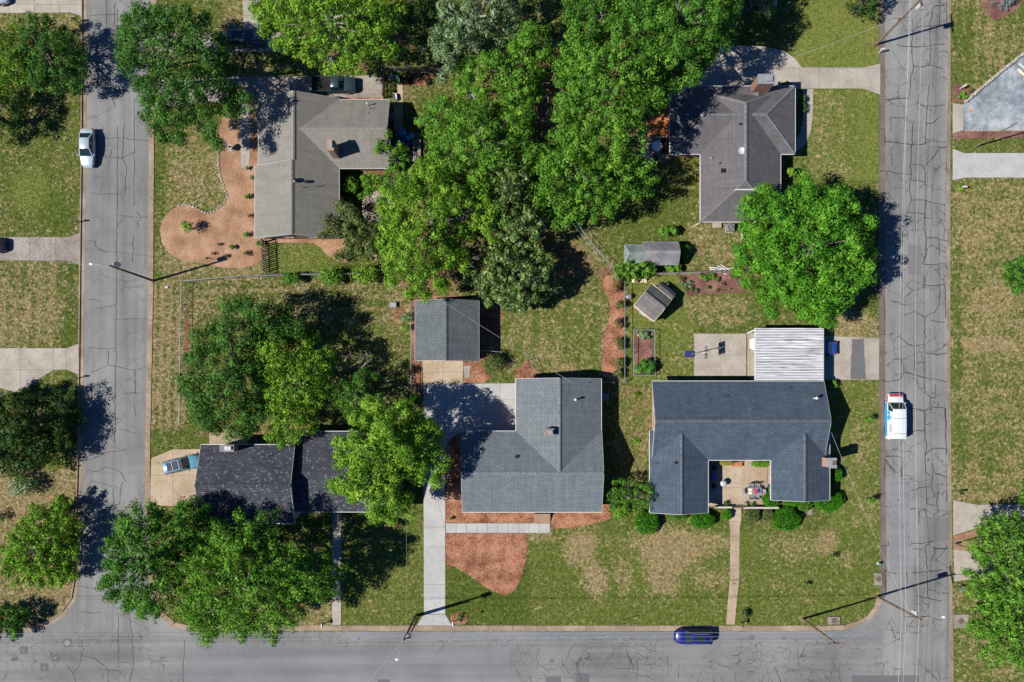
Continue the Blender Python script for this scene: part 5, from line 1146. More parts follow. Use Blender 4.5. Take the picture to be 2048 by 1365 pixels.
TT("dark_tree", "dark tree at the left edge above the pale round shrub", [(-60, 790), (0, 786), (36, 790), (60, 800), (90, 840), (100, 880), (84, 920), (60, 946), (30, 960), (0, 968), (-60, 970)], 2.0, 9.5, 'oak', 'l_dark', 39)
TT("slim_dark_tree", "dark small tree by the west kerb whose shadow falls on the road", [(96, 800), (120, 780), (146, 790), (152, 830), (148, 880), (126, 910), (102, 890), (92, 850)], .5, 6.0, 'fine', 'l_dark', 40)
TT("corner_tree", "dark green small tree at the lower left corner by the curved kerb", [(-40, 1224), (0, 1218), (40, 1222), (52, 1240), (46, 1262), (20, 1280), (0, 1288), (-40, 1290)], .8, 5.0, 'spray', 'l_green', 41, scale=.8)
TT("river_birch", "sprawling bright green tree at the lower right corner", [(1936, 1098), (1960, 1078), (1974, 1046), (2000, 1036), (2060, 1040), (2110, 1060), (2110, 1340), (2048, 1336), (1996, 1334), (1976, 1310), (1990, 1290), (1952, 1270), (1940, 1256), (1974, 1240), (1966, 1210), (1946, 1190), (1956, 1168), (1950, 1150), (1984, 1140), (1964, 1120)], 2.5, 11.0, 'spray', 'l_bright', 42)
TT("dogwood_tree", "small bright tree at the right edge on the dry lawn", [(2014, 556), (2022, 526), (2050, 512), (2086, 530), (2090, 566), (2060, 582), (2030, 580)], 1.2, 5.0, 'maple', 'l_green', 43, scale=.55)
TT("holly_tree", "small dark tree at the top edge beside the tall pole", [(1698, 0), (1706, -24), (1740, -26), (1760, -6), (1758, 20), (1738, 34), (1716, 28)], 1.5, 6.0, 'fine', 'l_dark', 44, scale=.7)
TT("shadow_caster_tree", "tree beyond the right edge shading the east driveway", [(2060, 960), (2110, 950), (2150, 990), (2140, 1030), (2084, 1034), (2056, 1000)], 2.0, 8.0, 'oak', 'l_green', 45)
TT("fringe_tree", "bushy green small tree between the two front houses", [(1214, 992), (1228, 968), (1252, 960), (1276, 966), (1300, 960), (1322, 988), (1318, 1012), (1290, 1020), (1270, 1032), (1240, 1022), (1216, 1010)], 1.5, 5.5, 'fine', 'l_green', 46, scale=.75)
TT("garden_tree", "bright bushy tree by the corner of the grey sheds and fence", [(1228, 546), (1240, 528), (1262, 516), (1284, 514), (1306, 528), (1308, 546), (1286, 556), (1256, 558), (1238, 558)], 1.0, 4.0, 'spray', 'l_bright', 47, scale=.6, dens=1.2)
shr = [ # label, px,py,r,h,leaf,ls,n,ry
 ("pale grey-green round shrub left of the west road's kerb", 60, 968, 34, 2.2, 'l_silver', .2, 2200, 30), ("tiny dark shrub at the left edge under the pale shrub", 8, 1030, 16, 1.2, 'l_dark', .16, 500, None),
 ("bright shrub growing through the fence below the taupe house", 588, 560, 22, 2.2, 'l_green', .2, 1300, 14), ("sprawling bright shrub at the middle of the long fence", 668, 560, 34, 2.6, 'l_bright', .24, 1700, 24), ("thin light shrub at the right end of the long fence", 735, 555, 38, 2.6, 'l_lime', .26, 1100, 24),
 ("olive shrub below the olive tree near the taupe house corner", 690, 516, 30, 1.6, 'l_olive', .22, 900, 16), ("leafy shrub by the olive tree and gravel circle", 735, 500, 32, 2.5, 'l_olive', .24, 1200, 30),
 ("golden olive shrub beside the garage apron", 985, 728, 27, 2.3, 'l_olive', .17, 2200, 24), ("small bright hedge block where the driveway meets the fence", 834, 800, 12, 1.8, 'l_box', .15, 1500, 18),
 ("blue-green shrub at the garage's left wall", 817, 638, 15, 1.8, 'l_silver', .2, 800, 12), ("small lime shrub just below the blue-green shrub at the garage", 815, 656, 9, 1.2, 'l_lime', .16, 400, None),
 ("light shrub on the sunny side of the front fringe tree", 1236, 1020, 26, 1.6, 'l_lime', .2, 1300, 18), ("small dark shrub under the fringe tree", 1300, 1005, 22, 2.2, 'l_dark', .18, 900, 20),
 ("bushy green shrub behind the long lilac shed", 1332, 470, 26, 2.0, 'l_bright', .22, 1500, 14), ("green shrub row in front of the long lilac shed", 1345, 540, 26, 1.4, 'l_bright', .2, 1100, 10), ("shaded shrub at the gable end of the long lilac shed", 1366, 505, 14, 1.6, 'l_green', .2, 600, 16),
 ("leafy vegetable plants at the lower end of the fenced bed", 1287, 736, 24, 1.8, 'l_green', .36, 1100, 18), ("pale cabbages at the upper end of the fenced bed", 1288, 672, 19, .7, 'l_silver', .26, 700, 9),
 ("thin upright green sapling on the verge left of the white van", 1727, 838, 9, 2.2, 'l_bright', .16, 260, None), ("small green sapling on the verge below the front chimney", 1733, 997, 10, 2.2, 'l_bright', .16, 300, None), ("tiny sapling in the bare lawn patch near the corner", 1659, 1112, 9, 1.6, 'l_bright', .15, 220, None), ("little leafy seedling on the lawn by the corner", 1610, 1167, 7, 1.3, 'l_bright', .15, 160, None),
 ("small round shrub beside the courtyard walk's street end", 1485, 1226, 11, 1.3, 'l_olive', .15, 600, None), ("low shrub at the corner of the carport driveway", 1662, 770, 9, 1.4, 'l_bright', .2, 260, None),
 ("clipped yellow-green hedge strip right of the charcoal roof's brick chimney", 1565, 172, 22, 1.2, 'l_olive', .14, 900, 5), ("leafy green shrub at the charcoal house corner", 1574, 352, 9, 2.2, 'l_lime', .18, 600, 14), ("dark shrub between the charcoal house and its curved walk", 1601, 215, 8, 1.2, 'l_dark', .15, 900, 40),
 ("leafy bush by the parking court mailbox", 1920, 195, 14, .8, 'l_bright', .26, 380, 9), ("purple plant by the parking court mailbox", 1938, 183, 6, .7, 'l_red', .14, 200, None), ("small grasses round the mailbox on the east verge", 1917, 377, 10, .5, 'l_lime', .16, 220, None),
 ("young bright tree shrub in the tan mulch bed", 386, 459, 14, 2.4, 'l_lime', .2, 560, None), ("small green shrub nearest the taupe roof's upper left corner", 498, 395, 7, .8, 'l_box', .13, 320, None), ("small green shrub at mid height along the taupe house wall", 495, 470, 7, .8, 'l_box', .13, 320, None), ("small green shrub by the striped fence end", 521, 489, 7, .8, 'l_box', .13, 320, None), ("small green shrub in the lower middle of the tan bed", 468, 495, 7, .8, 'l_box', .13, 320, None),
 ("dark low shrub at the lower right of the tan bed", 496, 509, 10, .6, 'l_red', .14, 240, 7), ("dark low shrub at the bottom of the tan bed", 454, 514, 8, .5, 'l_red', .13, 200, 6), ("sparse dark twiggy plant at the bottom left of the tan bed", 430, 508, 7, .5, 'l_red', .12, 110, 5), ("purple twiggy plant in the middle of the tan bed", 441, 489, 6, .5, 'l_red', .12, 120, None), ("purple plant against the taupe house wall", 501, 433, 6, .6, 'l_red', .12, 140, None), ("grey-green plant by the taupe house's front corner", 497, 338, 7, .7, 'l_silver', .13, 240, 5), ("grey plant on the taupe house's front corner by the walk", 505, 357, 6, .7, 'l_silver', .13, 200, None),
 ("small green plant in the mulch by the front walk and driveway", 902, 1036, 6, .6, 'l_box', .12, 240, 4), ("small green plant in the round mulch ring at the driveway", 920, 1232, 7, .5, 'l_bright', .14, 220, None), ("russet shrub under the lime maple by the driveway", 790, 1048, 28, 1.6, 'l_red', .17, 1100, 8),
 ("tall grassy planting beside the shaded front walk", 655, 1044, 14, 1.2, 'l_green', .2, 500, 18), ("small shrub beside the shaded front walk", 648, 1078, 10, 1.0, 'l_lime', .16, 260, None), ("low yellow-green weeds on the back yard lawn by the pale house", 1270, 788, 8, .6, 'l_lime', .16, 160, None), ("small green weeds near the pale house's side wall", 1275, 882, 9, .4, 'l_lime', .16, 160, 5),
 ("leafy shrub on the far side of the board fence in shade", 880, 122, 18, 2.2, 'l_dark', .22, 500, None), ("lime plants in the clay by the board fence", 818, 155, 9, .8, 'l_lime', .18, 260, 5), ("small lime plant at the end of the pickup's driveway", 761, 156, 6, 1.0, 'l_lime', .16, 220, None),
 ("potted greenery in the gravel circle", 762, 404, 9, 1.0, 'l_green', .16, 300, None), ("dark potted shrub in the gravel circle", 742, 415, 8, .9, 'l_dark', .16, 260, None), ("light twiggy shrub left of the gravel circle", 705, 380, 20, 2.5, 'l_bright', .2, 420, None), ("light green shrub above the gravel circle", 738, 366, 18, 2.2, 'l_bright', .2, 700, 12),
]
for i, s in enumerate(shr): shrub(s[0], s[1], s[2], s[3], s[4], s[5], 100 + i, s[6], s[7], s[8])
for i, (px, py, r_, rr2) in enumerate(((1233, 573, 13, 22), (1238, 610, 11, 18), (1236, 650, 10, 16), (1237, 690, 11, 18), (1236, 728, 12, 20), (1234, 750, 10, 12))):
    shrub(["russet-topped shrub at the upper end of the mulch path hedge", "second olive shrub down the mulch path hedge", "thin shrub midway down the mulch path hedge", "leafy shrub below the middle of the mulch path hedge", "full yellow-green shrub low on the mulch path hedge", "last shrub at the lower end of the mulch path hedge"][i], px, py, r_, 1.6, 'l_red' if i in (0, 2) else 'l_olive', 200 + i, .18, 900, rr2, group="hedge shrubs beside the mulch path")
for i, (px, py, r_, h, lf, ls, n) in enumerate(((1404, 556, 12, .8, 'l_bright', .18, 320), (1420, 555, 10, .8, 'l_bright', .18, 260), (1435, 562, 8, .6, 'l_olive', .16, 180), (1466, 556, 8, .6, 'l_olive', .16, 160), (1378, 571, 9, .7, 'l_silver', .16, 260), (1366, 570, 7, .6, 'l_silver', .16, 160), (1414, 576, 5, .6, 'l_box', .13, 200), (1382, 580, 6, .5, 'l_olive', .14, 140), (1372, 578, 5, .5, 'l_box', .13, 140), (1392, 583, 6, .5, 'l_olive', .14, 140), (1433, 582, 4, .4, 'l_red', .12, 80), (1458, 580, 4, .4, 'l_lime', .12, 80), (1363, 560, 6, .6, 'l_dark', .14, 160), (1446, 569, 5, .5, 'l_olive', .13, 100))):
    shrub("%s plant in the maroon mulch bed, %s from the left" % ({'l_bright': 'bright leafy', 'l_olive': 'olive', 'l_silver': 'silvery', 'l_box': 'small round green', 'l_red': 'tiny russet', 'l_lime': 'tiny lime', 'l_dark': 'dark'}[lf], ["seventh", "ninth", "eleventh", "last", "fourth", "second", "eighth", "fifth", "third", "sixth", "tenth", "thirteenth", "first", "twelfth"][i]), px, py, r_, h, lf, 230 + i, ls, n, name="bed_plant", cat="plant", group="plants in the maroon mulch bed")
bl = [("large clipped round bush at the left front of the pale brick house", 1293, 1042, 26, 1.7, 'l_box', 23), ("large clipped round bush below the left wing's front gable", 1403, 1038, 25, 1.6, 'l_box', 18), ("largest clipped round bush in front of the courtyard wall", 1568, 1037, 27, 1.8, 'l_box', 23), ("wide clipped bush at the right front corner of the pale brick house", 1652, 1000, 27, 1.7, 'l_box', 22),
      ("clipped bush against the right wall below the chimney", 1665, 948, 13, 1.6, 'l_box', 17), ("clipped bush inside the courtyard by the right wing", 1538, 998, 17, 1.5, 'l_box', 15), ("olive clipped bush right of the courtyard walk", 1502, 1029, 16, 1.3, 'l_olive', 14), ("small brownish clipped bush second right of the courtyard walk", 1534, 1030, 12, 1.3, 'l_olive', 13), ("dark green clipped bush under the right wing's front gable", 1607, 1008, 15, 1.3, 'l_green', 13), ("pale green clipped bush tucked under the right wing's front eave", 1582, 1004, 15, 1.2, 'l_box', 8), ("olive low bush under the left wing's front eave", 1355, 1030, 18, 1.1, 'l_green', 9), ("small clipped bush left of the courtyard walk", 1452, 1028, 8, 1.1, 'l_box', 11), ("lime hedge clump along the courtyard's back wall left of the bench", 1451, 925, 16, 1.0, 'l_yellow', 5), ("lime hedge clump along the courtyard's back wall right of the bench", 1520, 927, 20, 1.1, 'l_lime', 7)]
for i, b in enumerate(bl): ball(b[0], b[1], b[2], b[3], b[4], b[5], 300 + i, 2400 if b[3] > 20 else 1200, b[6], "clipped bushes around the pale brick house")
# blue spruce: tiers of short stiff sprays
rng = np.random.default_rng(77); xs_, ys_ = X(1998), Y(-2)
sp = thing("blue_spruce", "silvery blue spruce in a mulch bed at the top right corner", "tree", (xs_, ys_, 0)); cs = []
for k in range(150):
    h = rng.random() ** 1.3; a = rng.random() * 6.283; q = (1 - h) * 1.75 * (.6 + .4 * rng.random())
    cs.append((xs_ + math.cos(a) * q, ys_ + math.sin(a) * q, .4 + h * 4.0))
cs = np.array(cs); dv = cs - np.array([xs_, ys_, 0]); dv[:, 2] = 0; dv /= np.linalg.norm(dv, axis=1, keepdims=True) + 1e-6
leaf_mesh("crown", cs, np.full(len(cs), .26), 45, .13, A['l_blue'], sp, rng, dv * .8, .6, fill=.4)
MB().tube([(xs_, ys_, 0), (xs_, ys_, 4.4)], [.14, .02], 8).build("trunk", A['bark'], sp)
# bare branches
def bare(label, px, py, h0, h1, n, seed, sp_=2.0):
    r = random.Random(seed); x, y, _ = W(px, py, h1); root = thing("bare_branch", label, "branch", (x, y, 0)); m = MB()
    for k in range(n):
        a = r.uniform(0, 6.28); p = Vector((x, y, h0)); pts = [p]
        for j in range(4):
            a += r.uniform(-.5, .5); p = p + Vector((math.cos(a) * sp_ / 4, math.sin(a) * sp_ / 4, (h1 - h0) / 4)); pts.append(p)
            if j > 0: m.tube([p, p + Vector((math.cos(a + 1) * .4, math.sin(a + 1) * .4, .2))], [.02, .008], 4)
        m.tube(pts, [.05, .04, .03, .02, .01], 4)
    m.tube([(x, y, 0), (x, y, h0)], [.12, .06], 6)
    m.build("limbs", A['bark_pale'], root)
bare("leafless pale branches in the shade right of the yellow-green tree", 712, 735, 3.0, 5.0, 8, 1)
bare("leafless pale twigs beside the tall light green tree", 918, 505, 4.0, 8.0, 9, 2, 2.2)
bare("leafless twigs poking through the bright maple crown", 1190, 150, 5.0, 9.0, 6, 3)

# ------------------------------------------------------------------ vehicles (local x = forwards)
def loft(sts, z_sides):
    """body shell through stations (x, half width, top z, bottom z)"""
    m = MB(); n = 10; vs = []
    for x, w, zt, zb in sts:
        h = zt - zb; r = min(.16, h * .3)
        prof = [(-w * .90, zb), (-w, zb + .12), (-w, zt - r - .05), (-w * .93, zt - r * .35), (-w * .78, zt), (w * .78, zt), (w * .93, zt - r * .35), (w, zt - r - .05), (w, zb + .12), (w * .90, zb)]
        vs += [(x, y, z) for y, z in prof]
    k = len(sts)
    fs = [(i * n + j, i * n + (j + 1) % n, (i + 1) * n + (j + 1) % n, (i + 1) * n + j) for i in range(k - 1) for j in range(n)]
    fs += [tuple(range(n)), tuple((k - 1) * n + j for j in range(n))[::-1]]
    m.add(vs, fs)
    return m
def wheel(root, x, y, r_, s):
    t_ = MB(); pr = [(r_ * .62, -.10), (r_ * .95, -.11), (r_, -.07), (r_, .07), (r_ * .95, .11), (r_ * .62, .10)]; n = 18; vs = []; fs = []
    for rad, off in pr:
        for k in range(n):
            a = 2 * PI * k / n; vs.append((x + rad * math.cos(a), y + off, r_ + rad * math.sin(a)))
    for i in range(len(pr)):
        i2 = (i + 1) % len(pr)
        for k in range(n): fs.append((i * n + k, i * n + (k + 1) % n, i2 * n + (k + 1) % n, i2 * n + k))
    w = t_.add(vs, fs).build("wheel", A['rubber'], root, False)
    m = MB(); vs = [(x, y + s * .115, r_)] + [(x + r_ * .62 * math.cos(2 * PI * k / n), y + s * .085, r_ + r_ * .62 * math.sin(2 * PI * k / n)) for k in range(n)]
    m.add(vs, [(0, 1 + k, 1 + (k + 1) % n) for k in range(n)]).build("rim", A['rim'], w, False)
def cabin(root, x0, x1, x2, x3, wb, wt, zb, zt, paint, split=(.5,), rails=False, sun=False, roofmat=None):
    """greenhouse: windscreen x3->x2, roof x2..x1, rear glass x1->x0"""
    def quad(name, pts, mat, th=None):
        return MB().add(pts, [tuple(range(len(pts)))]).build(name, mat, root, False)
    quad("windscreen", [(x3, -wb * .92, zb), (x3, wb * .92, zb), (x2, wt * .94, zt - .02), (x2, -wt * .94, zt - .02)], A['glass'])
    quad("rear_window", [(x0, wb * .92, zb), (x0, -wb * .92, zb), (x1, -wt * .94, zt - .02), (x1, wt * .94, zt - .02)], A['glass'])
    for s in (-1, 1):
        quad("side_window", [(x0, s * wb, zb), (x3, s * wb, zb), (x2, s * wt, zt - .03), (x1, s * wt, zt - .03)][::s], A['glass'])
    m = MB(); vs = []
    for x, w, z in ((x1 - .04, wt, zt - .02), (x1 + .12, wt, zt + .02), ((x1 + x2) / 2, wt * 1.01, zt + .055), (x2 - .12, wt, zt + .03), (x2 + .05, wt * .98, zt - .02)):
        vs += [(x, -w, z - .05), (x, -w * .9, z), (x, 0, z + .025), (x, w * .9, z), (x, w, z - .05)]
    m.add(vs, [(i * 5 + j, (i + 1) * 5 + j, (i + 1) * 5 + j + 1, i * 5 + j + 1) for i in range(4) for j in range(4)])
    ro = m.build("roof", roofmat or paint, root, False, smooth=True)
    for s in (-1, 1):
        MB().bar((x3, s * wb * .96, zb), (x2, s * wt * .97, zt - .02), .07, .06).build("pillar", paint, root, False); MB().bar((x0, s * wb * .96, zb), (x1, s * wt * .97, zt - .02), .10, .07).build("pillar", paint, root, False)
        for f in split:
            a, b = x0 + (x3 - x0) * f, x1 + (x2 - x1) * f; MB().bar((a, s * (wb + .005), zb), (b, s * (wt + .005), zt - .02), .08, .03).build("pillar", paint, root, False)
    if rails:
        for s in (-1, 1): MB().tube([(x1 + .1, s * wt * .88, zt + .03), (x1 + .2, s * wt * .88, zt + .11), (x2 - .2, s * wt * .88, zt + .11), (x2 - .1, s * wt * .88, zt + .03)], .025, 5).build("roof_rail", A['galv'], ro, False)
    if sun: MB().box(((x1 + x2) / 2 + .1, 0, zt + .088), ((x2 - x1) * .55, wt * 1.25, .02)).build("glass_roof", A['glass'], ro, False)
def car(name, label, cat, px, py, ang, L, wd, paint, kind, group=None):
    root = thing(name, label, cat, (*W(px, py)[:2], 0.05), group, math.radians(ang)); w = wd / 2; h = L / 2
    P = A[paint]
    if kind == 'sedan':
        st = [(-h, w * .72, .82, .35), (-h + .12, w * .86, .92, .28), (-h + .6, w * .97, .97, .24), (-h * .35, w, .96, .22), (h * .28, w, .95, .22), (h * .55, w * .97, .88, .24), (h - .3, w * .86, .78, .26), (h - .06, w * .66, .66, .30), (h, w * .52, .58, .36)]
        cab = (-h + .55, -h * .42, h * .12, h * .47, w * .90, w * .68, .93, 1.42)
    elif kind == 'suv':
        st = [(-h, w * .78, .95, .38), (-h + .10, w * .92, 1.05, .32), (-h * .6, w, 1.08, .28), (h * .25, w, 1.07, .28), (h * .55, w * .98, 1.02, .30), (h - .3, w * .88, .92, .32), (h - .05, w * .70, .78, .36), (h, w * .58, .70, .40)]
        cab = (-h + .12, -h + .45, h * .14, h * .46, w * .92, w * .74, 1.04, 1.66)
    elif kind == 'pickup':
        st = [(-h, w * .90, .62, .45), (-h + .05, w * .97, .68, .40), (-h * .1, w, .70, .38), (-h * .08, w, 1.12, .36), (h * .4, w, 1.14, .36), (h * .62, w * .99, 1.10, .38), (h - .25, w * .93, 1.02, .38), (h - .02, w * .80, .88, .42), (h, w * .7, .8, .45)]
        cab = (-h * .08, -h * .04, h * .26, h * .46, w * .92, w * .76, 1.1, 1.78)
    else:  # van
        st = [(-h, w * .93, 1.0, .35), (-h + .06, w * .98, 1.2, .30), (h * .3, w, 1.2, .28), (h * .62, w, 1.18, .28), (h * .8, w * .97, 1.08, .30), (h - .2, w * .9, .96, .32), (h - .02, w * .76, .82, .36), (h, w * .66, .72, .42)]
        cab = (-h + .01, -h + .12, h * .30, h * .62, w * .985, w * .82, 1.14, 2.08)
    b = loft(st, None).build("body", P, root, False, smooth=True)
    md = b.modifiers.new("e", 'EDGE_SPLIT'); md.split_angle = math.radians(38)
    cabin(root, *cab, P, (.5,) if kind != 'suv' else (.33, .64), kind == 'suv', paint == 'p_grey' or paint in ('p_blue', 'p_teal'))
    wr_ = .33 if kind == 'sedan' else .37
    for x in (-h * .58, h * .60):
        for s in (-1, 1): wheel(root, x, s * (w - .11), wr_, s)
    for s in (-1, 1):
        MB().add([(h - .42, s * w * .60, st[-3][2] - .02), (h - .10, s * w * .46, st[-2][2] + .015), (h - .06, s * w * .62, st[-2][2] - .06), (h - .32, s * w * .84, st[-3][2] - .12)], [(0, 1, 2, 3)]).build("headlight", A['lamp'], root, False)
        MB().box((-h + .08, s * w * .74, st[1][2] - .12), (.14, w * .3, .16)).build("tail_light", A['tail'], root, False)
        xm = cab[3] - .12; mr = MB(); mr.blob((xm, s * (w + .12), cab[6] + .08), (.06, .09, .06), 8, 5); mr.bar((xm, s * w * .9, cab[6]), (xm, s * (w + .05), cab[6] + .05), .04, .04); mr.build("wing_mirror", P if paint != 'p_teal' else A['black'], root, False)
    MB().box((h - .04, 0, .42), (.14, wd * .62, .16)).build("front_bumper", A['black'] if kind in ('van', 'pickup') else P, root, False); MB().box((-h + .02, 0, .45), (.14, wd * .74, .18)).build("rear_bumper", A['black'] if kind in ('van', 'suv') else P, root, False)
    return root
car("sedan", "silver sedan parked on the west road facing the south road", "car", 181, 300, -90, 4.65, 1.78, 'p_silver', 'sedan')
sv = car("suv", "dark grey SUV with glass roof half under the pale tree", "car", 495, 84, 0, 4.75, 1.88, 'p_grey', 'suv')
pk = car("pickup_truck", "dark teal pickup truck parked on the shaded driveway", "pickup truck", 671, 175, 0, 5.35, 1.9, 'p_green', 'pickup')
h_ = 5.35 / 2
for s in (-1, 1): MB().box((-h_ * .56, s * .9, .88), (h_ * .92, .1, .42)).build("bed_side", A['p_green'], pk, False)
MB().box((-h_ + .06, 0, .88), (.1, 1.72, .42)).build("tailgate", A['p_green'], pk, False)
MB().box((-h_ * .56, 0, .72), (h_ * .88, 1.7, .03)).build("bed_floor", A['black'], pk, False)
sv = car("suv", "light teal SUV with roof rails parked slantwise on the tan driveway", "car", 369, 928, 13, 4.45, 1.75, 'p_teal', 'suv')
MB().box((-.75, 0, 1.79), (.05, 1.1, .03)).build("roof_bar", A['galv'], sv, False); MB().box((.05, 0, 1.79), (.05, 1.1, .03)).build("roof_bar", A['galv'], sv, False)
MB().box((-.5, 0, 1.752), (1.9, 1.02, .02)).build("roof_panel", A['p_navy'], sv, False)
car("suv", "deep blue SUV parked on the south road beside the courtyard house", "car", 1384, 1270, 180, 4.6, 1.84, 'p_blue', 'suv')
car("sedan", "mid blue car sticking out of the carport's driveway side", "car", 1631, 698, 180, 4.5, 1.76, 'p_blue2', 'sedan')
car("sedan", "white car whose nose shows at the carport's lawn side", "car", 1533, 689, 180, 4.4, 1.76, 'p_white', 'sedan')
car("sedan", "dark car cut by the left edge on the west driveway", "car", -17, 493, 0, 4.6, 1.8, 'p_black', 'sedan')
car("sedan", "pale teal-white car cut by the top left corner", "car", -13, 0, 0, 4.6, 1.8, 'p_silver', 'sedan')
vn = car("delivery_van", "white work van with blue flank and red nose on the east road", "van", 1783, 833, 90, 5.6, 1.98, 'p_white', 'van')
h_ = 2.8; w_ = .99
for s in (-1, 1):   # upper flank panels over the rear, white
    MB().add([(-h_ + .02, s * w_ * .99, 1.15), (h_ * .27, s * w_ * .99, 1.15), (h_ * .2, s * w_ * .835, 2.06), (-h_ + .14, s * w_ * .835, 2.06)][::s], [(0, 1, 2, 3)]).build("cargo_panel", A['p_white'], vn, False)

for s in (-1, 1): MB().box((-.35, s * w_, .66), (4.1, .03, .5)).build("blue_flank", A['sky_blue'], vn, False)
MB().add([(h_ * .86, -.8, 1.075), (h_ - .06, -.66, .90), (h_ - .06, .66, .90), (h_ * .86, .8, 1.075)], [(0, 1, 2, 3)]).build("red_bonnet_panel", A['red_paint'], vn, False)
for s in (-1, 1): MB().add([(h_ * .62, s * 1.0, .75), (h_ * .9, s * .955, .7), (h_ * .9, s * .955, .95), (h_ * .62, s * 1.0, 1.05)], [(0, 1, 2, 3)]).build("red_wing_panel", A['red_paint'], vn, False)
def on_side(x, f, s=1):     # point on the sloping flank
    return (x, s * (w_ * (.99 - .155 * f) + .015), 1.15 + .91 * f)
for (x, f, r_, mt) in ((.45, .12, .26, 'sky_blue'), (-.15, .12, .3, 'sky_blue'), (.1, .5, .2, 'white'), (-.25, .62, .12, 'wire')):
    m = MB(); c = on_side(x, f); m.add([on_side(x, f)] + [on_side(x + r_ * math.cos(a), f + r_ * math.sin(a)) for a in np.linspace(0, 2 * PI, 19)[:-1]], [(0, 1 + k, 1 + (k + 1) % 18) for k in range(18)]); m.build("logo_disc", A[mt], vn, False)
MB().add([on_side(.3, .25), on_side(.05, .3), on_side(-.25, .62), on_side(-.1, .7)], [(0, 1, 2, 3)]).build("logo_bar", A['red_paint'], vn, False)
MB().add([on_side(-1.0, .3), on_side(-1.9, .3), on_side(-1.9, .72), on_side(-1.0, .72)], [(0, 1, 2, 3)]).build("logo_panel", A['wire'], vn, False)
for x in (-.25, -2.1):
    MB().tube([(x, -.75, 2.12), (x, -.75, 2.2), (x, .75, 2.2), (x, .75, 2.12)], .022, 5).build("roof_rack", A['grey_metal'], vn, False)
for k in range(6): MB().box((-.9, -.6 + .24 * k, 2.135), (3.6, .05, .025)).build("roof_rib", A['p_white'], vn, False)

# ------------------------------------------------------------------ utility poles and wires
TOP = {}
def pole(key, label, px, py, h, arm=None, armz=None, trans=None, lamp=None, r0=.15, group="wooden utility poles"):
    x, y, _ = W(px, py); root = thing("utility_pole", label, "utility pole", (x, y, 0), group)
    MB().tube([(x, y, 0), (x, y, h * .5), (x, y, h)], [r0, r0 * .85, r0 * .66], 9).build("pole", A['pole'], root)
    if arm is not None:
        c, s = math.cos(arm), math.sin(arm)
        for z in (armz or [h - .5]):
            a = MB().bar((x - c * 1.1, y - s * 1.1, z), (x + c * 1.1, y + s * 1.1, z), .09, .11).build("crossarm", A['pole'], root)
            for t_ in (-1.0, 0, 1.0): MB().lathe((x + c * t_, y + s * t_, z + .06), [(.035, 0), (.06, .06), (.04, .1), (.055, .15), (.02, .2)], 8).build("insulator", A['wire'], a)
    if trans:
        a, z = trans; tx, ty = x + math.cos(a) * .45, y + math.sin(a) * .45
        tr = MB().lathe((tx, ty, z - .55), [(.24, 0), (.27, .05), (.27, .95), (.22, 1.02)], 14).build("transformer", A['transformer'], root)
        MB().lathe((tx, ty, z + .47), [(.2, 0), (.16, .06), (.05, .09)], 12).build("lid", A['iron'], tr)
        MB().tube([(tx, ty, z + .5), (tx + .1, ty, z + .8)], [.05, .03], 6).build("bushing", A['wire'], tr)
    if lamp:
        a, l, z = lamp; ex, ey = x + math.cos(a) * l, y + math.sin(a) * l
        la = MB().tube([(x, y, z), ((x + ex) / 2, (y + ey) / 2, z + .35), (ex, ey, z + .4)], .035, 6).build("lamp_arm", A['galv'], root)
        m = MB(); m.blob((ex, ey, z + .38), (.22, .13, .09), 10, 6); m.build("lamp_head", A['lamp_white'], la)
    TOP[key] = (x, y, h); return root
pole('P1', "tall pole leaning across the west road with a street lamp and transformer", 307, 562, 10.6, None, None, (math.radians(50), 9.6), (PI * .97, 2.2, 9.9))
pole('P2', "tall pole at the driveway mouth on the south road with lamp arm", 832, 1231, 10.8, None, None, (math.radians(20), 9.6), (math.radians(-110), 2.3, 10.0))
pole('P2b', "short brace pole beside the driveway mouth pole", 838, 1232, 7.2, None, None, None, None, .12)
pole('P3', "tall corner pole with white transformer at the southeast junction", 1753, 1193, 11.2, math.radians(100), [10.7], (math.radians(60), 9.2), (math.radians(5), 2.6, 10.2))
pole('P4', "tall brown pole with a transformer at the top of the east road", 1752, 90, 11.2, math.radians(95), [10.8], (math.radians(-20), 9.9))
pole('P5', "dark brown pole leaning over the south road near the corner", 1605, 1238, 10.6, math.radians(5), [10.4])
pole('P6', "slim grey pole on the verge by the grey parking court", 1950, 294, 8.2, None, None, None, None, .11)
pole('P7', "pole in the mulch wedge under the lower right tree", 1909, 1088, 8.0, None, None, None, None, .13)
def wire(label, a, b, sag, r_=.021, name="power_line", group="overhead wires", mat='wire', n=18):
    a, b = Vector(a), Vector(b); pts = []
    for i in range(n + 1):
        f = i / n; p = a.lerp(b, f); p.z -= sag * 4 * f * (1 - f); pts.append(p)
    return tag(MB().tube(pts, r_, 4).build(name, A[mat], None), label, "wire", group)
def off(k, dx, dy, z): x, y, h = TOP[k]; return (x + dx, y + dy, z)
for i, (x0, z0, x1, z1, sag, r_, lb) in enumerate(((W(1828, 0, 9.2)[0], 9.2, W(1803, 1215, 9.4)[0], 9.4, 1.7, .017, "left overhead wire along the east road, the brightest"), (W(1845, 0, 10.6)[0] - 1.0, 10.2, W(1812, 1215, 10)[0], 10.0, 1.3, .013, "middle overhead wire along the east road"), (W(1852, 0, 11)[0], 11.0, W(1838, 1215, 11)[0], 11.0, 1.5, .015, "right overhead wire along the east road"))):
    ya, yb = TOP['P4'][1], TOP['P3'][1]
    wire(lb, (x0, ya + 6, z0), (x1, yb, z1), sag, r_)
    wire(lb.replace("along the east road", "continuing over the junction"), (x1, yb, z1), (x1 - .6, yb - 25, z1), .4, r_)
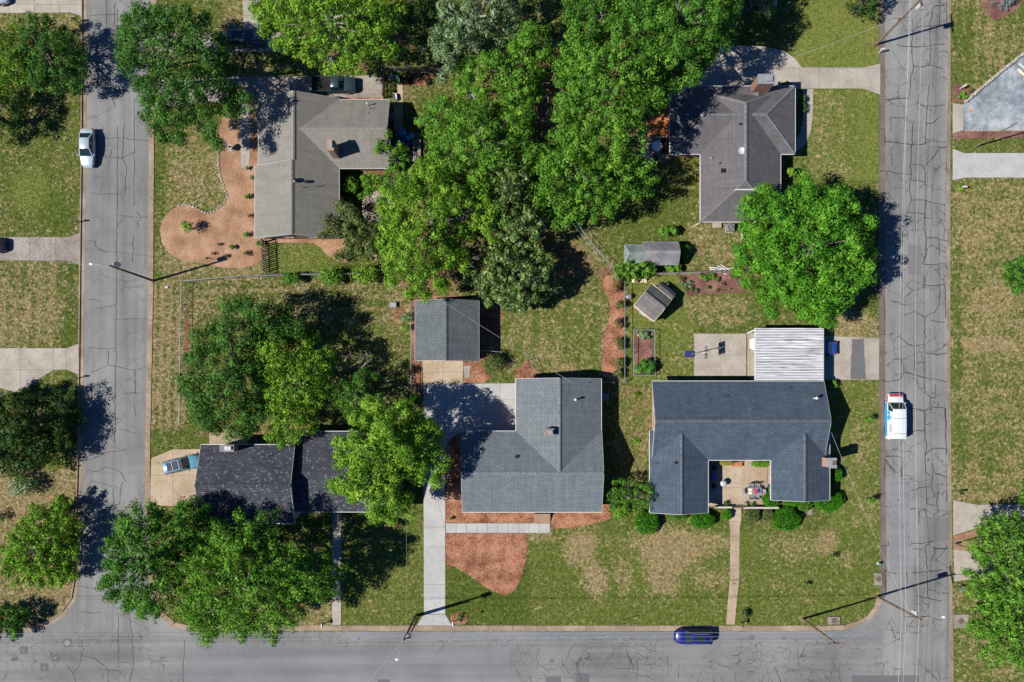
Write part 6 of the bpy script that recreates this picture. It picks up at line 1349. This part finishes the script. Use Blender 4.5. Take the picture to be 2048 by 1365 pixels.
for i, (y0, z, lb) in enumerate(((Y(1268, 9), 9.0, "upper"), (Y(1277, 9.6), 9.6, "middle"), (Y(1291, 10.4), 10.4, "lower"))):
    p2 = (X(806 - i * 2, z), Y(1272 + i * 9, z), z)
    wire(lb + " overhead wire over the south road left of the driveway pole", (X(-200), y0, z), p2, .3, .012)
    wire(lb + " overhead wire over the south road between the driveway pole and the corner", p2, (X(1672, z), Y(1266 + i * 8, z), z), .5, .012)
wire("dashed service wire from the pale brick house to the corner pole", W(1663, 866, 4.6), off('P3', 0, 0, 8.4), .5, .012)
wire("service wire from the driveway pole up to the lime maple's side", off('P2', 0, 0, 8.6), W(812, 1030, 4.0), .5, .011)
wire("service wire slanting across the garage roof toward the blue-grey house", W(1143, 765, 4.9), W(880, 600, 5.5), .5, .012)
wire("pair of service wires passing the dark yard toward the magnolia, upper one", W(1240, 560, 5.0), W(1150, 440, 7.5), .2, .010)
wire("pair of service wires passing the dark yard toward the magnolia, lower one", W(1238, 566, 4.6), W(1145, 446, 7.2), .2, .009)
wire("west road wire slanting from the lamp pole over the west driveway", off('P1', 0, 0, 9.2), W(-60, 505, 9.0), .4, .014)
wire("west road wire slanting down across the dry west lawn", W(304, 600, 9.0), W(-60, 830, 8.6), .3, .012)
wire("long thin wire from the lamp pole along the tan mulch bed", off('P1', .2, .4, 9.6), W(352, -40, 11.0), .6, .012)
wire("wire slanting from the driveway pole to below the frame", off('P2', 0, 0, 10.2), W(690, 1420, 10.2), .3, .014)
wire("wire slanting from the dark brown pole toward the corner pole", off('P5', 0, 0, 10.2), off('P3', 0, 0, 10.2), .4, .014)
wire("wire crossing the lawn from the tall top pole toward the charcoal house", off('P4', 0, 0, 7.5), W(1578, 118, 5.0), .4, .014)

# ------------------------------------------------------------------ fences
def board_fence(label, a, b, h, bw, gap, mat='wood', both=False, rails=2, name="board_fence", post_every=2.4, lean=0.0):
    a, b = Vector((*W(*a)[:2], 0)), Vector((*W(*b)[:2], 0)); d = b - a; L = d.length; d.normalize(); n = Vector((-d.y, d.x, 0)); ang = math.atan2(d.y, d.x)
    root = thing(name, label, "fence", tuple((a + b) / 2)); k = int(L / (bw + gap))
    for i in range(max(2, int(L / post_every) + 1)):
        p = a + d * (L * i / max(1, int(L / post_every))); MB().box((p.x, p.y, h * .5), (.1, .1, h)).build("post", A[mat], root)
    for i in range(rails):
        z = h * (.25 + .6 * i / max(1, rails - 1)); p, q = a + n * .0 + Vector((0, 0, z)), b + Vector((0, 0, z)); MB().bar(p, q, .05, .09).build("rail", A[mat], root)
    for i in range(k):
        p = a + d * ((i + .5) * (bw + gap)); s = (1 if i % 2 else -1) if both else 1; p = p + n * (.055 * s); hh = h + random.uniform(-.03, .03)
        m = MB(); m.box((p.x, p.y, hh / 2 + .04), (bw, .022, hh), ang); m.build("board", A[mat], root)
    return root
board_fence("striped board fence beside the tan bed at the taupe house corner", (531, 484), (534, 551), 1.75, .13, .13, 'wood', True)
board_fence("low grey board fence running right from the striped fence", (535, 552), (742, 549), 1.2, .14, .12, 'wood', True)
board_fence("board fence in shade behind the clay strip and green bin", (776, 146), (892, 150), 1.8, .13, .06, 'wood', False)
board_fence("slatted board fence at the end of the pickup's driveway", (769, 140), (769, 198), 1.8, .10, .07, 'wood_dark', False)
board_fence("weathered plank fence along the maroon mulch bed", (1306, 551), (1492, 545), 1.35, .16, .03, 'wood', False)
board_fence("short board fence at the charcoal house's top left corner", (1342, 150), (1344, 176), 1.7, .14, .04, 'wood', False)
board_fence("short white picket run by the charcoal house's condenser", (1480, 447), (1482, 480), .7, .1, .1, 'white', False)
def chain(label, pts, h=1.2, rail=True, mesh=True, name="chain_link_fence", mat='grey_metal', closed=False, mw=.3):
    P = [Vector((*W(*q)[:2], 0)) for q in pts]
    if closed: P.append(P[0])
    root = thing(name, label, "fence", tuple(P[0])); wm = MB()
    for i in range(len(P) - 1):
        a, b = P[i], P[i + 1]; d = b - a; L = d.length; d.normalize(); k = max(1, int(L / 2.6))
        for j in range(k + (1 if i == len(P) - 2 and not closed else 0)):
            p = a + d * (L * j / k); MB().tube([p, p + Vector((0, 0, h + .05))], .035, 6).build("post", A[mat], root)
        if rail: MB().tube([a + Vector((0, 0, h)), b + Vector((0, 0, h))], .035, 6).build("top_rail", A[mat], root)
        n = int(L / mw)
        for j in range(n):
            p = a + d * (L * j / n); q = a + d * min(L, L * j / n + h); r2 = a + d * max(0, L * j / n - h)
            zq = h * min(1, (L - L * j / n) / h); zr = h * min(1, (L * j / n) / h)
            wm.tube([p + Vector((0, 0, .05)), q + Vector((0, 0, zq))], .006, 3, cap=False); wm.tube([p + Vector((0, 0, .05)), r2 + Vector((0, 0, zr))], .006, 3, cap=False)
    if mesh and wm.v: wm.build("wire_mesh", A[mat], root)
    return root
chain("chain-link fence round the dry side yard by the west road", [(366, 850), (368, 700), (370, 566), (480, 556), (600, 553), (745, 551)])
chain("chain-link fence between the dark yard and the garage", [(823, 602), (824, 720), (825, 832)])
chain("chain-link fence right of the mulch path hedge", [(1247, 566), (1247, 660), (1247, 764)], 1.3)
chain("chain-link gate run from the hedge fence to the blue-grey house", [(1247, 765), (1237, 757)], 1.2, name="chain_link_gate")
chain("short chain-link run at the garage's lower right corner", [(961, 702), (1004, 706)], 1.2)
chain("short chain-link gate above the blue-grey house's corner", [(1060, 720), (1072, 756)], 1.2, name="chain_link_gate")
chain("long diagonal chain-link fence in the dark wooded yard", [(1150, 450), (1190, 500), (1240, 556)], 1.2)
chain("green wire garden fence round the vegetable bed", [(1265, 662), (1307, 662), (1308, 752), (1265, 752)], .9, True, True, "garden_fence", 'fence_green', True, .35)
chain("low handrail right of the blue-grey house", [(1205, 766), (1226, 766)], 1.0, True, False, "handrail")

# ------------------------------------------------------------------ small things
def mailbox(label, px, py, mat, ang=0.0, post='wood', h=1.05, newsp=False):
    x, y, _ = W(px, py); r = thing("mailbox", label, "mailbox", (x, y, 0), "mailboxes along the kerbs"); c, s = math.cos(ang), math.sin(ang)
    MB().box((x, y, h / 2), (.1, .1, h)).build("post", A[post], r)
    m = MB(); n = 8; L = .26; vs = []
    for e in (-L, L):
        for k in range(n + 1):
            a = PI * k / n; yy, zz = .1 * math.cos(a), h + .12 + .1 * math.sin(a); vs.append((x + c * e - s * yy, y + s * e + c * yy, zz))
        for yy in (-.1, .1): vs.append((x + c * e - s * yy, y + s * e + c * yy, h))
    k = n + 3
    ring = list(range(n + 1)) + [n + 1, n + 2]
    m.add(vs, [tuple(ring), tuple(i + k for i in ring)[::-1]] + [(ring[i], ring[(i + 1) % k], ring[(i + 1) % k] + k, ring[i] + k) for i in range(k)])
    m.build("box", A[mat], r); MB().box((x + s * .12, y - c * .12, h + .2), (.04, .02, .16)).build("flag", A['red_paint'], r)
mailbox("black mailbox on the west kerb beside the top left driveway", 157, 46, 'black'); mailbox("black mailbox on the west kerb above the west driveway", 158, 446, 'black')
mailbox("dark mailbox on the west kerb below the curved driveway", 158, 757, 'black'); mailbox("dark mailbox at the end of the split-level house walk", 648, 1247, 'grey_metal', PI / 2)
mailbox("white mailbox in the round mulch ring by the driveway", 907, 1243, 'white', PI / 2, 'white'); mailbox("dark mailbox at the end of the courtyard walk", 1481, 1246, 'black', PI / 2)
mailbox("white mailbox by the tall pole at the top of the east road", 1757, 107, 'white', PI * .1, 'white'); mailbox("black mailbox in the corner mulch of the parking court", 1919, 179, 'white', PI * .2, 'white')
mailbox("white mailbox on the east verge below the wide pale driveway", 1919, 379, 'white', 0, 'wood'); mailbox("dark mailbox on the east verge above the lower driveway", 1914, 985, 'black'); mailbox("teal mailbox on the east verge below the split driveway", 1914, 1175, 'teal')
hy = thing("fire_hydrant", "white and teal hydrant on the verge near the junction", "hydrant", W(1756, 1127)); x, y, _ = W(1756, 1127)
MB().lathe((x, y, 0), [(.18, 0), (.18, .05), (.13, .07), (.13, .5)], 12).build("barrel", A['white'], hy); MB().lathe((x, y, .5), [(.17, 0), (.16, .08), (.08, .2), (.03, .28)], 12).build("bonnet", A['teal'], hy)
for a in (0, PI): MB().tube([(x, y, .38), (x + math.cos(a) * .22, y + math.sin(a) * .22, .38)], .06, 8).build("nozzle", A['white'], hy)
def sign(label, px, py, w, h, mat, ang=0, hp=1.2):
    x, y, _ = W(px, py); r = thing("yard_sign", label, "sign", (x, y, 0)); MB().tube([(x, y, 0), (x, y, hp)], .03, 6).build("post", A['galv'], r); MB().box((x, y, hp), (w, .04, h), ang).build("panel", A[mat], r)
sign("small square street sign on the south verge", 1245, 1240, .55, .55, 'grey_metal', .2, 1.9)
sign("small post with a cross arm beside the courtyard walk", 1462, 1162, .5, .1, 'black', .3, 1.4)
def hvac(label, px, py, s=.85, mat='grey_metal'):
    x, y, _ = W(px, py); r = thing("condenser", label, "condenser", (x, y, 0), "air conditioner condensers"); MB().box((x, y, .04), (s + .2, s + .2, .08)).build("pad", A['concrete_old'], r)
    MB().box((x, y, .46), (s, s, .76)).build("housing", A[mat], r); MB().lathe((x, y, .84), [(s * .42, 0), (s * .42, .04), (s * .36, .05), (s * .1, .02)], 16).build("fan_guard", A['black'], r)
    f = MB()
    for k in range(4): f.box((x, y, .9), (s * .7, .09, .015), k * PI / 4)
    f.build("fan_blade", A['galv'], r)
hvac("grey condenser below the charcoal house by the big maple", 1458, 458); hvac("pale condenser on the shaded right side of the blue-grey house", 1210, 795, .7, 'galv'); hvac("pale grey condenser in the dark gap above the board fence, left one", 846, 99, .75, 'galv'); hvac("pale grey condenser in the dark gap above the board fence, right one", 857, 98, .75, 'wire')
hvac("grey condenser in shade above the pickup", 664, 124, .75, 'grey_metal'); hvac("grey condenser at the taupe house's rear wall", 783, 238, .7, 'grey_metal')
# basketball hoop
bx, by, _ = W(1378, 709); bh = thing("basketball_hoop", "portable basketball hoop with clear backboard by the concrete pad", "basketball hoop", (bx, by, 0))
MB().box((bx, by, .14), (1.1, .72, .28)).build("base", A['navy_cloth'], bh); MB().tube([(bx + .3, by, .2), (bx + .62, by, 2.9), (bx + .85, by, 3.2)], .055, 8).build("pole", A['grey_metal'], bh)
bb = MB()
X0 = bx + 1.35
for p, q in (((X0, by - .7, 2.75), (X0, by + .7, 2.75)), ((X0, by - .7, 3.6), (X0, by + .7, 3.6)), ((X0, by - .7, 2.75), (X0, by - .7, 3.6)), ((X0, by + .7, 2.75), (X0, by + .7, 3.6)), ((X0, by - .25, 2.9), (X0, by - .25, 3.3)), ((X0, by + .25, 2.9), (X0, by + .25, 3.3))): bb.bar(p, q, .06, .06)
bk = bb.build("backboard_frame", A['black'], bh)
g = MT('acrylic', .05, .5); g.b.inputs['Transmission Weight'].default_value = 1.0; g.b.inputs['IOR'].default_value = 1.1; g.base((.9, .92, .93)); MB().box((X0, by, 3.17), (.015, 1.36, .8)).build("backboard", g.m, bk)
MB().bar((bx + .62, by, 2.7), (X0, by, 2.85), .05, .05).build("lower_arm", A['grey_metal'], bh); MB().bar((bx + .85, by, 3.2), (X0, by, 3.4), .05, .05).build("upper_arm", A['grey_metal'], bh)
MB().tube([(X0 + .3 + .23 * math.cos(a), by + .23 * math.sin(a), 3.0) for a in np.linspace(0, 2 * PI, 17)], .02, 5).build("rim", A['red_paint'], bh)
# courtyard table with chairs
def chair(label, px, py, ang, mat='grey_metal', h=.45, group=None, seatm=None, name="patio_chair"):
    x, y, _ = W(px, py); r = thing(name, label, "chair", (x, y, .055), group, ang)
    MB().box((0, 0, h), (.52, .52, .05)).build("seat", A[seatm or mat], r, False); MB().box((-.27, 0, h + .3), (.05, .52, .58)).build("backrest", A[seatm or mat], r, False)
    for a in (-.22, .22):
        for b in (-.22, .22): MB().box((a, b, h / 2), (.04, .04, h)).build("leg", A[mat], r, False)
        MB().box((0, a * 1.15, h + .2), (.5, .04, .04)).build("armrest", A[mat], r, False)
tb = thing("patio_table", "grey patio table laid with cream mats in the courtyard", "table", (*W(1505, 982)[:2], .055)); x, y, _ = W(1505, 982)
MB().box((x, y, .79), (1.7, .98, .05)).build("table_top", A['grey_metal'], tb)
for a in (-.75, .75):
    for b in (-.4, .4): MB().box((x + a, y + b, .41), (.06, .06, .71)).build("leg", A['grey_metal'], tb)
for k in range(2): tag(MB().box((x - .55 + .25 * 0, y - .2 + .4 * k, .825), (.4, .3, .015)).build("place_mat", A['cream_cloth']), ["lower", "upper"][k] + " cream place mat on the courtyard table", "place mat", "place mats on the courtyard table")
tag(MB().box((x + .12, y + .05, .82), (.3, .8, .012), .3).build("folded_flag", A['red_cloth']), "red striped cloth across the courtyard table", "cloth"); tag(MB().box((x + .52, y + .12, .82), (.4, .5, .012), .2).build("folded_napkin", A['navy_cloth']), "navy cloth on the right of the courtyard table", "cloth")
for lb, px, py, an in (("grey chair at the left end of the courtyard table", 1489, 982, 0), ("grey chair at the right end of the courtyard table", 1522, 982, PI), ("left of the two grey chairs above the courtyard table", 1500, 971, -PI / 2), ("right of the two grey chairs above the courtyard table", 1512, 971, -PI / 2), ("left of the two grey chairs below the courtyard table", 1500, 993, PI / 2), ("right of the two grey chairs below the courtyard table", 1511, 993, PI / 2)):
    chair(lb, px, py, an, 'grey_metal', .45, "chairs round the courtyard table")
gr = thing("kettle_grill", "round black grill with pale lid in the courtyard", "grill", (*W(1443, 966)[:2], .055)); x, y, _ = W(1443, 966)
MB().lathe((x, y, .6), [(.1, 0), (.36, .12), (.42, .3), (.42, .34)], 16).build("bowl", A['black'], gr); MB().lathe((x, y, .94), [(.40, 0), (.33, .12), (.15, .2), (.02, .22)], 16).build("lid", A['wire'], gr)
for a in (0, 2.1, 4.2): MB().tube([(x + .2 * math.cos(a), y + .2 * math.sin(a), .65), (x + .38 * math.cos(a), y + .38 * math.sin(a), .055)], .02, 5).build("leg", A['black'], gr)
chair("dark lounge chair in the courtyard's shade at the upper left", 1427, 936, -.6, 'black', .4, "dark chairs in the courtyard shade", None, "lounge_chair"); chair("dark chair in the courtyard's shade at the lower left", 1426, 972, -.3, 'black', .4, "dark chairs in the courtyard shade", None, "lounge_chair")
cl = thing("cooler", "blue storage box in the courtyard's shade", "cooler", (*W(1426, 954)[:2], .055)); x, y, _ = W(1426, 954); MB().box((x, y, .25), (.5, .8, .38)).build("body", A['blue_pot'], cl); MB().box((x, y, .47), (.54, .84, .06)).build("lid", A['p_blue2'], cl)
bn = thing("bench", "brown wooden bench against the courtyard's back wall", "bench", (*W(1473, 929)[:2], .055)); x, y, _ = W(1473, 929)
for k in range(4): MB().box((x, y - .2 + .13 * k, .47), (1.15, .11, .04)).build("slat", A['terracotta'], bn)
MB().box((x, y + .3, .75), (1.15, .05, .4)).build("backrest", A['terracotta'], bn)
for a in (-.5, .5): MB().box((x + a, y, .25), (.06, .5, .38)).build("leg", A['black'], bn)
um = thing("folded_umbrella", "dark closed umbrella at the courtyard's right wall", "umbrella", (*W(1534, 972)[:2], .03)); x, y, _ = W(1534, 972)
MB().lathe((x, y, 0), [(.3, 0), (.3, .06), (.04, .1), (.03, .8)], 14).build("base", A['grey_metal'], um); MB().lathe((x, y, .8), [(.08, 0), (.32, .15), (.28, .6), (.1, 1.3), (.02, 1.6)], 12).build("canopy", A['green_plastic'], um)
cw = thing("courtyard_wall", "low pink brick wall with iron gate closing the courtyard", "wall", W(1480, 1014))
MB().box(((X(1428) + X(1460)) / 2, Y(1013.5), .45), (X(1460) - X(1428), .22, .9)).build("wall", A['brick_pink'], cw); MB().box(((X(1484) + X(1553)) / 2, Y(1014.5), .45), (X(1553) - X(1484), .22, .9)).build("wall", A['brick_pink'], cw)
gm = MB()
for k in range(7): gm.tube([(X(1460) + .15 + k * .19, Y(1013.5), .1), (X(1460) + .15 + k * .19, Y(1013.5), 1.2)], .015, 4)
for k in range(3): gm.tube([(X(1460.5), Y(1013.5), .25 + .4 * k), (X(1483.5), Y(1013.5), .25 + .4 * k)], .02, 4)
gm.build("gate", A['black'], cw)
for lb, px, py, mt, r_ in (("pale planter beside the courtyard gate", 1489, 1008, 'wire', .22), ("dark potted plants left of the courtyard gate", 1450, 1006, 'black', .25), ("dark potted plants right of the courtyard gate", 1503, 1008, 'black', .2)):
    x, y, _ = W(px, py); pt = thing("planter", lb, "planter", (x, y, .055)); MB().lathe((x, y, .055), [(r_ * .7, 0), (r_, .4), (r_ * .9, .42), (r_ * .8, .36)], 12).build("pot", A[mt], pt)
    leaf_mesh("foliage", np.array([(x, y, .55)]), np.array([r_ * 1.3]), 70, .14, A['l_lime'], pt, np.random.default_rng(int(px)), None, .8)
# deck behind the taupe house: planks one by one
dk = thing("deck", "weathered plank deck behind the taupe house", "deck", W(812, 306)); dx0, dx1, dy0, dy1 = X(791), X(843), Y(325), Y(268)
for i in range(int((dx1 - dx0) / .15)):
    x = dx0 + .075 + i * .15; yy1 = dy1 if x > X(793) else dy1
    MB().box((x, (dy0 + dy1) / 2, .36), (.14, dy1 - dy0, .035)).build("plank", A['wood'], dk)
for px in (793, 817, 841):
    for py in (271, 323): MB().box((X(px), Y(py), .17), (.1, .1, .34)).build("post", A['wood'], dk)
for px in (829,): MB().box((X(px), (dy0 + dy1) / 2, .75), (.06, dy1 - dy0, .06)).build("handrail", A['offwhite'], dk)
for py in (270, 288, 306, 323): MB().box((X(829), Y(py), .57), (.06, .06, .38)).build("baluster", A['offwhite'], dk)
t = MT("patterned_rug", .9, .1); p = t.pos(); nn = t.noise(p, 4.0, 3, .7); t.base(t.ramp(nn, [(.42, (.012, .03, .11)), (.52, (.03, .07, .2)), (.6, (.2, .26, .38))])); rug = MB().box(((X(792) + X(828)) / 2, Y(280), .386), (X(827.5) - X(792), 23 * KM, .012)).build("rug", t.m); tag(rug, "navy patterned rug on the back deck", "rug")
for lb, px, py, an in (("upright sky-blue garden chair on the deck rug", 807, 270, -PI / 2), ("turned sky-blue garden chair on the deck rug", 821, 279, 2.2)):
    x, y, _ = W(px, py); r = thing("garden_chair", lb, "chair", (x, y, .392), "blue chairs on the deck rug", an)
    for k in range(4): MB().box((-.2 + .13 * k, 0, .36), (.11, .56, .03)).build("seat_slat", A['blue_chair'], r, False)
    for k in range(5): MB().bar((-.22, -.24 + .12 * k, .38), (-.48, -.27 + .135 * k, 1.0), .10, .03).build("back_slat", A['blue_chair'], r, False)
    for s in (-1, 1):
        MB().box((.02, s * .36, .56), (.62, .12, .03)).build("armrest", A['blue_chair'], r, False); MB().box((.24, s * .33, .28), (.09, .04, .56)).build("leg", A['blue_chair'], r, False); MB().box((-.3, s * .31, .28), (.09, .04, .56)).build("leg", A['blue_chair'], r, False)
dd = thing("bird_bath", "dark round basin on the deck's lower end", "basin", (*W(824, 302)[:2], .38)); x, y, _ = W(824, 302); MB().lathe((x, y, .38), [(.2, 0), (.12, .1), (.14, .3), (.42, .42), (.40, .44), (.2, .36)], 16).build("basin", A['black'], dd)
for lb, px, py, mt in (("blue glazed pot in the shadow beyond the deck", 826, 241, 'blue_pot'), ("pink flower pot in the shadow beyond the deck", 840, 258, 'pink'), ("dark trough planter right of the deck", 836, 276, 'green_plastic'), ("blue pot at the deck's lower right corner", 838, 297, 'blue_pot')):
    x, y, _ = W(px, py); pt = thing("flower_pot", lb, "flower pot", (x, y, 0)); MB().lathe((x, y, 0), [(.16, 0), (.26, .35), (.28, .4), (.22, .36)], 12).build("pot", A[mt], pt)
    leaf_mesh("foliage", np.array([(x, y, .5)]), np.array([.24]), 60, .13, A['l_green'], pt, np.random.default_rng(int(px)), None, .8)
gb = thing("wheelie_bin", "green wheeled bin by the board fence", "bin", W(797, 164)); x, y, _ = W(797, 164)
MB().box((x, y, .5), (.58, .62, .9)).build("body", A['green_plastic'], gb); MB().box((x, y, .99), (.64, .7, .07)).build("lid", A['green_plastic'], gb); MB().tube([(x - .28, y + .36, .95), (x + .28, y + .36, .95)], .025, 6).build("handle", A['black'], gb)
for s in (-1, 1): MB().tube([(x + s * .28, y + .33, .1), (x + s * .34, y + .33, .1)], .1, 10).build("wheel", A['rubber'], gb)
for lb, px, py, mt, s in (("pale tarp-covered item beside the green bin", 783, 158, 'wire', .5), ("dark compost box right of the green bin", 811, 166, 'black', .7)):
    x, y, _ = W(px, py); o = thing("storage_box", lb, "box", (x, y, 0)); MB().prism([(x - s * .6, y - s * .5), (x + s * .6, y - s * .4), (x + s * .5, y + s * .6), (x - s * .4, y + s * .5)], 0, .7).build("body", A[mt], o); MB().box((x, y, .73), (s * 1.2, s * 1.1, .06), .1).build("lid", A[mt], o)
kk = thing("wheelbarrow", "white wheelbarrow tipped beside the taupe house", "wheelbarrow", W(790, 197)); x, y, _ = W(790, 197)
MB().add([(x - .25, y + .5, .5), (x + .25, y + .4, .5), (x + .35, y - .35, .6), (x - .1, y - .5, .6), (x - .1, y + .3, .25), (x + .12, y + .28, .25), (x + .15, y - .2, .25), (x, y - .25, .25)], [(4, 5, 6, 7), (0, 1, 5, 4), (1, 2, 6, 5), (2, 3, 7, 6), (3, 0, 4, 7)]).build("tray", A['white'], kk)
MB().tube([(x - .2, y + .75, .2), (x - .12, y + .75, .2)], .2, 12).build("wheel", A['rubber'], kk)
for s in (-.15, .2): MB().tube([(x - .15, y + .75, .2), (x + s, y - 1.0, .6)], .025, 5).build("handle", A['wood'], kk)
# fountain, pots, terrace furniture, swing set
ft = thing("stone_urn", "grey stone urn on the tan mulch bed", "urn", W(463, 299)); x, y, _ = W(463, 299); MB().lathe((x, y, 0), [(.3, 0), (.3, .1), (.14, .2), (.12, .5), (.36, .75), (.44, .95), (.40, .97), (.3, .85), (.05, .8)], 16).build("bowl", A['stone'], ft)
MB().blob((x, y, 1.0), (.16, .14, .22), 8, 6, .1).build("finial", A['stone'], ft)
for lb, px, py, mt, r_ in (("terracotta pot in the gravel circle", 758, 417, 'terracotta', .42), ("grey stone pot in the gravel circle", 745, 417, 'stone', .4)):
    x, y, _ = W(px, py); pt = thing("garden_pot", lb, "pot", (x, y, .04)); MB().lathe((x, y, .04), [(r_ * .6, 0), (r_, .4), (r_, .55), (r_ * .85, .55), (r_ * .75, .4)], 14).build("pot", A[mt], pt); MB().lathe((x, y, .44), [(r_ * .8, 0), (.02, .05)], 12).build("soil", A['mulch_maroon'], pt)
ct = thing("terrace_table", "small blue-white table on the rear terrace", "table", (*W(1312, 297)[:2], .05)); x, y, _ = W(1312, 297); MB().lathe((x, y, .75), [(.6, 0), (.62, .03), (.6, .06)], 20).build("table_top", A['lamp_white'], ct); MB().lathe((x, y, .05), [(.3, 0), (.05, .05), (.05, .7)], 10).build("pedestal", A['black'], ct)
for lb, px, py, an in (("dark chair at the upper right of the terrace", 1325, 284, 2.4), ("dark chair at the right of the terrace table", 1326, 305, 3.1), ("dark chair at the lower edge of the terrace", 1310, 318, 1.3)): chair(lb, px, py, an, 'black', .42, "dark chairs on the rear terrace")
sw = thing("swing_set", "grey timber swing set on the bare leaf litter", "swing set", W(1095, 226)); x, y, _ = W(1095, 226)
MB().bar((x - .2, y - 1.7, 2.1), (x, y + 1.5, 2.1), .11, .11).build("beam", A['wood'], sw)
for yy in (-1.6, 1.4):
    for s in (-1, 1): MB().bar((x - .1, y + yy, 2.1), (x + s * 1.0, y + yy * 1.15, 0), .09, .09).build("leg", A['wood'], sw)
for k, yy in enumerate((-1.2, .4)):
    MB().box((x, y + yy, .5), (.3, .5, .04)).build("swing_seat", A['teal'], sw)
    for s in (-.22, .22): MB().tube([(x - .05, y + yy + s, 2.1), (x, y + yy + s, .5)], .012, 4).build("chain", A['black'], sw)
tr = thing("picnic_table", "grey-white table on the lawn under the big maple", "table", W(952, 195)); x, y, _ = W(952, 195); MB().box((x, y, .74), (1.5, .8, .05), -.1).build("table_top", A['grey_metal'], tr)
for a in (-.6, .6): MB().box((x + a, y, .36), (.08, .6, .72)).build("leg", A['galv'], tr)
wp = thing("wood_pile", "stacked pale logs under the leafy garden tree", "wood pile", W(1280, 563))
for k in range(12): MB().tube([(X(1262) + .17 * k, Y(566), .12), (X(1262) + .17 * k + random.uniform(-.03, .03), Y(559), .13)], .085, 7).build("log", A['cream_cloth' if k % 3 else 'wood'], wp)
bp = thing("lumber_pile", "scattered white boards by the plank fence", "lumber", W(1430, 541))
for k in range(9): x, y, _ = W(1424 + random.uniform(0, 36), 536 + random.uniform(0, 8)); MB().box((x, y, .06 + .035 * k), (random.uniform(1.0, 1.9), .12, .03), random.uniform(-.7, .5)).build("board", A['white'], bp)
tc = thing("trash_can", "dark lidded can behind the hedge fence", "trash can", W(1256, 595)); x, y, _ = W(1256, 595); MB().lathe((x, y, 0), [(.24, 0), (.3, .7), (.32, .72), (.32, .78), (.1, .86)], 14).build("body", A['grey_metal'], tc); MB().tube([(x - .1, y, .88), (x + .1, y, .88)], .02, 5).build("handle", A['black'], tc)
bx2 = thing("utility_box", "small grey square utility box on the dry lawn by the garage", "utility box", W(787, 611)); x, y, _ = W(787, 611); MB().box((x, y, .2), (.75, .55, .4)).build("housing", A['galv'], bx2); MB().box((x, y, .42), (.8, .6, .04)).build("lid", A['grey_metal'], bx2)
by2 = thing("utility_box", "small pale utility box on the verge below the lamp pole", "utility box", W(334, 575)); x, y, _ = W(334, 575); MB().box((x, y, .06), (.4, .3, .12)).build("housing", A['wire'], by2); MB().box((x, y, .13), (.34, .24, .02)).build("lid", A['galv'], by2)
st2 = thing("step_stool", "pale concrete steps and boards below the charcoal house", "steps", W(1432, 452)); x, y, _ = W(1432, 452)
for k in range(3): MB().box((x - .3 + .35 * k, y, .08 + .06 * k), (.34, .6, .16 + .12 * k)).build("step", A['concrete'], st2)
ld = thing("downspout_run", "white downspout kicked out at the charcoal house's lower left corner", "downspout", W(1400, 446)); x, y, _ = W(1400, 446); MB().bar((x, y, .1), (x - .9, y - .5, .05), .1, .08).build("spout", A['white'], ld); MB().bar((x, y, .1), (x + .2, y + .25, 2.6), .09, .09).build("pipe", A['white'], ld)
bm2 = thing("timber_beam", "pale timber edging on the parking court corner", "timber", W(2044, 150)); MB().bar((*W(2035, 140)[:2], .1), (*W(2056, 160)[:2], .1), .18, .18).build("beam", A['cream_cloth'], bm2); MB().bar((*W(2036, 128)[:2], .12), (*W(2060, 150)[:2], .12), .14, .2).build("beam", A['white'], bm2)
br2 = thing("brick_marker", "small brick and concrete square set in the parking court", "marker", W(1941, 223)); MB().box((X(1941), Y(223), .04), (.55, .45, .03)).build("frame", A['concrete'], br2); MB().box((X(1941), Y(223), .06), (.3, .28, .03)).build("brick", A['terracotta'], br2)
